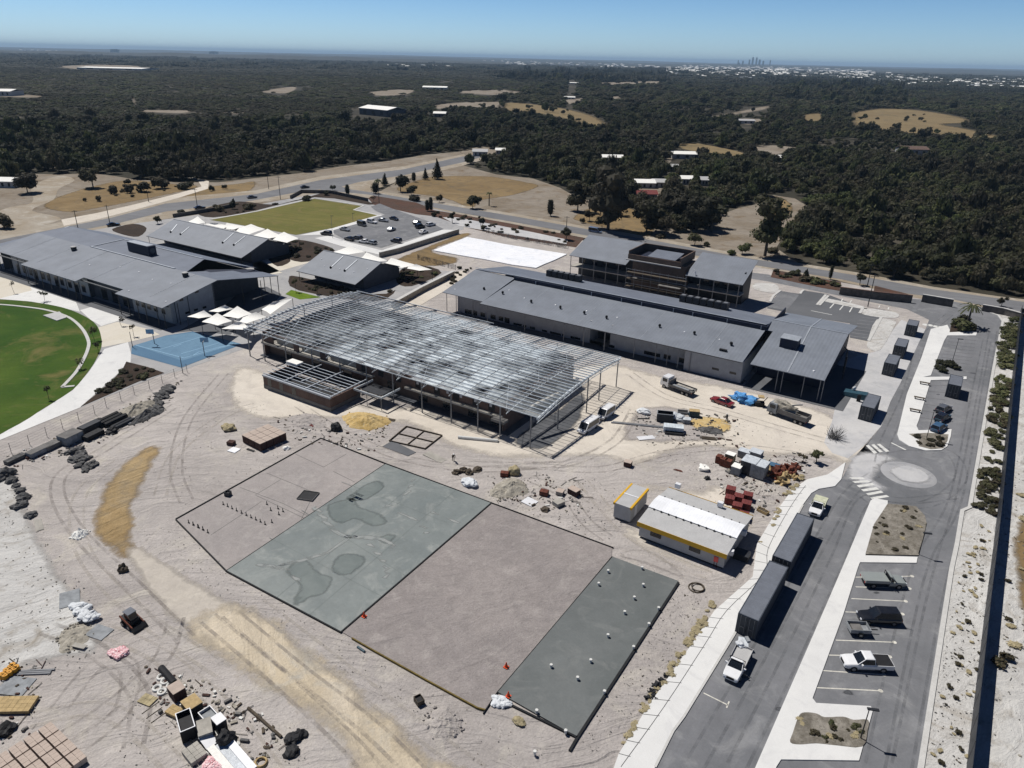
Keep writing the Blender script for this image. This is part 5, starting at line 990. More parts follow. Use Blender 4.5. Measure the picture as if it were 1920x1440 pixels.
mb.box(X0, Y0, .9, X1, Y0 + .25, 2.7); mb.box(X1 - .25, Y0 + .25, .9, X1, Y1, 2.7); mb.box(X0, Y0 + .25, .9, X0 + .25, Y1, 2.7); mb.box(X0, Y1, .9, X1, Y1 + .2, 2.7); mb.build('brick_wall', 'brick', e)
mb = MB(); mb.box(X0 - .05, Y0 - .05, 0, X1 + .05, Y0 + .3, .9); mb.box(X1 - .3, Y0 + .3, 0, X1 + .05, Y1, .9); mb.box(X0 - .05, Y0 + .3, 0, X0 + .3, Y1, .9); mb.build('base_course', 'concrete_d', e)
for x in (-111.6, -108.2, -104.6): MB().box(x - .55, Y0 - .03, .95, x + .55, Y0 - .005, 2.5).build('window', 'glass', e)
MB().box(X0 - .1, Y0 - .12, 2.7, X1 + .1, Y0 + .3, 3.0).build('wall_plate', 'flash', e)
MB().box(X0 + .3, Y0 + .3, .05, X1 - .3, Y1, .15).build('floor', 'black', e)
for k in range(8): MB().box(X0 - .5, Y0 + .5 + k * 1.15, 3.0, X1 + .2, Y0 + .62 + k * 1.15, 3.14).build('batten', 'galv', e)
for x in (-107.5, -101.4, X1 - .1): MB().beam((x, Y0 + .2, 3.02), (x + .3, Y1 + 2, 3.3), .22, .22).build('rafter', 'flash', e)
mb = MB(); mb.beam((-98.5, Y0 + 1, 3.15), (-96.6, Y0 + 5, 3.2), .12, .1); mb.beam((-104.5, Y0 + 2, 3.1), (-104.2, Y0 + 4.4, 3.15), .3, .2); mb.build('brace', 'flash', e)
MB().box(-114.2, Y1 - 1.2, 3.1, -111, Y1 + .6, 3.5).build('flashing_sheet', 'sail', e)

# ---- site sheds
def site_shed(name, label, corners, h, trim, roofm, parts):
    pass
t = thing('site_office', 'long white site office with a yellow front fascia and bright white ridge panels', 'site office', (0, 0))
a, b = Vector((*G(1197, 1008), 0)), Vector((*G(1355.4, 1069), 0)); ax = (b - a).normalized(); ay = Vector((-ax.y, ax.x, 0)); Lo = (b - a).length; Wd = 10.4; H0 = 2.75
def P(u, v, z): q = a + ax * u + ay * v; return (q.x, q.y, z)
mb = MB(); mb.loft([[P(0, 0, .35), P(Lo, 0, .35), P(Lo, Wd, .35), P(0, Wd, .35)], [P(0, 0, H0), P(Lo, 0, H0), P(Lo, Wd, H0), P(0, Wd, H0)]]); mb.poly([P(0, 0, H0), P(0, Wd, H0), P(0, Wd / 2, H0 + .55)]); mb.poly([P(Lo, 0, H0), P(Lo, Wd, H0), P(Lo, Wd / 2, H0 + .55)]); mb.build('wall', 'offwhite', t)
mb = MB(); mb.loft([[P(.2, .2, 0), P(Lo - .2, .2, 0), P(Lo - .2, Wd - .2, 0), P(.2, Wd - .2, 0)], [P(.2, .2, .34), P(Lo - .2, .2, .34), P(Lo - .2, Wd - .2, .34), P(.2, Wd - .2, .34)]]); mb.build('skid', 'black', t)
rz = lambda v: H0 + .06 + .6 * (1 - abs(v - Wd / 2) / (Wd / 2))
for v0, v1, m in ((-.35, 3.3, 'offwhite'), (3.3, 7.0, 'whiteroof'), (7.0, Wd + .35, 'offwhite')):
    mb = MB()
    vs = [v0] + ([Wd / 2] if v0 < Wd / 2 < v1 else []) + [v1]; up = .16 if m == 'whiteroof' else 0
    for p, q in zip(vs[:-1], vs[1:]): roofq(mb, [P(-.3, p, rz(p) + up), P(Lo + .3, p, rz(p) + up), P(Lo + .3, q, rz(q) + up), P(-.3, q, rz(q) + up)], .08)
    mb.build('roof', m, t)
for v in (-.4, Wd + .36): mb = MB(); mb.loft([[P(-.3, v, H0 - .62), P(Lo + .3, v, H0 - .62), P(Lo + .3, v + .04, H0 - .62), P(-.3, v + .04, H0 - .62)], [P(-.3, v, H0 + .1), P(Lo + .3, v, H0 + .1), P(Lo + .3, v + .04, H0 + .1), P(-.3, v + .04, H0 + .1)]]); mb.build('fascia', 'yellow', t)
for k in range(11):
    for v in (3.2, 7.1): MB().obox(P(.6 + k * (Lo - 1.2) / 10, v, rz(v) + .02), .16, .16, .22).build('roof_fixing', 'post_dark', t)
for u in (1.7, 9.9 * Lo / 16.5): f = MB(); q = a + ax * (u + .8) - ay * .02; f.T = Matrix.Translation(q) @ Matrix.Rotation(math.atan2(ax.y, ax.x), 4, 'Z'); f.box(-.8, -.05, 1.15, .8, .0, 2.15); f.build('window', 'glass', t)
for u, v in ((Lo + .3, 1.2), (Lo + .3, 6.6), (1.0, Wd + .7), (8, Wd - .4)): q = MB(); q.obox(P(u, v, 2.0 if u > Lo else H0 + .3), .8, .6, .7); q.build('air_conditioner', 'white', t)
MB().obox(P(Lo + 1.2, 4, 0), 2.0, 1.6, 1.0).build('entry_step', 'charcoal', t)
q = thing('extinguisher_stand', 'small red fire point stand at the corner of the site office', 'fire point', G(1341, 1062)); MB().box(-.3, -.25, .9, .3, .25, 1.7).build('cabinet', gloss('fire_red', A(226, 40, 40), .4), q); MB().box(-.22, -.2, 0, -.14, .2, .9).box(.14, -.2, 0, .22, .2, .9).build('leg', 'rust', q)
t = thing('site_hut', 'small grey site hut with yellow trimmed roof beside the long site office', 'site hut', (0, 0))
a = Vector((*G(1183.5, 982), 0)); zt = 2.75
c1, c2 = Vector((*G(1150, 942, zt), 0)), Vector((*G(1184.6, 954, zt), 0)); c3 = Vector((*G(1217.5, 917.5, zt), 0)); ax = (c2 - c1).normalized(); Lx = (c2 - c1).length; ay = Vector((-ax.y, ax.x, 0)); Ly = (c3 - c2).length
def P2(u, v, z): q = c1 + ax * u + ay * v; return (q.x, q.y, z)
mb = MB(); mb.loft([[P2(.15, .1, .3), P2(Lx - .15, .1, .3), P2(Lx - .15, Ly - .1, .3), P2(.15, Ly - .1, .3)], [P2(.15, .1, 2.65), P2(Lx - .15, .1, 2.65), P2(Lx - .15, Ly - .1, 2.65), P2(.15, Ly - .1, 2.65)]]); mb.build('wall', 'offwhite', t)
mb = MB(); mb.loft([[P2(.4, .4, 0), P2(Lx - .4, .4, 0), P2(Lx - .4, Ly - .4, 0), P2(.4, Ly - .4, 0)], [P2(.4, .4, .3), P2(Lx - .4, .4, .3), P2(Lx - .4, Ly - .4, .3), P2(.4, Ly - .4, .3)]]); mb.build('skid', 'black', t)
mb = MB(); roofq(mb, [P2(.3, 0, 2.78), P2(Lx - .3, 0, 2.78), P2(Lx - .3, Ly, 2.78), P2(.3, Ly, 2.78)], .1); mb.build('roof', 'offwhite', t)
for u in (0, Lx - .3): mb = MB(); roofq(mb, [P2(u, -.02, 2.82), P2(u + .3, -.02, 2.82), P2(u + .3, Ly + .02, 2.82), P2(u, Ly + .02, 2.82)], .35); mb.build('roof_trim', 'yellow', t)
mb = MB(); roofq(mb, [P2(.3, Ly * .48, 2.83), P2(Lx - .3, Ly * .48, 2.83), P2(Lx - .3, Ly * .52, 2.83), P2(.3, Ly * .52, 2.83)], .04); mb.build('roof_joint', 'white', t)
mb = MB(); mb.loft([[P2(Lx - .13, 1.5, .4), P2(Lx - .1, 1.5, .4), P2(Lx - .1, 2.4, .4), P2(Lx - .13, 2.4, .4)], [P2(Lx - .13, 1.5, 2.4), P2(Lx - .1, 1.5, 2.4), P2(Lx - .1, 2.4, 2.4), P2(Lx - .13, 2.4, 2.4)]]); mb.build('door', 'white', t)

# ---- shipping containers
def container(label, corners, L, name='shipping_container'):
    P4 = [Vector((*G(*c, 2.9), 0)) for c in corners]; ctr = sum(P4, Vector()) / 4; d = ((P4[2] + P4[3]) - (P4[0] + P4[1])).normalized(); rz = math.atan2(d.y, d.x)
    t = thing(name, label, 'container', (ctr.x, ctr.y, .07), rz, 'dark shipping containers'); h, w = L / 2, 1.22
    mb = MB(); n = int(L / .28)
    for s in (-1, 1):                                         # corrugated long sides
        pr = []
        for k in range(n * 2 + 1): x = -h + .08 + (L - .16) * k / (n * 2); pr.append((x, s * (w - (.02 if (k // 1) % 2 else .055))))
        for p, q in zip(pr[:-1], pr[1:]): mb.poly([(p[0], p[1], .15), (q[0], q[1], .15), (q[0], q[1], 2.78), (p[0], p[1], 2.78)][::s])
    mb.poly([(h - .03, -w + .05, .15), (h - .03, w - .05, .15), (h - .03, w - .05, 2.78), (h - .03, -w + .05, 2.78)]); mb.build('body', 'cont', t)
    mb = MB()
    for x in (-h, h - .14):
        for y in (-w, w - .12): mb.box(x, y, 0, x + .14, y + .12, 2.9)
    for y in (-w + .002, w - .112): mb.box(-h + .14, y, .02, h - .14, y + .11, .16); mb.box(-h + .14, y, 2.78, h - .14, y + .11, 2.9)
    for x in (-h + .002, h - .122): mb.box(x, -w + .12, .02, x + .12, w - .12, .16); mb.box(x, -w + .12, 2.78, x + .12, w - .12, 2.9)
    mb.build('frame', 'cont', t)
    mb = MB(); k = 0; m2 = int(L / .5)
    for k in range(m2): x = -h + .14 + (L - .28) * k / m2; wd = (L - .28) / m2; mb.poly([(x, -w + .11, 2.86), (x + wd * .5, -w + .11, 2.88), (x + wd * .5, w - .11, 2.88), (x, w - .11, 2.86)]); mb.poly([(x + wd * .5, -w + .11, 2.88), (x + wd, -w + .11, 2.86), (x + wd, w - .11, 2.86), (x + wd * .5, w - .11, 2.88)])
    mb.build('roof', 'cont_roof', t)
    for s in (-1, 1):
        dr = MB().box(-h + .01, min(s * .02, s * (w - .12)), .17, -h + .06, max(s * .02, s * (w - .12)), 2.77).build('door', 'cont_d', t)
        for y in (.25, .8): MB().tube((-h - .02, s * y, .2), (-h - .02, s * y, 2.74), .025, None, 6).build('lock_bar', 'post', dr)
        MB().box(-h - .05, s * .5 - .18, 1.15, -h - .005, s * .5 + .18, 1.22).build('handle', 'rim', dr)
    return t
container('nearest long container on the service road, its doors facing the white tray ute', [(1384.8, 1150), (1422, 1165.6), (1476.9, 1062.5), (1444, 1052.7)], 12.19)
container('second long container on the service road, directly behind the nearest one', [(1448, 1043.7), (1483.7, 1054), (1526.9, 969.8), (1495, 964)], 12.19)
container('short container standing alone beside the hall, just before the turning circle', [(1609.6, 769), (1634.6, 775.6), (1655, 736), (1633.5, 729.8)], 7.0)
container('container first in the row of three beyond the hall, the one closest to the hall', [(1654, 686.7), (1676.7, 691.7), (1691.7, 660.8), (1671.7, 657.5)], 6.4)
container('middle container in the row of three beyond the hall', [(1672.5, 655), (1695.8, 658), (1707.5, 630.8), (1687.5, 627.5)], 6.06)
container('container at the far end of the row of three, by the dotted white crossing', [(1696.7, 614), (1717.5, 617.5), (1725.8, 596.7), (1708, 594)], 5.0)
container('single container set down across the upper car park bays by the hedge', [(1775.8, 730), (1800.8, 734), (1807.5, 697.5), (1785, 694)], 6.06)

# ================================================================== VEHICLES
PW = gloss('car_white', A(240, 241, 243)); PS = gloss('car_silver', A(176, 180, 184), .3, .5, .6, .4); PG = gloss('car_grey', (0.10, 0.105, 0.115), .3); PB = gloss('car_black', (0.010, 0.011, 0.014), .2)
PN = gloss('car_navy', (0.014, 0.022, 0.05), .22); PR = gloss('car_red', (0.20, 0.014, 0.018), .3); PT = gloss('car_blue', (0.045, 0.105, 0.19), .3); PD = gloss('ute_green_grey', A(150, 156, 154), .35); PY = mat('tray_green', A(206, 208, 182), .7)
def head(p, q): a, b = G(*p), G(*q); return math.atan2(b[1] - a[1], b[0] - a[0])
r_up = head((1400, 1250), (1500, 1040))
ute('white tray ute parked nose down the service road, clutter on its silver tray', 1381, 1253, r_up + math.pi, PW, 'single', 'flat', load=None)
x, y = G(1393, 1222); q = thing('tool_load', 'heap of pale tools and sheeting on the white ute tray', 'load', (x - .2, y + .3, .97), r_up); MB().obox((0, 0, 0), 1.5, 1.1, .18, .3).build('sheet', 'wrap', q); MB().obox((.5, -.3, .18), .8, .4, .25, .7).build('crate', 'greyblock', q); MB().blob((-.5, .3, .25), (.5, .4, .25), 3, .4).build('bundle', 'bag', q)
ute('white ute with pale green tray cover behind the second long container', 1532, 957, r_up + math.pi, PW, 'single', 'flat', load='cover', traymat=PY, L=5.0)
r_bay = head((1574, 1228), (1660, 1232))
ute('silver grey ute with covered tray, topmost in the angled bays', 1654, 1096, r_bay, PD, 'single', 'flat', load='cover', traymat=PD, L=5.4)
car('black four wheel drive in the angled bay between the grey ute and a small trailer', 1646, 1164, r_bay + math.pi, PB, 'suv', L=5.0, name='parked_car')
ute('white dual cab ute with black tray cover, lowest in the angled bays', 1622, 1250, r_bay + math.pi, PW, 'dual', 'tub', load='cover', L=5.4)
x, y = G(1607, 1186); q = thing('box_trailer', 'small grey box trailer tucked beside the black four wheel drive', 'trailer', (x, y, .07), r_bay); MB().box(-1.2, -.8, .5, 1.2, .8, .58).box(-1.2, -.8, .58, 1.2, -.74, 1.0).box(-1.2, .74, .58, 1.2, .8, 1.0).box(-1.2, -.74, .58, -1.14, .74, 1.0).box(1.14, -.74, .58, 1.2, .74, 1.0).build('tub', 'greyblock', q); MB().beam((1.2, 0, .5), (2.3, 0, .5), .1, .1).build('drawbar', 'black', q); wheels(q, (0,), .98, .32); MB().box(-.9, -.6, .59, .3, .4, .9).build('load', 'concrete_d', q)
rb = head((1735, 806), (1790, 800))
car('blue hatchback, nearest of the three cars parked by the small kerbed island', 1759, 806, rb + .45, PT, 'hatch', L=4.4); car('dark teal hatchback in the middle of the three cars by the small kerbed island', 1766, 787, rb + .45, gloss('car_teal', (.03, .075, .11), .3), 'hatch', L=4.4, roofpaint=PB); car('charcoal hatchback, farthest of the three cars by the small kerbed island', 1768, 771, rb + .45, PG, 'hatch', L=4.4)
r_ex = head((1238, 722), (1300, 745))
car('dark red sports car on the pale sand beside a blue tarpaulin', 1353, 757, r_ex + math.pi, PR, 'sedan', L=4.7)
rv = head((1085, 812), (1150, 770))
car('white panel van by the corner of the steel frame, the nearer of two', 1102, 806, rv + math.pi, PW, 'van', name='panel_van', cat='van', L=5.2, group='white vans by the steel frame'); car('smaller white van parked behind the nearer panel van', 1135, 781, rv + math.pi, PW, 'van', name='panel_van', cat='van', L=4.4, group='white vans by the steel frame')
# trucks
def truck(label, px, py, rz, L, cabm, deckm, name='flatbed_truck', bin=None):
    t = thing(name, label, 'truck', G(px, py), rz); h = L / 2
    MB().box(-h, -.45, .7, h - .6, .45, .95).build('chassis', 'black', t)
    mb = MB(); mb.loft([[(h - 1.9, -1.15, .6), (h, -1.15, .6), (h, 1.15, .6), (h - 1.9, 1.15, .6)], [(h - 1.9, -1.15, 1.7), (h, -1.12, 1.6), (h, 1.12, 1.6), (h - 1.9, 1.15, 1.7)], [(h - 1.85, -1.05, 2.6), (h - .35, -1.02, 2.6), (h - .35, 1.02, 2.6), (h - 1.85, 1.05, 2.6)]]); c = mb.build('cab', cabm, t)
    MB().poly([(h + .01, -1.0, 1.66), (h + .01, 1.0, 1.66), (h - .31, .92, 2.48), (h - .31, -.92, 2.48)]).build('windscreen', 'glass', c)
    for s in (-1, 1): MB().box(h - 1.6, s * 1.13 - .02, 1.6, h - .5, s * 1.13 + .02, 2.3).build('side_window', 'glass', c)
    mb = MB(); mb.box(-h, -1.2, 1.0, h - 2.1, 1.2, 1.15)
    if bin: mb.box(-h, -1.2, 1.15, h - 2.1, -1.1, bin); mb.box(-h, 1.1, 1.15, h - 2.1, 1.2, bin); mb.box(-h, -1.1, 1.15, -h + .1, 1.1, bin); mb.box(h - 2.2, -1.1, 1.15, h - 2.1, 1.1, bin + .2)
    else: mb.box(h - 2.3, -1.2, 1.15, h - 2.2, 1.2, 2.2); mb.box(-h, -1.2, 1.15, h - 2.3, -1.14, 1.4); mb.box(-h, 1.14, 1.15, h - 2.3, 1.2, 1.4)
    mb.build('deck', deckm, t); wheels(t, (-h + .9, -h + 2.0, h - 1.0), 1.15, .46, .3); lights(t, h + .02, -h, 1.0, .9); return t
tk = truck('white cabbed flatbed truck parked under the eave of the long block', 1271, 733, r_ex + math.pi, 7.4, PW, 'concrete_d')
q = thing('timber_load', 'grey timber lengths lying on the flatbed truck', 'load', (*G(1281, 738), 1.16), r_ex); MB().box(-2.2, -.9, 0, 1.6, -.3, .35).build('bundle', 'greyblock', q); MB().box(-1.8, .1, 0, 1.9, .8, .25).build('bundle', 'concrete', q)
tk = truck('grey tipper truck with a raised spoil load beside the hall verandah', 1477, 785, r_ex + math.pi, 7.8, 'greyblock', 'concrete_d', 'tipper_truck', 1.9)
q = thing('spoil_load', 'mound of grey spoil and rails in the tipper body', 'load', (*G(1480, 786), 1.2), r_ex); MB().blob((-.6, 0, .9), (2.2, .9, 1.3), 5, .35, 3).build('spoil', 'rock_pale', q); MB().beam((-1.5, -.5, 1.2), (1.8, .3, 2.4), .2, .2).build('rail', 'post', q)
car('pale blue van with a white front on the road behind the unfinished block', 1116, 436, head((1100, 432), (1160, 442)), gloss('van_blue', A(110, 130, 160)), 'van', name='panel_van', cat='van', L=5.5)
# skid steer loader
t = thing('skid_steer_loader', 'small dark skid steer loader with a grey cab roof, alone on the sand', 'loader', G(250, 1172), head((235, 1150), (268, 1172)))
MB().box(-1.3, -.62, .35, .7, .62, 1.15).build('body', 'black', t); MB().loft([[(-.6, -.5, 1.15), (.55, -.5, 1.15), (.55, .5, 1.15), (-.6, .5, 1.15)], [(-.6, -.46, 1.95), (.35, -.46, 1.95), (.35, .46, 1.95), (-.6, .46, 1.95)]]).build('cab', 'glass', t)
MB().box(-.75, -.52, 1.95, .4, .52, 2.02).build('cab_roof', 'cont_roof', t)
for s in (-1, 1): MB().beam((-1.2, s * .72, 1.3), (1.2, s * .72, .55), .14, .2).build('lift_arm', 'rust', t)
MB().loft([[(1.1, -.85, .12), (1.75, -.85, .08), (1.6, -.85, .3), (1.15, -.85, .7)], [(1.1, .85, .12), (1.75, .85, .08), (1.6, .85, .3), (1.15, .85, .7)]]).build('bucket', 'black', t); wheels(t, (-.75, .45), .86, .38, .24)
# school car park, seen small
CP = [(679, 424, 'van', PG, 'dark grey van at the turf edge of the school car park'), (698, 419, 'suv', PW, 'white wagon beside the dark grey van in the school car park'), (719, 416, 'sedan', PS, 'silver sedan third along the turf edge of the school car park'), (739, 413, 'sedan', PB, 'black sedan at the far end of the row along the turf edge'), (647, 433, 'sedan', PS, 'silver sedan near the corner of the turf in the school car park'),
      (612, 441, 'suv', PB, 'black wagon outside the car park kerb by the turf corner'), (655, 451, 'sedan', PB, 'black sedan at the near left corner of the school car park'), (670, 449, 'hatch', PG, 'charcoal hatchback second along the near edge of the school car park'), (683, 456, 'sedan', PW, 'white sedan on the near edge of the school car park'), (697, 458, 'hatch', PS, 'pale silver hatchback behind the white sedan on the near edge'),
      (743, 455, 'suv', PN, 'navy wagon at the near right corner of the school car park'), (734, 433, 'sedan', PS, 'silver sedan standing alone mid car park'), (788, 428, 'suv', PB, 'black wagon at the exit side of the school car park'), (794, 438, 'sedan', PW, 'white sedan at the exit side of the school car park'), (782, 420, 'sedan', PB, 'black sedan farthest along the exit side of the school car park'), (808, 424, 'hatch', PW, 'white hatchback beside the exit island of the school car park')]
ra, rbb = head((660, 425), (720, 410)), head((655, 452), (715, 464))
for k, (px, py, kd, pt, lab) in enumerate(CP): car(lab, px, py, (rbb if k < 5 else ra + (1.57 if k in (5, 6, 7, 8, 9, 10) else 0)) + (0.15 * ((k * 7) % 3 - 1)), pt, kd, L=4.6, group='cars in the school car park', z=.13)
for px, py, lab, pt in ((213, 424, 'black car on the far road nearest the main building', PB), (375, 392, 'black car on the far road beyond the longer gabled classroom', PN), (473, 372, 'dark car on the far road above the dry turf', PG), (572, 353, 'black car turning at the far road junction', PB)): car(lab, px, py, head((310, 385), (480, 368)), pt, 'sedan', L=4.7, group='cars on the far road', z=.08)

# ================================================================== FENCES, WALLS, POLES
def fence(name, label, line, h, panel_m, post_m, gap, cat='fence', th=.04, wires=0, z0=0.1):
    pts = GP(line); c = pts[len(pts) // 2]; t = thing(name, label, cat, c); L = [Vector((x - c[0], y - c[1], 0)) for x, y in pts]
    if panel_m:
        mb = MB(); kerb_line(mb, [(p.x, p.y) for p in L], th, z0, h); mb.build('panel', panel_m, t)
    if wires:
        mb = MB()
        for k in range(wires): 
            for a, b in zip(L[:-1], L[1:]): mb.beam(a + Vector((0, 0, h * (k + 1) / wires)), b + Vector((0, 0, h * (k + 1) / wires)), .02, .02)
        mb.build('wire', post_m, t)
    acc = 0.0; k = 0
    for a, b in zip(L[:-1], L[1:]):
        d = (b - a).length
        while acc < d:
            if k < 95: p = a.lerp(b, acc / d); MB().tube((p.x, p.y, 0), (p.x, p.y, h + .08), .045 if wires else .05, None, 6).build('post', post_m, t); k += 1
            acc += gap
        acc -= d
    return t
fence('boundary_fence', 'long dark sheet fence running along the right edge beyond the hedge', [(1780, 1700), (1812, 1440), (1826, 1320), (1845, 1160), (1863, 1020), (1870, 960), (1886, 810), (1903, 660), (1911, 592)], 3.0, 'charcoal', 'post_dark', 4.0)
fence('boundary_fence', 'dark sheet fence at the top right corner meeting the long fence', [(1911, 592), (1925, 596), (2150, 640)], 2.2, 'charcoal', 'post_dark', 4.0)
fence('post_and_wire_fence', 'thin wire fence on slim posts between the oval path and the sandy site', [(-60, 880), (0, 858), (34, 846), (64, 831), (90, 819), (115, 806), (139, 795), (162, 785), (184, 775), (205, 760), (228, 752), (247, 742), (275, 733), (320, 712), (352, 698)], 1.9, None, 'mesh_steel', 3.2, wires=4)
fence('temporary_fence', 'grey temporary wire fence panels beside the limestone terrace wall', [(783, 487), (855, 507)], 1.8, 'fence_mesh', 'post', 3.0, th=.02)
fence('temporary_fence', 'grey temporary fence panels behind the white sheeted slab', [(912, 437), (965, 450), (1020, 459), (1066, 468)], 1.8, 'fence_mesh', 'post', 4.0, th=.02)
def wall(name, label, line, h, m, cap=None, th=.5):
    pts = GP(line); c = pts[0]; L = [(x - c[0], y - c[1]) for x, y in pts]; t = thing(name, label, 'wall', c)
    kerb_line(MB(), L, th, 0, h).build('wall', m, t) if False else None
    mb = MB(); kerb_line(mb, L, th, 0, h); mb.build('masonry', m, t)
    if cap: mb = MB(); kerb_line(mb, L, th + .15, h + .002, h + .14); mb.build('coping', cap, t)
wall('retaining_wall', 'pale limestone terrace wall along the school car park path', [(712, 483), (745, 475), (800, 457), (860, 438)], 1.7, 'limestone', 'kerb')
wall('retaining_wall', 'pale limestone wall stepping down beside the shorter gabled classroom', [(737, 578), (790, 548), (850, 518)], 1.6, 'limestone', 'kerb', .9)
wall('retaining_wall', 'weathered dark wall with a reddish coping along the upper road', [(1573, 552), (1640, 561), (1708, 568)], 2.2, 'limestone_d', 'brick')
wall('retaining_wall', 'short grey green entrance wall by the upper gateway', [(1727, 566), (1785, 576)], 2.2, 'limestone_d', 'kerb')
wall('retaining_wall', 'dark wall with white coping beside the upper driveway corner', [(1840, 583), (1880, 590), (1915, 600)], 1.8, 'limestone_d', 'kerb')
wall('retaining_wall', 'low dark wall behind the dry turf and the mulch beds', [(545, 373), (565, 362), (620, 363), (690, 378)], 1.6, 'limestone_d', None)
wall('retaining_wall', 'dark low wall with posts above the longer gabled classroom', [(325, 408), (400, 396), (440, 388)], 1.5, 'limestone_d', None)
def pole(label, px, py, ptop, name='power_pole', arm=True, m='post_dark', cat='pole', r=.14, group=None, lamp=False):
    h = tall(px, py, ptop); t = thing(name, label, cat, G(px, py), 0.4, group); MB().tube((0, 0, 0), (0, 0, h), r, r * .7, 8).build('pole', m, t)
    if arm: MB().beam((-1.1, 0, h - .5), (1.1, 0, h - .5), .12, .12).build('cross_arm', m, t)
    if lamp: MB().box(-.2, -.15, h, .9, .15, h + .12).build('lamp_head', 'post_dark', t)
for a in (('power pole directly behind the roof of the main building', 146, 427, 394), ('power pole beside the black car nearest the main building', 206, 419, 384), ('power pole by the pale track bend', 279, 379, 356), ('power pole on the far verge above the longer gabled classroom', 370, 387, 353), ('power pole against the dark bush, upper of two beside the far road', 504, 355, 321), ('tall power pole below the one against the dark bush', 526, 374, 330), ('power pole at the far road junction beside a round tree', 711, 382, 336),
          ('power pole in front of the dark wood along the upper road', 1626, 537, 494), ('power pole by the grey sheeted wall at the upper gateway', 1627, 575, 515), ('power pole beside the road near the pale blue van', 1062, 430, 405)): pole(*a)
pole('slim light pole at the corner of the school car park and turf', 624, 447, 405, 'light_pole', False, 'post', 'lamp post', .08, None, True); pole('slim light pole on the far edge of the dry turf', 662, 416, 400, 'light_pole', False, 'post', 'lamp post', .08, None, True)
pole('dark lamp post in the lower kerbed island', 1613, 1386, 1330, 'lamp_post', False, 'post_dark', 'lamp post', .07, None, True); pole('dark lamp post at the corner of the planted island by the turning circle', 1722, 1040, 1000, 'lamp_post', False, 'post_dark', 'lamp post', .07, None, True)
pole('lamp post among the upper bays below the palm', 1782, 690, 636, 'lamp_post', False, 'post_dark', 'lamp post', .07, None, True); pole('lamp post rising from the bed by the three parked cars', 1737, 822, 770, 'lamp_post', False, 'post_dark', 'lamp post', .07, None, True)
pole('dark pole at the corner of the blue court', 343, 700, 668, 'court_pole', False, 'post_dark', 'pole', .08); pole('short dark pole on the oval side of the blue court', 249, 652, 622, 'court_pole', False, 'post_dark', 'pole', .08)
def hoop(label, px, py, rz):
    t = thing('basketball_hoop', label, 'basketball hoop', G(px, py), rz); MB().tube((0, 0, 0), (0, 0, 3.4), .09).beam((0, 0, 3.2), (1.1, 0, 3.4), .1, .1).build('stand', 'post', t); MB().box(1.1, -.9, 2.9, 1.15, .9, 4.0).build('backboard', 'court_line', t); MB().torus((1.4, 0, 3.05), .24, .02, 12, 4).build('rim', 'orange', t)
hoop('basketball hoop on the far side of the blue court', 290, 645, -1.0); hoop('basketball hoop at the right hand side of the blue court by the sandy site', 384, 668, 2.2)

# ================================================================== LOOSE THINGS ON THE SITE
SD = [100]
def place(px, py, rz=0.0, z=0.0): x, y = G(px, py); return (x, y, z)
def pack(name, label, px, py, sx, sy, sz, m, rz=0.0, group=None, cat='pallet', top=None, courses=3):
    t = thing(name, label, cat, place(px, py), rz, group); rng = random.Random(int(px * 7 + py)); mb = MB(); nx, ny = max(1, round(sx / .55)), max(1, round(sy / .55))
    for k in range(courses):
        for i in range(nx):
            for j in range(ny):
                d = lambda: rng.uniform(-.02, .02); w_, d_ = sx / nx, sy / ny
                mb.box(-sx / 2 + i * w_ + .01 + d() * .5, -sy / 2 + j * d_ + .01, .14 + k * (sz - .14) / courses + .005, -sx / 2 + (i + 1) * w_ - .01, -sy / 2 + (j + 1) * d_ - .01 + d() * .5, .14 + (k + 1) * (sz - .14) / courses)
    mb.build('blocks', m, t); mb = MB()
    for j in (-1, 0, 1): mb.box(-sx / 2, j * sy * .4 - .05, 0, sx / 2, j * sy * .4 + .05, .13)
    mb.build('pallet', 'wood_d', t)
    if top: MB().box(-sx / 2 - .02, -sy / 2 - .02, sz, sx / 2 + .02, sy / 2 + .02, sz + .05).build('cover', top, t)
    return t
def rock(label, px, py, r, m='rock', name='boulder', cat='rock', group=None, fz=.6, sub=3, amt=.3, el=1.0, rz=0.0):
    SD[0] += 1; o = MB().blob((0, 0, r * fz * .4), (r * el, r, r * fz), SD[0], amt, sub, 1.5, -.05).build(name, m, None, place(px, py), rz); return tag(o, label, cat, group)
def heap(label, px, py, r, h, m, name='sand_heap', cat='heap', el=1.0, rz=0.0, amt=.35):
    SD[0] += 1; mb = MB(); sd = Vector((SD[0] * 1.7, SD[0] * .9, 0)); rings = []; nr, na = 14, 40
    for i in range(nr + 1):
        t = i / nr; ring = []
        for k in range(na):
            a = k * 6.2832 / na; d = Vector((math.cos(a), math.sin(a), 0)); rr = r * t * (1 + .28 * noise.noise(d * 1.6 + sd) + .12 * noise.noise(d * 5 + sd)); p = d * rr
            z = h * (1 - t) ** .85 * (1 + amt * noise.noise(p * (2.2 / r) + sd)) + h * .16 * (1 - t * t) * noise.noise(p * (7 / r) + sd) + .10 * (1 - t) * noise.noise(p * 3.1 + sd) - .03 * t
            ring.append((p.x * el, p.y, max(z, -.03)))
        rings.append(ring)
    mb.loft(rings[::-1], cap=False); rs = random.Random(SD[0])
    for _ in range(34): a, q = rs.uniform(0, 6.28), rs.uniform(.55, 1.2); mb.blob((math.cos(a) * r * q * el, math.sin(a) * r * q, .05 + h * max(0, .9 - q) * .8), (rs.uniform(.06, .22),) * 3, rs.random() * 90, .4, 1)
    o = mb.build(name, m, None, (*place(px, py)[:2], .07), rz); return tag(o, label, cat)
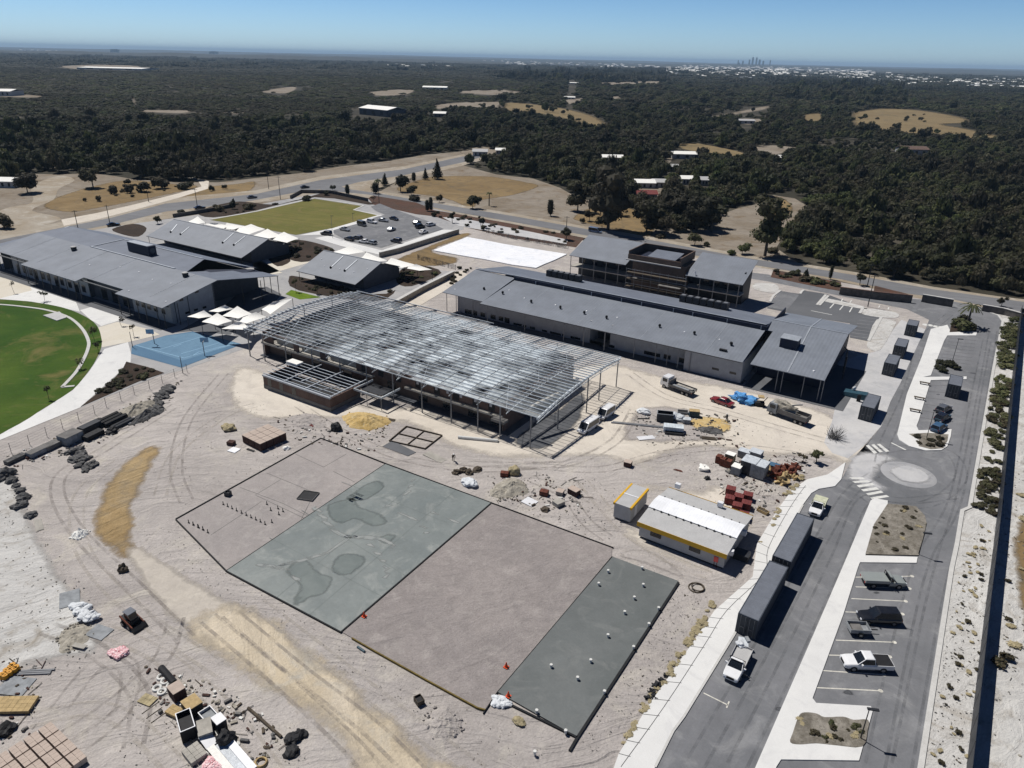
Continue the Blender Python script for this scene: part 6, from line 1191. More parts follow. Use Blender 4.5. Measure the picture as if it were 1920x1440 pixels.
def bundle(label, px, py, L, n, r, m, rz, name='pipe_bundle', cat='bundle'):
    t = thing(name, label, cat, place(px, py), rz); rng = random.Random(int(px + py))
    for k in range(n): y = (k - (n - 1) / 2) * r * 2.1; MB().tube((-L / 2 + rng.uniform(-.2, .2), y, r), (L / 2 + rng.uniform(-.2, .2), y, r), r, None, 8).build('length', m, t)
def board(label, px, py, sx, sy, m, rz=0.0, name='board', cat='sheet', tilt=.03, z=.1):
    o = MB().obox((0, 0, z), sx, sy, .08, 0, tilt).build(name, m, None, place(px, py), rz); return tag(o, label, cat)
def crate(label, px, py, sx, sy, sz, m, rz=0.0, name='crate', cat='crate', inner='black', fr=None):
    t = thing(name, label, cat, place(px, py), rz); w_ = .06; mb = MB(); mb.box(-sx / 2, -sy / 2, .1, sx / 2, -sy / 2 + w_, sz).box(-sx / 2, sy / 2 - w_, .1, sx / 2, sy / 2, sz).box(-sx / 2, -sy / 2 + w_, .1, -sx / 2 + w_, sy / 2 - w_, sz).box(sx / 2 - w_, -sy / 2 + w_, .1, sx / 2, sy / 2 - w_, sz); mb.build('side', m, t)
    MB().box(-sx / 2 + w_, -sy / 2 + w_, .1, sx / 2 - w_, sy / 2 - w_, sz * .7).build('contents', inner, t); MB().box(-sx / 2, -sy / 2, 0, sx / 2, -sy / 2 + .1, .1).box(-sx / 2, sy / 2 - .1, 0, sx / 2, sy / 2, .1).build('runner', 'wood_d', t)
    if fr: MB().box(-sx / 2 - .01, -sy / 2 - .01, sz, sx / 2 + .01, -sy / 2 + .08, sz + .05).box(-sx / 2 - .01, sy / 2 - .08, sz, sx / 2 + .01, sy / 2 + .01, sz + .05).box(-sx / 2 - .01, -sy / 2 + .08, sz, -sx / 2 + .08, sy / 2 - .08, sz + .05).box(sx / 2 - .08, -sy / 2 + .08, sz, sx / 2 + .01, sy / 2 - .08, sz + .05).build('rim_frame', fr, t)
def bag(label, px, py, r, m='bag', group=None, rz=0.0, z=0.0, name='sandbag', cat='bag'):
    SD[0] += 1; o = MB().blob((0, 0, r * .45), (r * 1.4, r, r * .6), SD[0], .22, 3, 1.5, 0).build(name, m, None, place(px, py, 0, z), rz); return tag(o, label, cat, group)
rf_ = head((0, 858), (340, 702))
# along the wire fence
pack('wrapped_bundle', 'dark flat bundle first along the wire fence, near the boulders at the picture edge', 30, 864, 3.2, 1.2, .7, 'rock', rf_, courses=2)
pack('wrapped_bundle', 'weathered grey bundle second along the wire fence', 73, 851, 3.4, 1.5, .9, 'greyblock', rf_, courses=2, top='concrete_d')
pack('wrapped_bundle', 'long grey pallet third along the wire fence, rounded ends', 101, 838, 3.4, 1.7, .9, 'concrete_d', rf_, courses=2)
pack('crated_stack', 'big square grey crate fourth along the wire fence', 134, 828, 3.2, 2.4, 1.6, 'greyblock', rf_, top='concrete_d', cat='crate')
pack('wrapped_bundle', 'dark stacked bundle fifth along the fence, pale straps', 170, 807, 3.6, 1.5, 1.3, 'charcoal', rf_); pack('wrapped_bundle', 'black bundle just in front of the strapped fifth bundle', 176, 820, 3.4, 1.4, .9, 'black', rf_)
bundle('thin dark lengths lying behind the strapped fifth bundle', 169, 795, 4.4, 4, .12, 'rock', rf_); bundle('fat black rolls side by side along the wire fence', 209, 791, 4.6, 3, .5, 'black', rf_, 'membrane_rolls', 'rolls'); bundle('pair of grey rolls beyond the fat black rolls', 230, 797, 4.0, 2, .35, 'charcoal', rf_, 'membrane_rolls', 'rolls')
rock('round black drum heap in front of the fat black rolls', 211, 811, 1.0, 'black', 'drum_heap', 'heap'); board('crumpled white sheet beside the netted heap', 250, 788, 3.2, 1.5, 'plastic_white', rf_, 'plastic_sheet')
heap('long dark netted heap beyond the white sheet', 275, 781, 1.5, 1.1, 'rock', 'spoil_heap', el=2.6, rz=rf_); heap('pale dusty mound against the fence behind the netted heap', 258, 768, 2.6, 1.2, 'rock_pale', 'spoil_heap', el=1.5, rz=rf_)
for k, (px, py, r) in enumerate([(283, 770, .8), (289, 763, .6), (296, 768, .9), (300, 757, .7), (292, 752, .5), (304, 744, 1.1), (312, 736, 1.0), (320, 728, .9), (310, 730, .8), (297, 748, .6)]): rock('dark rubble rock in the pile at the far end of the fence row', px, py, r, group='rubble rocks at the end of the fence row', el=1.4)
for px, py, r, el in [(140, 847, 1.1, 1.6), (150, 856, 1.2, 1.5), (158, 862, 1.1, 1.2), (138, 864, .9, 1.6), (152, 873, .9, 1.4), (163, 878, .8, 1.3), (172, 873, 1.1, 1.3), (160, 884, .6, 1.3)]: rock('dark slab like boulder in the loose cluster on bare sand', px, py, r * .8, group='boulders in the loose cluster on the sand', el=el, rz=px)
for px, py, r in [(8, 893, 2.2), (22, 903, 1.2), (38, 922, 1.0), (44, 935, 1.3), (38, 950, 1.3), (58, 968, 1.1), (30, 912, .8)]: rock('dark boulder in the row edging the rough pale ground', px, py, r * .72, group='boulders edging the rough pale ground')
board('pale boards with a dark edge beside the row of boulders', 73, 985, 3.2, .9, 'concrete', -.35, 'board'); heap('small white lime heap beside the yellow track', 150, 1003, 1.1, .9, 'sail', 'lime_heap')
# centre left
n = 0
pr = head((460, 815), (510, 840))
for i in range(3):
    for j in range(4):
        cx_, cy_ = G(497, 828); u = (i - 1) * 1.75; v = (j - 1.5) * 1.35; x = cx_ + math.cos(pr) * u - math.sin(pr) * v; y = cy_ + math.sin(pr) * u + math.cos(pr) * v
        p_ = pack('paver_pallet', 'brown pallet in the square block of pavers left of the footing pad', 497, 828, 1.62, 1.25, 1.5, 'redbrown', pr, 'pallets in the square block of pavers', top='blockpink'); p_.location = (x, y, 0)
bag('pale yellow bag pile on the sand above the brown paver block', 429, 805, 1.0, 'drygrass'); pack('brick_pallet', 'half empty brown pallet left of the square paver block', 434, 834, 1.2, 1.0, .7, 'redbrown', .3); board('square white sheet below the half empty brown pallet', 439, 845, 1.6, 1.5, 'plastic_white', .2, 'plastic_sheet'); rock('small white heap right of the square paver block', 538, 842, .6, 'sail', 'lime_heap', 'heap'); board('thin dark boards lying under the paver block', 470, 845, 1.6, .4, 'black', .1)
rock('round dark mesh bin on the sand near the yellow heap', 631, 806, 1.0, 'black', 'mesh_bin', 'bin', fz=1.0, amt=.15); heap('bright yellow sand heap at the corner of the steel frame', 686, 790, 3.4, 1.5, 'sand_yellow', el=1.35, rz=.2); heap('grey spoil mound between the brick annex and the mesh bin', 575, 790, 2.8, .8, 'sand', 'spoil_heap', el=1.4)
for px, py in ((578, 793), (584, 799), (571, 786)): rock('pinkish brick rubble on the grey spoil mound', px, py, .5, 'redbrick_pack', 'brick_rubble', 'rubble', 'brick rubble on the grey spoil mound')
bundle('dark timbers leaning on the yellow sand heap', 728, 787, 2.6, 3, .12, 'wood_d', .2, 'timber_bundle')
mb = MB(); q4 = GP([(762, 801), (829, 818), (797, 843), (730, 828)]); kerb_line(mb, q4 + [q4[0]], .16, 0, .3); kerb_line(mb, [((q4[0][0] + q4[3][0]) / 2, (q4[0][1] + q4[3][1]) / 2), ((q4[1][0] + q4[2][0]) / 2, (q4[1][1] + q4[2][1]) / 2)], .12, 0, .28); kerb_line(mb, [((q4[0][0] + q4[1][0]) / 2, (q4[0][1] + q4[1][1]) / 2), ((q4[2][0] + q4[3][0]) / 2, (q4[2][1] + q4[3][1]) / 2)], .1, 0, .26)
tag(mb.build('timber_formwork', 'wood_d'), 'timber formwork frame laid out on yellow ground below the steel frame', 'formwork'); mb = MB(); mb.prism(GP([(736, 827), (780, 849), (765, 856), (717, 838)]), .02, .12); tag(mb.build('dark_mat', 'asphalt_and_shade'), 'dark grey mat beside the timber formwork frame', 'mat')
t = thing('white_pipe', 'single long white pipe lying below the steel frame', 'pipe', place(859, 822)); a, b = G(859, 822), G(933, 829); MB().tube((0, 0, .3), (b[0] - a[0], b[1] - a[1], .3), .28, None, 12).build('barrel', 'pvc', t); MB().tube((b[0] - a[0], b[1] - a[1], .3), ((b[0] - a[0]) * 1.01, (b[1] - a[1]) * 1.01, .3), .34, None, 12).build('collar', 'pvc', t)
board('pale concrete strip panel below the formwork frame', 815, 858, 4.2, 1.5, 'concrete', -.1, 'concrete_panel', z=.05)
crate('black open pit box with a pale rim in the footing pad', 578, 932, 2.6, 2.4, .35, 'concrete_d', .35, 'pit_frame', 'pit'); crate('small dark bin at the edge of the footing pad', 428, 930, .8, .8, .8, 'charcoal', .3, 'bin', 'bin')
for px, py in Q(360, 700, 4.8, [(283, 1187), (322, 1205), (362, 1224), (403, 1244), (447, 1265), (490, 1284), (533, 1305), (576, 1325), (617, 1344), (659, 1366), (710, 1240), (783, 1278), (720, 1348), (675, 1186), (775, 1225), (820, 1250), (12, 1372), (55, 1392), (100, 1412)]) + Q(0, 940, 4.8, [(1700, 200), (1742, 218), (1790, 245), (1830, 265), (1872, 288)]):
    o = MB().tube((0, 0, 0), (0, 0, .55), .06, None, 6).box(-.12, -.12, 0, .12, .12, .06).build('starter_bar', 'black', None, place(px, py, 0, .12)); tag(o, 'short dark starter bar standing in the pale footing pad', 'starter bar', 'starter bars in the footing pad')
for px, py in Q(880, 1140, 4.8, [(1395, 65), (1245, 275), (1090, 502), (735, 548), (972, 660), (1613, 174), (1475, 382), (1213, 784), (605, 958), (865, 1140), (588, 1330)]) + Q(1120, 860, 4.8, [(95, 1038), (400, 1008), (10, 1153), (410, 1163), (330, 1278), (548, 1374)]):
    o = MB().tube((0, 0, 0), (0, 0, .35), .13, None, 8).tube((0, 0, .35), (0, 0, .48), .19, .17, 10).build('capped_pipe', 'pvc', None, place(px, py, 0, .2)); tag(o, 'white capped pipe stub on the dark cured slab', 'pipe stub', 'white capped pipe stubs of the dark slab')
for px, py, lab in ((683, 1158, 'orange cone at the join of the green slab and the mauve pad'), (949, 1253, 'orange cone on the mauve pad beside the dark slab'), (953, 1308, 'orange cone behind the heap of white bags')):
    t = thing('traffic_cone', lab, 'cone', place(px, py, 0, .2)); MB().tube((0, 0, .05), (0, 0, .7), .2, .04, 10).build('cone', 'orange', t); MB().box(-.26, -.26, 0, .26, .26, .05).build('base', 'orange', t)
for k, (px, py) in enumerate([(930, 1312), (937, 1317), (944, 1322), (935, 1323), (951, 1322), (928, 1320), (942, 1314)]): bag('white bag in the small heap at the bottom corner of the dark slab', px, py, .42, group='white bags at the corner of the dark slab', rz=k)
bag('greyish yellow bag lying below the dark slab edge', 973, 1355, .5, 'drygrass'); crate('small brown box on the sand between cream track and mauve pad', 786, 1318, 1.0, .8, .7, 'wood_d', -.4, 'crate'); heap('rough grey spoil mound below the mauve pad', 832, 1357, 1.9, .6, 'sand', 'spoil_heap'); rock('dark sack at the bend of the yellow track', 232, 1070, .6, 'wood_d', 'sack', 'bag', fz=1.2)
bundle('short green pipe lying along the mauve pad edge', 676, 1218, 1.4, 1, .14, 'teal', head((670, 1213), (683, 1222)), 'short_pipe', 'pipe')
# in front of the steel frame's lower corner
rock('round green netted bundle on the sand', 964, 888, 1.0, 'drygrass', 'netted_bundle', 'bundle', fz=1.0, amt=.15); heap('grey rubble mound with broken bricks on the sand', 960, 915, 2.8, 1.0, 'rock_pale', 'rubble_heap'); heap('smaller rubble tail beside the grey rubble mound', 938, 925, 1.6, .6, 'rock_pale', 'rubble_heap'); pack('brick_pallet', 'rusty brown brick pile behind the grey rubble mound', 946, 893, 1.3, .9, .8, 'rust', .4)
pack('brick_pallet', 'rusty brick pile between the rubble mound and the pale blocks', 1020, 928, 1.3, 1.0, .8, 'rust', .2); pack('block_pallet', 'small pale topped block pallet, upper of two by the site hut', 1050, 927, 1.1, 1.1, .7, 'concrete', .15, top='blockpink'); pack('block_pallet', 'brown block pallet with dark shadowed side nearest the site hut', 1076, 927, 1.7, 1.2, 1.0, 'redbrown', -.2, top='blockpink'); pack('block_pallet', 'pale block pallet, lower of two by the site hut', 1047, 947, 1.3, 1.5, .7, 'concrete', -.35, top='concrete')
board('white square board lying below the rubble mound', 993, 942, 2.0, 1.8, 'white', -.1); bag('white cloth bundle with a dark mark on the sand', 881, 909, 1.0, 'bag'); rock('small brown timber offcut heap under the white board', 1022, 957, .6, 'wood_d', 'offcut_heap', 'heap'); pack('brick_pallet', 'single dark brick pallet alone on the sand above the site hut', 1177, 874, 1.2, 1.1, .9, 'redbrown', .1, top='blockpink')
for px, py in ((855, 887), (868, 884), (880, 888), (895, 882)): rock('earthy clod of spoil along the top edge of the green slab', px, py, .7, 'wood_d', 'spoil_clod', 'rubble', 'spoil clods above the green slab')
rock('white rock like sack on the sand near the brick packs', 1319, 880, .9, 'sail', 'sack', 'bag'); rock('black boot shaped offcut on the sand near the brick packs', 1326, 898, .5, 'black', 'offcut', 'rubble'); bundle('short rusty steel offcuts on the rough sand', 1272, 883, 1.2, 2, .1, 'rust', .1, 'steel_offcuts')
# store yard between frame, hall and turning circle
rs_ = head((1180, 797), (1240, 803))
crate('black open skip with pale rim in the middle store yard', 1246, 789, 3.0, 1.7, 1.7, 'charcoal', rs_, 'skip_bin', 'skip', 'black', 'flash'); bag('big white plastic bundle beside the black skip', 1268, 786, 1.2, 'wrap', name='plastic_bundle'); pack('green_bin', 'dark green box with a cream top in the middle store yard', 1301, 781, 1.9, 1.2, 1.3, 'teal', rs_, cat='bin', top='wood'); pack('wrapped_bundle', 'grey wrapped pallet beside the white plastic bundle', 1287, 793, 1.4, 1.3, .9, 'greyblock', rs_, top='wrap')
pack('metal_cabinet', 'large grey metal cabinet below the black skip', 1262, 809, 3.6, 1.7, 1.2, 'galv', rs_, cat='cabinet'); crate('dark slatted crate in front of the grey metal cabinet', 1264, 815, 3.4, .8, .5, 'charcoal', rs_); bundle('two long steel sections on the store yard sand', 1208, 799, 12.0, 2, .16, 'post', rs_, 'steel_sections', 'steel section'); bundle('short steel offcut pair beside the long sections', 1207, 786, 2.4, 2, .1, 'post_dark', rs_ + .2)
board('white panel lying at the edge of the store yard', 1211, 822, 3.2, 1.3, 'white', rs_ + .45, 'panel'); bag('round white lidded tub near the long steel sections', 1207, 775, .9, 'bag', name='tub', cat='tub'); bundle('brown timber planks stacked on the sand', 1329, 823, 2.9, 4, .13, 'wood_d', rs_, 'timber_bundle'); soft('sand_spread', [(1290, 790), (1315, 780), (1360, 787), (1375, 800), (1360, 812), (1310, 808)], 0.09, 'sand_yellow', 1.0); heap('grey netting heap on the yellow sand', 1333, 808, 1.6, .6, 'rock', 'net_heap', el=1.5, rz=rs_)
crate('grey pallet of tools beside the white plastic bundle', 1280, 775, 2.0, 1.2, .5, 'greyblock', rs_, 'tool_pallet', 'pallet'); bundle('small brown offcut on the sand right of the planks', 1368, 826, 1.1, 2, .1, 'redbrown', rs_)
SD[0] += 1; tag(MB().blob((0, 0, .6), (2.1, 1.5, 1.0), SD[0], .5, 3, 1.6, 0).build('blue_tarpaulin', 'blue_tarp', None, place(1394, 753)), 'crumpled bright blue tarpaulin beside the red car', 'tarpaulin')
t = thing('plate_compactor', 'small dark compactor with an upright handle by the blue tarpaulin', 'machine', place(1425, 761), rs_); MB().box(-1, -.6, .1, .7, .6, .9).build('body', 'black', t); MB().beam((.4, 0, .8), (1.2, 0, 2.0), .12, .12).build('handle', 'wood_d', t); MB().box(.5, -.6, 1.9, -.6, .6, 2.1).build('canopy', 'wood', t); MB().box(-1.1, -.7, 0, .9, .7, .1).build('plate', 'black', t)
# wrapped block stacks and brick packs by the turning circle
rp = head((1384, 893), (1420, 905))
for px, py, sx, sy, sz, m, tp, lab in ((1404, 886, 2.4, 2.6, 2.5, 'charcoal', 'wrap', 'tall dark wrapped stack with white top, leading the block stacks'), (1422, 892, 2.3, 2.6, 2.4, 'greyblock', 'wrap', 'tall grey wrapped stack to the right of the tall dark one'), (1380, 888, 1.5, 1.6, 1.5, 'greyblock', 'sail', 'small grey block stack left of the tall dark wrapped stack'), (1368, 865, 1.5, 1.3, 1.5, 'drygrass', 'sail', 'greenish block stack behind the small grey one'), (1395, 857, 2.0, 1.5, 1.3, 'greyblock', 'wrap', 'white wrapped stack farthest back, on the left'), (1416, 860, 2.0, 1.8, 1.5, 'greyblock', 'wrap', 'white wrapped stack farthest back, on the right'), (1433, 868, 1.5, 1.4, .9, 'concrete', None, 'low pale pallet behind the blue sheet')):
    pack('block_stack', lab, px, py, sx, sy, sz, m, rp, 'wrapped block stacks by the turning circle', top=tp, courses=5)
for px, py in ((1348, 868), (1356, 873), (1364, 876)): pack('brick_pallet', 'dark red brick pallet beside the wrapped block stacks', px, py, 1.1, 1.1, 1.4, 'rust', rp, 'dark red pallets beside the block stacks')
board('blue grey roofing sheet propped beside the block stacks', 1450, 876, 4.0, 1.5, 'court_dark', rp + .55, 'roofing_sheet', tilt=.25, z=.5)
for k, (px, py, r) in enumerate([(1440, 888, .8), (1452, 893, .9), (1462, 884, .9), (1470, 895, .8), (1478, 882, .9), (1485, 890, .7), (1465, 905, .9), (1492, 878, .7), (1455, 882, .6), (1490, 898, .6)]): rock('rusty brown scrap lump in the pile by the footpath', px, py, r, 'rust' if k % 3 else 'wood', 'scrap', 'scrap', 'scrap pile by the footpath', fz=.8, amt=.7)
rq = head((1371, 962), (1391, 967))
for k, (px, py) in enumerate([(1369, 926), (1367, 943), (1384, 940), (1401, 937), (1381, 957), (1398, 953), (1374, 974), (1393, 974)]): pack('paver_pallet', 'dark red paver pallet in the double row behind the site office', px, py, 1.45, 1.35, 1.15, 'redbrick_pack', rq, 'red paver pallets behind the site office')
crate('small timber crate of scraps right of the red paver pallets', 1430, 961, 1.7, .8, .5, 'wood', -.3, inner='wood_d')
o = MB().torus((0, 0, .10), .95, .09, 18, 6).torus((.2, .1, .24), .8, .08, 18, 6).build('hose_coil', 'wood_d', None, place(1305, 1103)); tag(o, 'coil of dark brown pipe beside the dark slab corner', 'hose coil')
for px, py, r in [(1222, 1298, .32), (1230, 1285, .4), (1240, 1278, .3), (1215, 1310, .3), (1226, 1308, .28), (1250, 1268, .3)]: rock('black scrap clod in the dry strip beside the footpath', px, py, r, 'black', 'scrap', 'scrap', 'black scraps beside the footpath', amt=.7)
rock('pale bucket beside the footpath near the bottom', 1436, 1382, .5, 'pvc', 'bucket', 'bucket', fz=1.1, amt=.05) if False else None
t = thing('teal_sheeted_load', 'dark teal sheeted load in the shadow of the hall', 'tarpaulin', place(1604, 744)); MB().loft([[(-2.6, -1.1, 0), (2.2, -1.3, 0), (2.2, 1.2, 0), (-2.4, 1.0, 0)], [(-2.3, -.9, .9), (2.0, -1.1, 1.3), (2.1, 1.0, 1.2), (-2.5, .8, 1.0)]]).build('cover', 'teal', t); MB().blob((-.6, .7, 1.5), (.35, .3, .5), 4, .2).build('bag', 'bag', t)
SD[0] += 1; rng = random.Random(5); mb = MB()
for k in range(70): a = rng.uniform(0, 6.28); q = Vector((math.cos(a) * rng.uniform(.6, 2.2), math.sin(a) * rng.uniform(.6, 2.2), rng.uniform(.8, 2.4))); mb.tube((rng.uniform(-.8, .8), rng.uniform(-.8, .8), 0), q, .05, .02, 4)
tag(mb.build('brushwood_heap', 'mesh_steel', None, place(1563, 822)), 'heap of bare pinkish brushwood on the dusty apron', 'brush heap'); tag(MB().box(-.35, -.3, 0, .35, .3, 1.3).box(-.25, -.2, 1.3, .25, .2, 1.5).build('black_bin', 'black', None, place(1609, 753)), 'small black bin beside the lone container', 'bin')
for px, py, lab in ((1733, 722, 'low brown seat highest on the median path'), (1723, 750, 'low brown seat in the middle of the median path'), (1715, 773, 'low brown seat lowest on the median path')): t = thing('bench_seat', lab, 'bench', place(px, py, 0, .17), .1, 'seats on the median path'); MB().box(-1.0, -.3, .38, 1.0, .3, .46).build('seat', 'wood_d', t); MB().box(-.85, -.25, 0, -.7, .25, .38).build('leg', 'post_dark', t); MB().box(.7, -.25, 0, .85, .25, .38).build('leg', 'post_dark', t)
# lower left stores
for k, (px, py) in enumerate([(140, 1140), (152, 1138), (164, 1144), (146, 1150), (158, 1152), (170, 1155), (155, 1162), (167, 1166), (178, 1162)]): bag('white filled sandbag in the heap between two grey sheets', px, py, .5, group='white sandbags between two grey sheets', rz=k * .9, z=.05 if k < 6 else .3)
board('square grey sheet above the white sandbags', 131, 1124, 3.0, 2.2, 'greyblock', -.5, 'fibre_cement_sheet'); board('square grey sheet right of the white sandbags', 187, 1187, 2.4, 1.9, 'greyblock', .25, 'fibre_cement_sheet'); heap('brown netted heap with pale offcuts below the sandbags', 140, 1195, 1.7, .5, 'rock_pale', 'spoil_heap', el=1.4, rz=-.6); board('pale stone slab with dark shadowed edge below the netted heap', 150, 1215, 1.6, .6, 'concrete', .35, 'stone_slab', z=.3)
for k, (px, py) in enumerate([(212, 1227), (226, 1221), (233, 1226), (220, 1232)]): bag('pink striped bag in the small heap on the sand', px, py, .5, 'pinkbag', 'pink striped bags on the sand', k)
for k, (px, py) in enumerate([(6, 1272), (14, 1264), (22, 1258), (12, 1274), (20, 1268), (29, 1262), (26, 1254), (33, 1258)]): tag(MB().tube((0, 0, 0), (0, 0, .7), .32, .30, 10).tube((0, 0, .7), (0, 0, .76), .1, None, 6).build('drum', 'amber', None, place(px, py)), 'amber drum in the cluster at the picture edge', 'drum', 'amber drums')
pack('timber_stack', 'long yellow plywood stack at the picture edge', 22, 1326, 4.6, 2.0, .5, 'wood', .62, cat='timber', courses=4); rock('black plastic bag by the yellow plywood stack', 10, 1372, .9, 'black', 'plastic_bag', 'bag'); bundle('grey steel rails lying behind the amber drums', 62, 1262, 4.0, 3, .12, 'post', .65, 'steel_rails'); board('grey plastic sheet between amber drums and plywood', 30, 1288, 3.0, 2.4, 'greyblock', .5, 'plastic_sheet')
pp = head((100, 1395), (145, 1440))
for i in range(4):
    for j in range(4):
        c0 = G(78, 1432); u = (i - 1.5) * 1.75; v = (j - 1.5) * 1.35; p_ = pack('paver_pallet', 'pink paver pallet in the grid at the bottom edge', 78, 1432, 1.6, 1.2, .8, 'blockpink', pp, 'pink paver pallets at the bottom edge', courses=2); p_.location = (c0[0] + math.cos(pp) * u - math.sin(pp) * v, c0[1] + math.sin(pp) * u + math.cos(pp) * v, 0)
for px, py in ((303, 1271), (310, 1279), (295, 1292), (304, 1299), (321, 1287)): tag(MB().torus((0, 0, .14), .38, .14, 16, 7).build('pipe_coil', 'pvc', None, place(px, py)), 'white coiled pipe ring among the lower left stores', 'coil', 'white pipe coils')
bundle('fat black roll at the top of the lower left stores', 315, 1270, 3.0, 1, .38, 'black', head((300, 1255), (322, 1280)), 'membrane_roll', 'roll')
pl = head((340, 1330), (400, 1400))
pack('brick_pallet', 'dusty pink topped pallet below the white pipe coils', 334, 1306, 1.5, 1.3, 1.3, 'redbrown', pl, top='blockpink'); pack('plaster_pallet', 'black wrapped pallet with a cream crumpled top', 363, 1335, 1.7, 1.5, 1.4, 'black', pl, top='wood'); pack('timber_pallet', 'low yellow timber pallet beside the cream topped pallet', 328, 1338, 1.5, 1.1, .5, 'wood', pl + .3, courses=2)
crate('tall black crate with a white rim frame', 352, 1372, 1.4, 2.6, 1.6, 'black', pl + 1.3, 'tall_crate', 'crate', 'black', 'white'); pack('grey_pallet', 'round shouldered grey pallet beside the tall black crate', 386, 1376, 1.3, 2.0, 1.0, 'greyblock', pl + 1.2, top='concrete'); crate('white framed glass pallet above the round shouldered pallet', 392, 1350, 1.6, 1.3, .9, 'wrap', pl, 'glass_pallet', 'pallet', 'greyblock', 'white')
pack('steel_cabinet', 'shiny steel cabinet with a white top, right of the stores', 414, 1368, 1.2, 1.0, 1.5, 'charcoal', pl, cat='cabinet', top='white'); rock('black plastic heap below the shiny steel cabinet', 425, 1392, 1.0, 'black', 'plastic_heap', 'heap', fz=.9); board('white board leaning below the grey pallet', 392, 1395, 1.6, 1.2, 'white', pl, tilt=.2, z=.5)
for k in range(3): board(('pale corrugated sheet pack, %s of three at the bottom of the stores') % ('left', 'middle', 'right')[k], 418 + k * 17, 1432 - k * 6, 4.6, .75, ('sail', 'wrap', 'plastic_white')[k], pl, 'corrugated_sheets', z=.3 + .05 * k)
pack('timber_pallet', 'grey plank pallet left of the corrugated sheets', 366, 1418, 2.0, 1.6, .6, 'concrete', pl, courses=2)
for k, (px, py) in enumerate([(396, 1428), (404, 1436), (388, 1436), (412, 1440), (398, 1444)]): bag('red and white bag in the heap below the corrugated sheets', px, py, .4, 'pinkbag', 'red and white bags below the stores', k)
o = MB().torus((0, 0, .12), .6, .1, 16, 6).torus((.05, .02, .26), .5, .09, 16, 6).build('rope_coil', 'wood', None, place(489, 1432)); tag(o, 'yellow coiled rope at the bottom of the stores', 'coil')
bundle('dark brown timber beam crossing the sand right of the stores', 495, 1355, 5.6, 1, .16, 'wood_d', head((465, 1328), (530, 1385)), 'timber_beam', 'timber'); 
for px, py, lab in ((549, 1388, 'black plastic bag, left of a pair'), (562, 1380, 'black plastic bag, right of a pair'), (548, 1412, 'torn black sheet below the pair of black bags')): rock(lab, px, py, .7, 'black', 'plastic_bag', 'bag')
for k in range(3): bundle(('thin brown slat on the sand, %s of three in a row') % ('first', 'second', 'third')[k], 282 + k * 8, 1328 + k * 9, 1.7, 1, .05, 'wood_d', head((275, 1335), (292, 1323)), 'timber_length', 'timber')
pack('timber_pallet', 'flat green tinted pallet beside the thin slats', 277, 1314, 1.7, 1.2, .18, 'drygrass', .2, courses=1)
# people at work
def person(label, px, py, rz, cloth, legs, z=0.0, bend=0.35, loc=None):
    x, y = loc if loc else G(px, py); t = thing('person', label, 'person', (x, y, z), rz); b = bend
    V_ = [(0, 0, .95), (.05 + .25 * b, 0, 1.22), (.08 + .5 * b, 0, 1.46 - .1 * b), (.12 + .62 * b, 0, 1.56 - .14 * b), (.15 + .68 * b, 0, 1.70 - .16 * b), (.0, .10, .88), (.08, .12, .48), (-.02, .12, .06), (.12, .12, .03), (0, -.10, .88), (.0, -.12, .48), (-.14, -.12, .06), (0, -.12, .03), (.08 + .5 * b, .2, 1.40 - .1 * b), (.14 + .55 * b, .27, 1.12), (.32 + .55 * b, .22, .92), (.08 + .5 * b, -.2, 1.40 - .1 * b), (.12 + .55 * b, -.27, 1.12), (.28 + .55 * b, -.24, .90)]
    E_ = [(0, 1), (1, 2), (2, 3), (3, 4), (0, 5), (5, 6), (6, 7), (7, 8), (0, 9), (9, 10), (10, 11), (11, 12), (2, 13), (13, 14), (14, 15), (2, 16), (16, 17), (17, 18)]
    rad = [.15, .16, .15, .06, .115, .10, .07, .05, .045, .10, .07, .05, .045, .065, .05, .04, .065, .05, .04]
    me = bpy.data.meshes.new('body'); me.from_pydata(V_, E_, []); me.materials.append(M[cloth]); o = link('body', me, t);
    md = o.modifiers.new('skin', 'SKIN'); 
    for k, r in enumerate(rad): me.skin_vertices[0].data[k].radius = (r, r)
    me.skin_vertices[0].data[0].use_root = True; sm = o.modifiers.new('sub', 'SUBSURF'); sm.levels = 1; sm.render_levels = 1
    MB().blob((.15 + .68 * b, 0, 1.73 - .16 * b), (.145, .125, .09), 2, .03, 2).build('hard_hat', 'white', t); MB().tube((-.02, .12, 0), (.2, .12, 0.02), .05, .04, 6).tube((-.14, -.12, 0), (.08, -.12, .02), .05, .04, 6).build('boot', legs, t)
    return t
person('worker in dark clothes bending forward beside the concrete panel', 850, 864, -.8, 'wood_d', 'black', bend=.7)
p = onplane(1303, 518, 194.7, 7.0, SL); person('worker in a white shirt on the roof edge of the two storey block', 0, 0, 3.0, 'white', 'black', p.z, .5, loc=(p.x, p.y + .4))
person('worker in dark clothing standing on the pale yellow sand', 1362, 792, 2.4, 'charcoal', 'black', bend=.1)

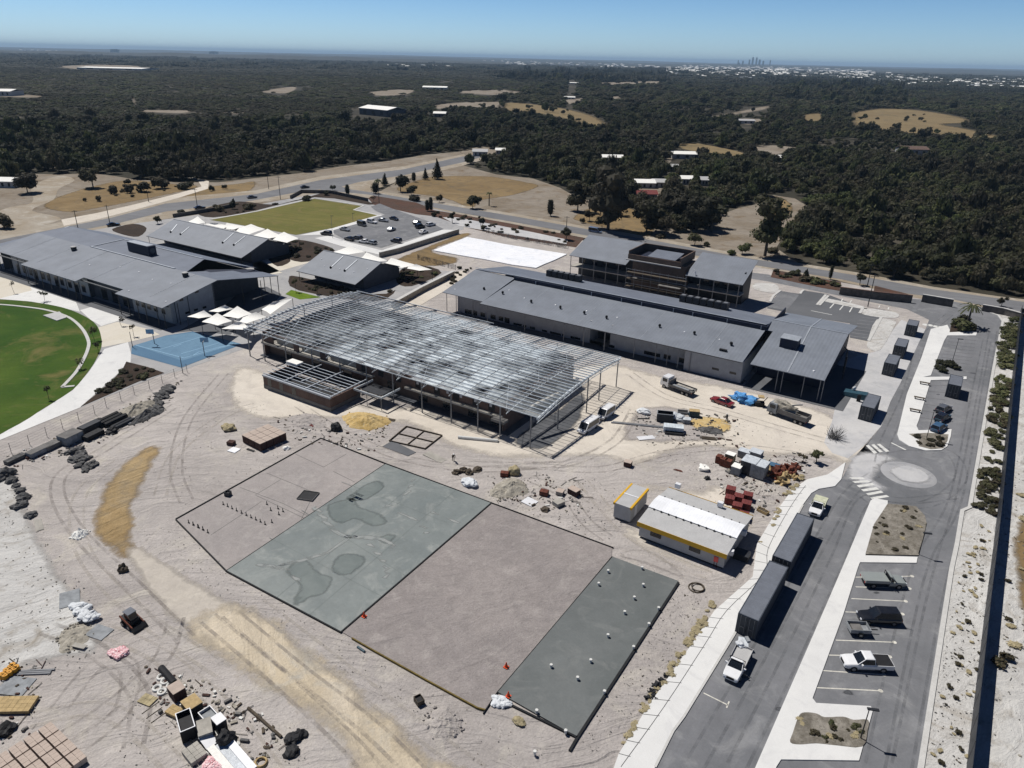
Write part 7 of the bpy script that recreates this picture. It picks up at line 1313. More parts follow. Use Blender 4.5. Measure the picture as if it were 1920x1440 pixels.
def scatter_bits():                                             # chips, clods and twigs nobody could count
    rs = random.Random(21); mb = MB(); N = 0
    zones = [([(0, 900), (60, 960), (200, 1160), (180, 1240), (0, 1320)], 231, (.03, .10)), ([(240, 1000), (330, 985), (640, 1200), (900, 1345), (1060, 1420), (900, 1440), (600, 1230), (430, 1130)], 181, (.03, .07)), ([(840, 880), (1150, 900), (1180, 1000), (1130, 1020), (930, 940)], 209, (.03, .10)),
             ([(1160, 770), (1400, 790), (1560, 860), (1500, 900), (1400, 980), (1250, 900)], 231, (.03, .09)), ([(1275, 1095), (1330, 1120), (1215, 1310), (1120, 1420), (1090, 1390)], 176, (.03, .08)), ([(380, 700), (500, 760), (640, 830), (600, 820), (330, 960), (250, 900)], 181, (.03, .08)), ([(250, 1240), (560, 1370), (600, 1440), (200, 1440)], 165, (.03, .08)), ([(1835, 980), (1862, 1000), (1810, 1440), (1735, 1440), (1790, 1100)], 264, (.03, .10)), ([(1870, 1000), (1920, 800), (1960, 1440), (1860, 1400)], 143, (.03, .14))]
    for poly, n, (r0, r1) in zones:
        P = GP(poly); x0, x1 = min(p[0] for p in P), max(p[0] for p in P); y0, y1 = min(p[1] for p in P), max(p[1] for p in P); k = 0
        while k < n:
            x, y = rs.uniform(x0, x1), rs.uniform(y0, y1)
            if not inpoly(x, y, P): continue
            k += 1; r = rs.uniform(r0, r1); mb.m = rs.choice((0, 0, 1, 2, 3))
            if rs.random() < .12: a = rs.uniform(0, 6.28); L = r * 6; mb.beam((x, y, .12), (x + math.cos(a) * L, y + math.sin(a) * L, .14), r * .5, r * .4)
            else: mb.blob((x, y, .08), (r * rs.uniform(.8, 1.8), r, r * .7), k, .4, 1)
    for poly, n in (([(0, 862), (160, 800), (340, 715), (330, 745), (180, 835), (20, 885)], 260), ([(490, 770), (640, 815), (740, 800), (700, 850), (560, 830)], 120), ([(1180, 770), (1390, 780), (1400, 840), (1200, 835)], 220), ([(1340, 850), (1520, 850), (1500, 930), (1400, 990), (1350, 950)], 220), ([(270, 1250), (440, 1290), (560, 1400), (420, 1450), (300, 1340)], 220), ([(920, 880), (1100, 900), (1090, 970), (930, 940)], 150), ([(0, 1240), (80, 1240), (70, 1390), (0, 1400)], 70)):
        P = GP(poly); x0, x1 = min(p[0] for p in P), max(p[0] for p in P); y0, y1 = min(p[1] for p in P), max(p[1] for p in P); k = 0
        while k < n:
            x, y = rs.uniform(x0, x1), rs.uniform(y0, y1)
            if not inpoly(x, y, P): continue
            k += 1; mb.m = rs.choice((0, 1, 2, 3, 4, 5)); r = rs.uniform(.07, .24); q = rs.random()
            if q < .4: mb.obox((x, y, .08), r * rs.uniform(1, 4), r * 1.2, r * rs.uniform(.3, 1.2), rs.uniform(0, 3.1))
            elif q < .55: a = rs.uniform(0, 6.28); L = r * 8; mb.tube((x, y, .12), (x + math.cos(a) * L, y + math.sin(a) * L, .14), r * .2, None, 5)
            else: mb.blob((x, y, .08), (r * rs.uniform(.8, 1.8), r, r * .7), k, .4, 1)
    o = mb.build('rubble', ['concrete_d', 'rock_pale', 'wood_d', 'rock', 'pvc', 'redbrown']); o['kind'] = 'stuff'

# ================================================================== TREES AND SHRUBS
DK = ('leaf_dark', 'leaf_dark'); LT = ('leaf_fresh', 'leaf'); DY = ('leaf_dry', 'leaf_dark')
TR = [('round_tree', 'round dense tree casting a shadow on bare ground beyond the main building', 175, 352, 312, 48, 'round', None), ('bushy_tree', 'dark spreading tree beside the white roof at the picture edge', 52, 362, 326, 50, 'round', DK), ('round_tree', 'large round tree by the far road junction with a pole beside it', 751, 359, 326, 33, 'round', DK),
      ('conifer', 'tallest dark conifer on the straw coloured paddock', 820, 336, 299, 22, 'cone', DK), ('conifer', 'small conifer left of the tallest dark conifer', 798, 337, 315, 13, 'cone', DK), ('cypress', 'slim cypress between the small conifer and the large round tree', 776, 341, 323, 9, 'column', DK), ('conifer', 'dark conifer behind the palm at the road junction', 722, 348, 325, 15, 'cone', DK), ('round_tree', 'clipped round tree below the large round tree', 771, 366, 347, 22, 'round', DK), ('round_tree', 'clipped round tree right beside the junction pole', 704, 363, 342, 16, 'column', DK),
      ('cypress', 'slim dark cypress near the end of the turf wall', 652, 367, 345, 10, 'column', DK), ('box_tree', 'small square clipped tree above the dry turf', 624, 358, 346, 13, 'round', DK), ('round_tree', 'wide round street tree on the verge beyond the school car park', 886, 392, 367, 30, 'round', DK), ('cypress', 'pair of slim trees near the car park exit, taller one', 808, 396, 369, 9, 'column', DK), ('cypress', 'pair of slim trees near the car park exit, shorter one', 801, 396, 374, 9, 'column', DK), ('round_tree', 'brownish small tree on the verge above the car park', 824, 380, 365, 17, 'round', DY),
      ('cypress', 'lone black cypress on a pale driveway beside the upper road', 1032, 405, 373, 14, 'column', DK), ('tall_eucalyptus', 'massive dark eucalyptus towering over the houses', 1140, 432, 308, 86, 'tall', DK), ('tall_eucalyptus', 'tall pale stemmed eucalyptus left of the massive dark one', 1083, 396, 342, 44, 'tall', None), ('tall_eucalyptus', 'grey green eucalyptus behind the pale stemmed one', 1120, 392, 345, 40, 'tall', None), ('round_tree', 'umbrella shaped tree with a clear shadow near the pink roof', 1160, 404, 374, 26, 'round', DK), ('bush_tree', 'dark bushy tree at the foot of the massive eucalyptus', 1105, 415, 394, 20, 'round', DK),
      ('bush_tree', 'bright green bush at the roadside under the massive eucalyptus', 1129, 428, 407, 24, 'round', LT), ('grove_tree', 'left tree of the roadside grove, several pale trunks', 1212, 435, 378, 62, 'tall', None), ('flowering_tree', 'pale flowering tree at the front of the roadside grove', 1248, 443, 394, 34, 'round', DY), ('grove_tree', 'tall dark tree at the back of the roadside grove', 1262, 420, 366, 60, 'tall', DK), ('grove_tree', 'wide dark tree right of the roadside grove', 1305, 432, 367, 72, 'round', DK), ('grove_tree', 'lower dark tree at the right end of the roadside grove', 1335, 434, 388, 40, 'round', DK), ('street_tree', 'fresh green street tree behind the brick core of the unfinished block', 1302, 460, 436, 30, 'round', LT),
      ('tall_gum', 'tall light green gum tree beside a sandy clearing', 1434, 480, 362, 62, 'tall', LT), ('street_tree', 'low green tree on the verge left of the tall light green gum', 1391, 476, 456, 30, 'round', LT), ('conifer', 'small dark conifer in the red mulch beyond the unfinished block', 1511, 518, 504, 11, 'cone', DK), ('cypress', 'thin upright tree at the end of the red mulch', 1556, 524, 497, 7, 'column', DK), ('clipped_tree', 'rounded clipped tree before the dark wood by the upper road', 1612, 535, 512, 19, 'round', DK), ('clipped_tree', 'rounded clipped tree at the far right gateway', 1877, 575, 555, 16, 'round', DK),
      ('round_tree', 'dark round tree in front of the road left of the unfinished block', 1061, 450, 425, 23, 'round', DK), ('young_tree', 'leaning dark tree in the red mulch strip, upper', 848, 418, 394, 12, 'round', DK), ('young_tree', 'leaning dark tree in the red mulch strip, lower', 902, 427, 403, 15, 'round', DK), ('young_tree', 'dark tree above the corner of the longer gabled classroom', 296, 420, 404, 16, 'round', None),
      ('sapling', 'bare topped sapling on the pale terrace under the main building eave', 27, 550, 526, 10, 'sapling', DY), ('sapling', 'leafy sapling at the path end near the main building entry', 84, 565, 545, 16, 'sapling', None), ('sapling', 'sapling on the paving by the notch in the main building', 228, 612, 594, 14, 'sapling', DK), ('sapling', 'thin sapling near the far hoop of the blue court', 251, 631, 606, 12, 'sapling', DY), ('sapling', 'small tree at the bend of the oval kerb', 152, 692, 672, 17, 'sapling', None), ('sapling', 'dark sapling on the oval near the fence', 92, 750, 722, 14, 'sapling', DK), ('sapling', 'sapling at the edge of the oval behind the ramp', 178, 640, 612, 20, 'sapling', LT), ('sapling', 'sapling casting a shadow on the oval edge', 186, 660, 640, 14, 'sapling', DK),
      ('sapling', 'thin sapling on the small lawn beside the gabled classroom', 555, 548, 520, 14, 'sapling', LT), ('sapling', 'sapling beside the path in front of the shorter gabled classroom', 596, 552, 534, 16, 'sapling', None), ('sapling', 'young tree in the verge above the far turf edge', 700, 380, 368, 10, 'sapling', DK), ('small_tree', 'bright yellow green small tree beside the scrap pile', 1530, 868, 840, 22, 'round', LT), ('small_tree', 'dry twiggy small tree left of the bright yellow green one', 1503, 868, 852, 20, 'sapling', DY)]
for k, (nm, lab, px, py, pt, wp, kind, mt) in enumerate(TR): tree(nm, lab, px, py, pt, wp, 300 + k, kind, mats=mt or ('leaf', 'leaf_dark'), n=900 if wp > 40 else 420)
# palm in the island
def palm(label, px, py, ptop, wpx, seed):
    h = tall(px, py, ptop) * .86; r = wide(px, py, wpx) / 2; t = thing('palm_tree', label, 'palm', G(px, py)); rng = random.Random(seed); MB().tube((0, 0, 0), (.1, 0, h * .8), .26, .2, 8).build('trunk', 'bark', t); mb = MB()
    for k in range(16):
        a = k * 6.28 / 16 + rng.uniform(-.1, .1); up = rng.uniform(.1, .8); L_ = r * rng.uniform(.85, 1.1); pts = [Vector((.1, 0, h * .8)) + Vector((math.cos(a) * L_ * u, math.sin(a) * L_ * u, L_ * (up * u - .75 * u * u) * 1.1)) for u in (0, .25, .5, .75, 1)]
        for p, q in zip(pts[:-1], pts[1:]):
            s = Vector((-math.sin(a), math.cos(a), 0)) * .26; d = Vector((0, 0, -.14)); mb.poly([p, q, q + s * .9 + d, p + s + d]); mb.poly([q, p, p - s + d, q - s * .9 + d])
    mb.build('fronds', 'leaf_fresh', t)
palm('fan palm rising from the shrub bed at the top of the upper car park', 1812, 612, 556, 40, 4); palm('tall thin palm on the straw coloured paddock', 917, 386, 350, 12, 6); palm('slender palm by the far road junction', 709, 352, 330, 18, 9)
SHB = [(1800, 618, 596, 40, 'broad green shrub under the fan palm', LT), (1822, 620, 604, 26, 'grey green shrub right of the fan palm', None), (1808, 604, 590, 24, 'dark shrub behind the fan palm', DK), (10, 428, 398, 42, 'brown scrub mound at the left picture edge', DY), (212, 364, 346, 20, 'dark square bush left in the dry scrub', DK), (243, 362, 346, 18, 'thin dry bush beside the dark square bush', DY), (268, 360, 340, 30, 'dark bush in the middle of the dry scrub', DK), (300, 354, 331, 34, 'tall brown bush in the dry scrub', DY), (348, 354, 341, 36, 'long low hedge at the end of the pale track', DK), (398, 358, 345, 13, 'dark post shaped bush left on the brown verge', DK), (421, 354, 345, 10, 'small post shaped bush right on the brown verge', DK), (240, 346, 335, 16, 'low bush above the dry scrub', DK), (185, 378, 366, 14, 'sparse dry bush low on the straw slope', DY), (160, 378, 370, 8, 'small dark tuft on the straw slope', DY), (776, 377, 366, 28, 'hedge below the clipped round tree', DK), (1510, 527, 517, 26, 'low shrub in front of the small dark conifer', DY), (1530, 530, 520, 30, 'green ground shrub in the red mulch', LT), (1490, 515, 506, 24, 'shrub at the near end of the red mulch', None), (1560, 534, 526, 22, 'shrub below the thin upright tree', None), (1372, 478, 468, 20, 'bush on the verge beside the pale wall', LT), (1450, 474, 462, 24, 'grey bush at the foot of the tall light green gum', DY), (812, 406, 398, 14, 'dark low bush by the car park exit', DK), (1092, 418, 408, 12, 'hedge block on the brown paddock', DK), (1238, 446, 438, 22, 'low scrub below the flowering tree', DY), (1325, 462, 452, 16, 'low verge bush beside the fresh green street tree', None), (905, 432, 421, 12, 'bush below the leaning dark tree', DY), (575, 376, 366, 24, 'dark garden bush behind the dry turf', DK), (610, 366, 357, 16, 'garden bush by the low dark wall', DK), (438, 392, 370, 14, 'upright dark shrub above the row of white sails', DK), (412, 396, 384, 22, 'brown shrub beside the upright dark one', DY), (470, 392, 380, 26, 'dry shrub left of the dry turf', DY), (340, 400, 392, 20, 'shrub behind the longer gabled classroom', DK)]
for k, (px, py, pt, wp, lab, mt) in enumerate(SHB): shrub('shrub', lab, px, py, pt, wp, 500 + k, mats=mt or ('leaf', 'leaf_dark'))
rng = random.Random(11)
def inpoly(x, y, P):
    c = False; j = len(P) - 1
    for i in range(len(P)):
        if (P[i][1] > y) != (P[j][1] > y) and x < (P[j][0] - P[i][0]) * (y - P[i][1]) / (P[j][1] - P[i][1]) + P[i][0]: c = not c
        j = i
    return c
def inpoly_np(X, Y, P):
    c = np.zeros(len(X), bool); j = len(P) - 1
    for i in range(len(P)):
        if P[i][1] != P[j][1]: k = ((P[i][1] > Y) != (P[j][1] > Y)) & (X < (P[j][0] - P[i][0]) * (Y - P[i][1]) / (P[j][1] - P[i][1]) + P[i][0]); c ^= k
        j = i
    return c
SHM = [link('bed_shrub', shrub_mesh(40 + k, 1.0, 1.0, 160, m, .17), None, (0, 0, 0)) for k, m in enumerate((('leaf_fresh', 'leaf'), ('leaf_verge', 'leaf_fresh'), ('leaf_dry', 'leaf_core'), ('leaf_dark', 'leaf_dark'), ('drygrass', 'drygrass')))]
def beds(polys, n, r0, r1, label, group, kinds, name='bed_shrub', used=set()):
    for poly in polys:
        P = GP(poly); x0, x1 = min(p[0] for p in P), max(p[0] for p in P); y0, y1 = min(p[1] for p in P), max(p[1] for p in P); k = 0; tries = 0
        while k < n and tries < n * 30:
            tries += 1; x, y = rng.uniform(x0, x1), rng.uniform(y0, y1)
            if not inpoly(x, y, P): continue
            kd = rng.choice(kinds); s = SHM[kd]; o = s if kd not in used else s.copy()
            if kd in used: COL.objects.link(o)
            used.add(kd); r = rng.uniform(r0, r1); o.name = name; o.location = (x, y, .1); o.rotation_euler = (0, 0, rng.uniform(0, 6)); o.scale = (r * rng.uniform(.8, 1.3), r, r * (rng.uniform(.3, .5) if kd == 4 else rng.uniform(.6, .95))); tag(o, label, 'shrub', group); k += 1
beds([[(1886, 600), (1908, 600), (1903, 660), (1897, 690), (1870, 690), (1878, 640)]], 60, .7, 1.5, 'dense green shrub in the upper hedge between kerb and dark fence', 'dense hedge shrubs along the fence', [0, 1, 0], 'hedge_shrub')
beds([[(1866, 708), (1896, 705), (1890, 790), (1884, 850), (1848, 850), (1856, 770)]], 70, .55, 1.25, 'grey green shrub in the middle of the verge along the dark fence', 'middle verge shrubs along the fence', [0, 1, 2], 'verge_shrub')
beds([[(1846, 855), (1880, 860), (1872, 950), (1864, 975), (1828, 975), (1836, 900)]], 50, .4, 1.0, 'sparse grey green shrub on white sand low along the dark fence', 'sparse verge shrubs along the fence', [0, 1, 2], 'verge_shrub')
beds([[(237, 681), (277, 691), (303, 699), (258, 714), (160, 758), (212, 715), (231, 693)]], 34, .5, 1.1, 'dark low plant in the wedge shaped bed beside the blue court', 'plants in the wedge bed', [0, 2, 3], 'bed_plant')
beds([[(530, 458), (560, 452), (600, 460), (625, 471), (600, 482), (565, 490), (530, 479)]], 26, .6, 1.3, 'dark plant in the bed between the two gabled classrooms', 'plants between the gabled classrooms', [0, 3, 3], 'bed_plant')
beds([[(752, 507), (790, 500), (825, 512), (772, 535), (746, 529)]], 18, .6, 1.2, 'garden plant at the right end of the shorter gabled classroom', 'plants right of the shorter classroom', [0, 1, 3], 'garden_plant'); beds([[(545, 524), (565, 522), (700, 553), (738, 546), (700, 564), (560, 544)]], 24, .5, 1.0, 'garden plant along the front of the shorter gabled classroom', 'plants along the shorter classroom front', [0, 2, 3], 'garden_plant')
beds([[(395, 390), (450, 380), (520, 384), (480, 394), (400, 407), (372, 400)]], 16, .7, 1.4, 'dark scrub plant in the bed behind the white sails', 'plants behind the white sails', [2, 3], 'scrub_plant'); beds([[(812, 396), (860, 404), (960, 422), (1060, 442), (1060, 458), (960, 445), (880, 427), (815, 405)]], 30, .6, 1.3, 'scrubby plant in the red mulch strip along the upper road', 'plants in the red mulch strip', [2, 3], 'scrub_plant'); beds([[(1452, 508), (1572, 531), (1570, 543), (1540, 538), (1450, 519)]], 18, .7, 1.4, 'garden plant in the short red mulch bed past the unfinished block', 'plants in the short mulch bed', [0, 1, 3], 'garden_plant')
beds([[(835, 520), (865, 500), (885, 503), (868, 530), (845, 536)]], 14, .6, 1.1, 'grey shrub on rubble beside the long block corner', 'shrubs at the long block corner', [2, 3], 'bed_plant'); beds([[(1705, 816), (1740, 814), (1776, 817), (1768, 841), (1724, 838)]], 10, .5, .9, 'low shrub in the kerbed bed by the three parked cars', 'shrubs in the small kerbed bed', [2, 3], 'bed_plant'); beds([[(1756, 680), (1776, 676), (1812, 692), (1808, 706), (1750, 706)]], 10, .9, 1.5, 'dark shrub in the bed crossing the upper car park', 'shrubs crossing the upper car park', [3], 'bed_plant'); beds([[(200, 345), (360, 335), (370, 350), (210, 376)]], 26, .8, 1.6, 'dry scrub plant on the straw slope beyond the far road', 'dry scrub on the straw slope', [2, 2, 3], 'scrub_plant'); beds([[(1440, 375), (1480, 375), (1490, 395), (1455, 425)]], 10, .8, 1.6, 'straw coloured scrub in the sandy clearing by the tall gum', 'scrub by the tall gum', [2, 1], 'scrub_plant')
beds([[(1870, 1300), (2000, 1300), (1960, 1000), (1915, 900), (1900, 960), (1885, 1120)]], 22, .5, 1.0, 'dry tuft on the white sand beyond the dark fence', 'tufts beyond the dark fence', [2, 4], 'verge_shrub'); beds([[(1200, 1330), (1250, 1262), (1300, 1180), (1335, 1130), (1345, 1140), (1300, 1205), (1215, 1325), (1165, 1405)]], 70, .25, .6, 'straw tuft in the dry strip beside the footpath', 'straw tufts beside the footpath', [4], 'grass_tuft'); beds([[(1440, 1000), (1470, 930), (1500, 890), (1515, 895), (1480, 925), (1450, 985), (1415, 1030)]], 26, .3, .7, 'straw tuft between the paver pallets and the footpath', 'straw tufts by the paver pallets', [4], 'grass_tuft')

beds([[(1838, 985), (1862, 1000), (1845, 1160), (1812, 1440), (1745, 1440), (1775, 1240), (1797, 1090)]], 55, .2, .5, 'grey dry tuft on the sandy strip between lower kerb and dark fence', 'dry tufts on the lower verge', [4, 2, 4], 'verge_tuft')
beds([[(1640, 990), (1664, 950), (1715, 955), (1733, 975), (1720, 1038), (1626, 1036)]], 22, .25, .6, 'dry tuft in the large planted island below the turning circle', 'tufts in the large island', [2, 4, 2], 'island_tuft')
beds([[(1497, 1348), (1546, 1350), (1622, 1355), (1614, 1398), (1488, 1390)]], 18, .25, .55, 'dry tuft in the lower kerbed island by the lamp post', 'tufts in the lower island', [2, 4, 0], 'island_tuft')
scatter_bits()
# ---- the bush: the nearest trees one by one, the rest as one mass
HL = lambda x: 107 + .0227 * (x - 960)
EDGE = [(-700, 380), (-300, 356), (0, 346), (60, 322), (110, 324), (170, 322), (215, 328), (250, 333), (330, 340), (410, 338), (480, 331), (560, 322), (640, 309), (720, 300), (800, 287), (870, 282), (880, 312), (940, 325), (1000, 333), (1050, 350), (1085, 366), (1120, 370), (1198, 396), (1212, 424), (1270, 434), (1338, 432), (1344, 400), (1390, 383), (1415, 378), (1450, 360), (1490, 366), (1516, 384), (1522, 405), (1482, 440), (1468, 470), (1512, 494), (1610, 510), (1750, 536), (1873, 552), (1960, 560), (2500, 630), (2900, 200), (2500, HL(2500) + 5), (960, HL(960) + 5), (-700, HL(-700) + 5)]
CLR = [q for L in FAR_CLEAR.values() for q in L]
ROOFS = [(1149, 303, 38), (1285, 296, 56), (1208, 352, 40), (1238, 350, 30), (1288, 344, 22), (1318, 347, 20), (1212, 372, 40), (1717, 290, 44), (700, 212, 84), (822, 216, 24), (1258, 322, 26), (1398, 232, 30), (1068, 186, 18), (1462, 304, 12), (900, 293, 26), (938, 289, 16), (1072, 158, 20)]
def forest_pts():
    rs = np.random.RandomState(5); out = []
    for y0, y1, sp, hh, rr in ((150, 560, 5.2, (4.2, 8.4), (2.6, 5.0)), (560, 1100, 6.6, (3.6, 7.2), (2.8, 5.0)), (1100, 2400, 13.0, (3.6, 7.4), (6.0, 10.0)), (2400, 6500, 34.0, (4.5, 10.0), (16.0, 28.0))):
        fx_, fy_ = RM[0, 2], RM[1, 2]; fl_ = math.hypot(fx_, fy_); fx_, fy_ = fx_ / fl_, fy_ / fl_; xs = np.arange(-.88 * y1, .88 * y1, sp); ys = np.arange(y0, y1, sp); U_, W_ = np.meshgrid(xs, ys); U_, W_ = U_.ravel(), W_.ravel(); U_ = U_ + rs.uniform(-.45, .45, len(U_)) * sp; W_ = W_ + rs.uniform(-.45, .45, len(W_)) * sp; ok = np.abs(U_) < .86 * W_ + 60; U_, W_ = U_[ok], W_[ok]; X = U_ * fy_ + W_ * fx_; Y = -U_ * fx_ + W_ * fy_
        c = np.stack([X, Y, np.full(len(X), -CAM_H)]); cc = RM.T @ c; px, py = CXP + F_PX * cc[0] / cc[2], CYP + F_PX * cc[1] / cc[2]
        ok = inpoly_np(px, py, EDGE) & (cc[2] > 0)
        ct = RM.T @ np.stack([X, Y, np.full(len(X), hh[0] * .9 - CAM_H)]); tx, ty = CXP + F_PX * ct[0] / ct[2], CYP + F_PX * ct[1] / ct[2]
        spare = rs.rand(len(X)) < .015
        for q in CLR: ok &= spare | ~(inpoly_np(px, py, q) | inpoly_np(tx, ty, q) | inpoly_np(tx, ty * .5 + py * .5, q))
        for a, b, w_ in ROOFS: ok &= ~((np.abs(px - a) < w_ * .52) & (py > b - 8) & (py < b + 20))
        X, Y, px, py = X[ok], Y[ok], px[ok], py[ok]
        low = inpoly_np(px, py, [(-700, 225), (620, 232), (900, 200), (1000, 160), (900, 135), (-700, 110)])          # heath: lower and browner
        gap = np.array([noise.noise(Vector((x * .02, y * .02, 3.0))) for x, y in zip(X, Y)]); g2 = np.array([noise.noise(Vector((x * .0045, y * .0045, 9.0))) for x, y in zip(X, Y)]); keep = ((gap > -.30) | (rs.rand(len(X)) < .35)) & ((g2 > -.42) | (rs.rand(len(X)) < .3))
        rad = rs.uniform(rr[0], rr[1], len(X)); h = rs.uniform(hh[0], hh[1], len(X)) * (1 + .35 * gap) * np.where(low, .48, 1.0)
        belt = inpoly_np(px, py, [(935, 136), (1125, 134), (1125, 160), (935, 150)]) | inpoly_np(px, py, [(1128, 132), (1245, 130), (1245, 158), (1128, 158)]) | inpoly_np(px, py, [(1440, 150), (1680, 160), (1700, 200), (1480, 190)]); h = np.where(belt, h * 1.9, h); big = (rs.rand(len(X)) < .07) & ~low; h = np.where(big, h * 1.75, h); rad = np.where(big, rad * 1.35, rad); sml = rs.rand(len(X)) < .25; h = np.where(sml, h * .6, h); rad = np.where(sml, rad * .7, rad)
        out.append(np.stack([X, Y, rad, h, px, py])[:, keep])
    return np.concatenate(out, axis=1)
FP = forest_pts(); dist = np.hypot(FP[0], FP[1]); vis = (FP[4] > -40) & (FP[4] < 1960)
order = np.argsort(np.where(vis, dist / (FP[3] + FP[2]), 1e9))
CR = [crown_mesh(900 + k, 1.0, .10, 1.0, 520, .095, (8, 11, 6, 10, 8)[k], (('leaf', 'leaf_core'), ('leaf', 'leaf_core'), ('leaf_olive', 'leaf_core'), ('leaf_dark', 'leaf_dark'), ('leaf_fresh', 'leaf_core'))[k % 5], True) for k in range(5)]
CT = [trunk_mesh(950 + k, 1.0, .045, .8, 4) for k in range(3)]
first = thing('bushland_tree', 'dark green tree on the near edge of the dense bush', 'tree', (0, 0), 0, 'trees on the near edge of the bush'); used = 0
near = order[:260]
for k, i in enumerate(near):
    x, y, r, h = FP[0, i], FP[1, i], FP[2, i], FP[3, i]
    t = first if k == 0 else first.copy()
    if k: COL.objects.link(t)
    t.location = (x, y, 0); t.rotation_euler = (0, 0, (k * 2.4) % 6.28); t.scale = (r, r, h)
    for nm, me in (('crown', CR[k % 5]), ('trunk', CT[k % 3])): link(nm, me, t)
rest = np.ones(FP.shape[1], bool); rest[near] = False; FR = FP[:, rest]
def woodland():
    n = FR.shape[1]; me = bpy.data.meshes.new('woodland'); me.vertices.add(n); co = np.zeros((n, 3), np.float32); co[:, 0] = FR[0]; co[:, 1] = FR[1]; me.vertices.foreach_set('co', co.ravel())
    s = me.attributes.new('scl', 'FLOAT_VECTOR', 'POINT'); v = np.stack([FR[2], FR[2], FR[3]], 1).astype(np.float32); s.data.foreach_set('vector', v.ravel())
    rs = np.random.RandomState(2); a = me.attributes.new('ang', 'FLOAT', 'POINT'); a.data.foreach_set('value', rs.uniform(0, 6.28, n).astype(np.float32)); far = np.hypot(FR[0], FR[1]) > 2300
    ix = me.attributes.new('idx', 'INT', 'POINT'); ix.data.foreach_set('value', np.where(far, 5 + rs.randint(0, 2, n), rs.randint(0, 5, n)).astype(np.int32))
    o = link('woodland', me); o['kind'] = 'stuff'
    c = bpy.data.collections.new('tree_kinds'); ms = list(CR)
    for k in range(2):                                           # a far clump of many crowns
        rg = random.Random(70 + k); mb = MB(); bl = []
        for q in range(16): bl.append(((rg.uniform(-.8, .8), rg.uniform(-.8, .8), rg.uniform(.25, .5)), (rg.uniform(.14, .26),) * 2 + (rg.uniform(.3, .5),)))
        mb.m = 1
        for cc, r in bl: mb.blob(cc, (r[0] * .9, r[1] * .9, r[2] * .9), q, .3, 1)
        leafy(mb, bl, 140, .07, rg); ms.append(mb.mesh('clump', ['leaf', 'leaf_dark']))
    for k, m_ in enumerate(ms): ob = bpy.data.objects.new('kind_%02d' % k, m_); c.objects.link(ob)
    g = bpy.data.node_groups.new('scatter', 'GeometryNodeTree'); g.interface.new_socket('Geometry', in_out='INPUT', socket_type='NodeSocketGeometry'); g.interface.new_socket('Geometry', in_out='OUTPUT', socket_type='NodeSocketGeometry')
    N = g.nodes; gi, go = N.new('NodeGroupInput'), N.new('NodeGroupOutput'); ip = N.new('GeometryNodeInstanceOnPoints'); ci = N.new('GeometryNodeCollectionInfo'); ci.inputs['Collection'].default_value = c; ci.inputs['Separate Children'].default_value = True; ci.inputs['Reset Children'].default_value = True
    def at(nm, ty): q = N.new('GeometryNodeInputNamedAttribute'); q.data_type = ty; q.inputs['Name'].default_value = nm; return [s for s in q.outputs if s.enabled and s.name == 'Attribute'][0]
    L = g.links; L.new(gi.outputs[0], ip.inputs['Points']); L.new(ci.outputs[0], ip.inputs['Instance']); ip.inputs['Pick Instance'].default_value = True
    L.new(at('idx', 'INT'), ip.inputs['Instance Index']); L.new(at('scl', 'FLOAT_VECTOR'), ip.inputs['Scale']); cx = N.new('ShaderNodeCombineXYZ'); L.new(at('ang', 'FLOAT'), cx.inputs[2]); er = N.new('FunctionNodeEulerToRotation'); L.new(cx.outputs[0], er.inputs[0]); L.new(er.outputs[0], ip.inputs['Rotation']); L.new(ip.outputs[0], go.inputs[0])
    md = o.modifiers.new('scatter', 'NODES'); md.node_group = g
    print('woodland instances', n); return o
woodland()

# ================================================================== FAR HOUSES, TOWN AND SKYLINE
def shed(name, label, px, py, wpx, dpt, h, wallm, roofm, cat, rz=None, group=None):
    x, y = G(px, py); L = wide(px, py, wpx); t = thing(name, label, cat, (x, y), math.atan2(RM[1, 0], RM[0, 0]) if rz is None else rz, group)
    MB().box(-L / 2, 0, 0, L / 2, dpt, h).build('wall', wallm, t); mb = MB(); roofq(mb, [(-L / 2 - .6, -.6, h + .02), (L / 2 + .6, -.6, h + .02), (L / 2 + .6, dpt / 2, h * 1.35 + .3), (-L / 2 - .6, dpt / 2, h * 1.35 + .3)], .25); roofq(mb, [(-L / 2 - .6, dpt / 2 + .01, h * 1.35 + .3), (L / 2 + .6, dpt / 2 + .01, h * 1.35 + .3), (L / 2 + .6, dpt + .6, h + .02), (-L / 2 - .6, dpt + .6, h + .02)], .25); mb.build('roof', roofm, t)
    for k in (-1, 0, 1): MB().box(L * .3 * k - L * .05, -.08, h * .2, L * .3 * k + L * .05, -.01, h * .75).build('opening', 'black', t)
hs = [('white roofed house half hidden left of the massive dark eucalyptus', 1149, 304, 36, 9, 3.0, 'sail'), ('long white roofed house at the edge of the dense wood', 1288, 298, 54, 11, 3.2, 'sail'), ('white roofed house in the trees behind the roadside grove', 1208, 353, 38, 10, 2.8, 'sail'), ('low pale house right of the one behind the grove', 1240, 352, 28, 9, 2.8, 'offwhite'), ('pale shed glimpsed between dark crowns', 1289, 346, 20, 8, 3, 'sail'), ('small pale shed farther right between dark crowns', 1318, 348, 18, 8, 3, 'offwhite'), ('house with a faded pink roof behind the umbrella shaped tree', 1212, 374, 38, 10, 2.6, 'redbrick_pack'), ('red tiled roof alone in the dense wood', 1717, 292, 42, 14, 4.5, 'brick'), ('white roofed house cut off by the left picture edge', 6, 352, 44, 9, 3.0, 'sail')]
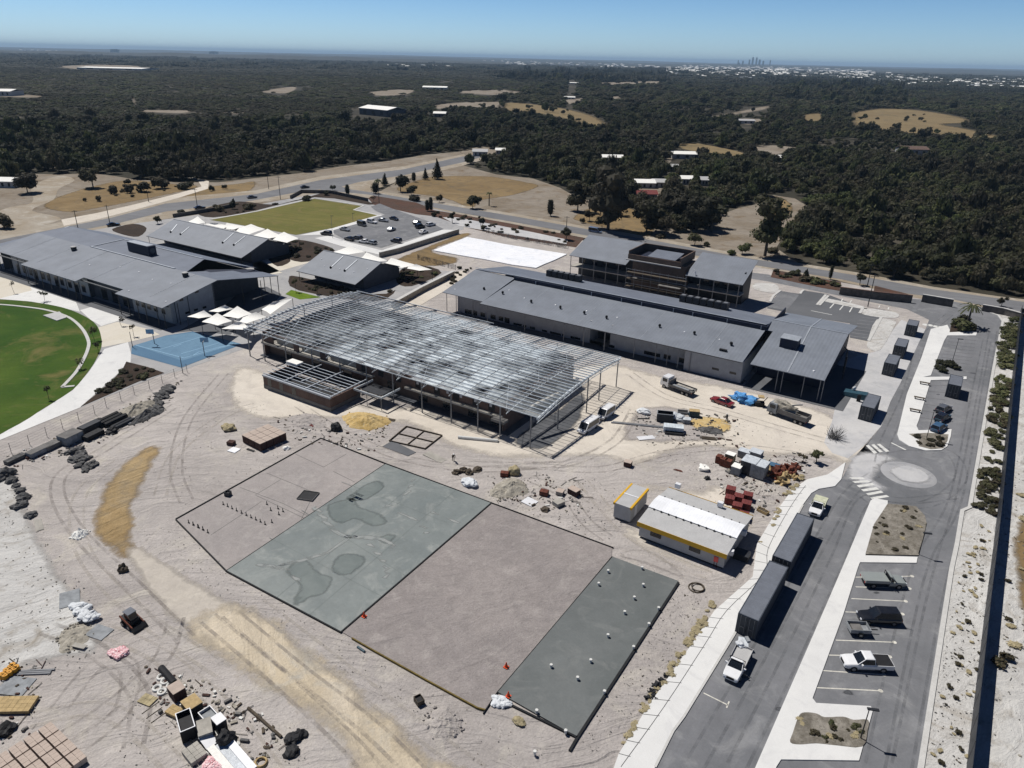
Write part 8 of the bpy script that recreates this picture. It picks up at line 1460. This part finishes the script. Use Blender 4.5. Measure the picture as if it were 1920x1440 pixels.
hs += [('pale roofed house in a gap of the wood above the roadside grove', 1258, 322, 26, 9, 2.8, 'offwhite'), ('grey roofed house between dark crowns left of the straw field', 1398, 232, 30, 10, 3.2, 'offwhite'), ('white shed in the scrub below the long bare strip', 1068, 186, 18, 10, 3, 'sail'), ('small white house deep in the wood right of centre', 1462, 304, 12, 8, 3, 'sail'), ('pale roofed shed beside the bend of the far road', 900, 293, 26, 9, 3, 'offwhite'), ('low white shed on the bare lot behind the far road', 938, 289, 16, 8, 2.6, 'sail'), ('white roofed house high on the slope left of the far town', 1072, 158, 20, 12, 3.4, 'sail')]
for lab, px, py, wp, dp, h, rm in hs: shed('house', lab, px, py, wp, dp, h, 'offwhite', rm, 'house')
shed('farm_shed', 'long low white shed in the bush beyond the far road', 700, 217, 84, 26, 7, 'wall_dark', 'sail', 'shed', -.15); shed('farm_shed', 'small grey shed right of the long low white shed', 824, 220, 22, 14, 4, 'wall_dark', 'sail', 'shed'); shed('farm_shed', 'far pale sheds on a bare patch above the long low shed', 815, 169, 42, 30, 5, 'offwhite', 'sail', 'shed'); shed('farm_shed', 'white shed on the far left bare patch', 6, 180, 34, 30, 6, 'offwhite', 'sail', 'shed')
shed('greenhouse', 'wide pale greenhouse complex far off on the left', 205, 131, 120, 120, 5, 'offwhite', 'sail', 'greenhouse')
def town():
    rs = random.Random(9); mb = MB()
    for x0, x1, ya, yb, n in ((1280, 1480, 123, 140, 260), (1440, 1640, 128, 146, 210), (1600, 1720, 138, 152, 40), (1640, 1920, 146, 162, 110), (950, 1290, 119, 128, 110), (680, 960, 106, 112, 45), (1230, 1420, 134, 146, 80), (690, 850, 122, 126, 12), (30, 130, 95, 98, 14), (1860, 2100, 148, 160, 30), (1680, 1880, 150, 156, 40)):
        for _ in range(n):
            px = rs.uniform(x0, x1); py = ya + (yb - ya) * rs.random() + (px - (x0 + x1) / 2) * .03; py = max(py, HL(px) + 2.5); x, y = G(px, py); d = math.hypot(x, y); k = min(2.2, max(.8, d / 3600)); L, W, h = rs.uniform(9, 22) * k, rs.uniform(8, 13) * k, rs.uniform(3.5, 6) * (1 + .3 * (k - 1)); a = rs.choice((-.3, .1, .5)); mb.T = Matrix.Translation((x, y, 0)) @ Matrix.Rotation(a, 4, 'Z'); mb.m = 0; mb.box(-L / 2, -W / 2, 0, L / 2, W / 2, h); mb.m = rs.choice((1, 1, 1, 2)); roofq(mb, [(-L / 2 - .5, -W / 2 - .5, h + .05), (L / 2 + .5, -W / 2 - .5, h + .05), (L / 2 + .5, 0, h * 1.5), (-L / 2 - .5, 0, h * 1.5)]); roofq(mb, [(-L / 2 - .5, .01, h * 1.5), (L / 2 + .5, .01, h * 1.5), (L / 2 + .5, W / 2 + .5, h + .05), (-L / 2 - .5, W / 2 + .5, h + .05)])
    mb.T = None; o = mb.build('town', ['offwhite', 'sail', 'greyblock']); o['kind'] = 'stuff'
town()
def tower(label, px, top, wpx, D, name='tower_block', group='towers of the far city skyline'):
    d = RM @ np.array([px - CXP, HL(px) - CYP, F_PX]); s = D / math.hypot(d[0], d[1]); x, y = d[0] * s, d[1] * s; zt = CAM_H + (HL(px) - top) / F_PX * D * .92; w_ = wpx / F_PX * D
    t = thing(name, label, 'tower', (x, y), .3, group); MB().box(-w_ / 2, -w_ / 2, 0, w_ / 2, w_ / 2, zt * .93).build('shaft', 'wall_dark', t); MB().box(-w_ * .3, -w_ * .3, zt * .93 + .01, w_ * .3, w_ * .3, zt).build('crown_block', 'wall_dark', t)
for px, top, wp, lab in ((1386, 115, 3, 'low tower at the left end of the far city skyline'), (1393, 112, 3, 'second tower from the left on the far city skyline'), (1405, 110, 3, 'slim tower left of the tallest on the far city skyline'), (1411, 106, 3.4, 'tallest tower on the far city skyline'), (1418, 106.5, 3.2, 'twin of the tallest tower, just right of it'), (1424, 110, 4, 'broad tower right of the two tallest'), (1431, 112, 3.4, 'stepped down tower after the broad one'), (1444, 111, 2.2, 'lone needle tower right of the main skyline cluster'), (1384, 111, 2.2, 'slim far tower apart on the left of the skyline')): tower(lab, px, top + 2.2, wp * .8, 17000)
for px, top, wp, lab in ((214, 91.6, 9, 'pale boxy building on the left horizon'), (400, 95.8, 10, 'dark boxy building on the left horizon')): tower(lab, px, top, wp, 14000, 'horizon_building', 'boxy buildings on the left horizon')
def hills():
    mb = MB(); rs = random.Random(4)
    for D, px0, px1, hh, seed in ((9000, -500, 900, 26, 1), (13000, 300, 2400, 30, 2), (20000, -600, 2500, 48, 3)):
        g = []; n = 120
        for i in range(n + 1):
            px = px0 + (px1 - px0) * i / n; d = RM @ np.array([px - CXP, HL(px) - CYP, F_PX]); s = D / math.hypot(d[0], d[1]); e = min(1, min(i, n - i) / 15); z = e * hh * (.75 + .6 * noise.noise(Vector((i * .12, seed * 7.1, 0))) + .2 * noise.noise(Vector((i * .9, seed, 2)))); x, y = d[0] * s, d[1] * s
            g.append([mb.pt((x, y, -1)), mb.pt((x * 1.04, y * 1.04, max(z, 0) * .8)), mb.pt((x * 1.10, y * 1.10, max(z, 0))), mb.pt((x * 1.25, y * 1.25, -1))])
        for a, b in zip(g[:-1], g[1:]):
            for j in range(3): mb.face((a[j], b[j], b[j + 1], a[j + 1]))
    o = struct('hills', mb, 'scrub', True)
hills()

# ---- the air between: an even haze over the whole place
hz = MB().box(-45500, -3500, -1.0, 45500, 60500, 160.0).build('haze', [])
hm = bpy.data.materials.new('haze'); hm.use_nodes = True; n = hm.node_tree; n.nodes.clear(); ou = n.nodes.new('ShaderNodeOutputMaterial'); pv = n.nodes.new('ShaderNodeVolumePrincipled'); pv.inputs['Color'].default_value = (.52, .75, 1.0, 1); pv.inputs['Density'].default_value = 5.0e-5; pv.inputs['Anisotropy'].default_value = 0.0
n.links.new(pv.outputs[0], ou.inputs['Volume']); hz.data.materials.append(hm); hz['kind'] = 'stuff'

# every thing's Empty to the foot of what it carries
for o in list(COL.objects):
    if o.type == 'EMPTY' and o.parent is None and o.location.length < 1e-6 and o.rotation_euler.z == 0 and o.children:
        pts = [c.location + Vector(v) for c in o.children for v in c.bound_box if c.type == 'MESH']
        mid = Vector(((min(p.x for p in pts) + max(p.x for p in pts)) / 2, (min(p.y for p in pts) + max(p.y for p in pts)) / 2, 0))
        o.location = mid
        for c in o.children: c.location = c.location - mid
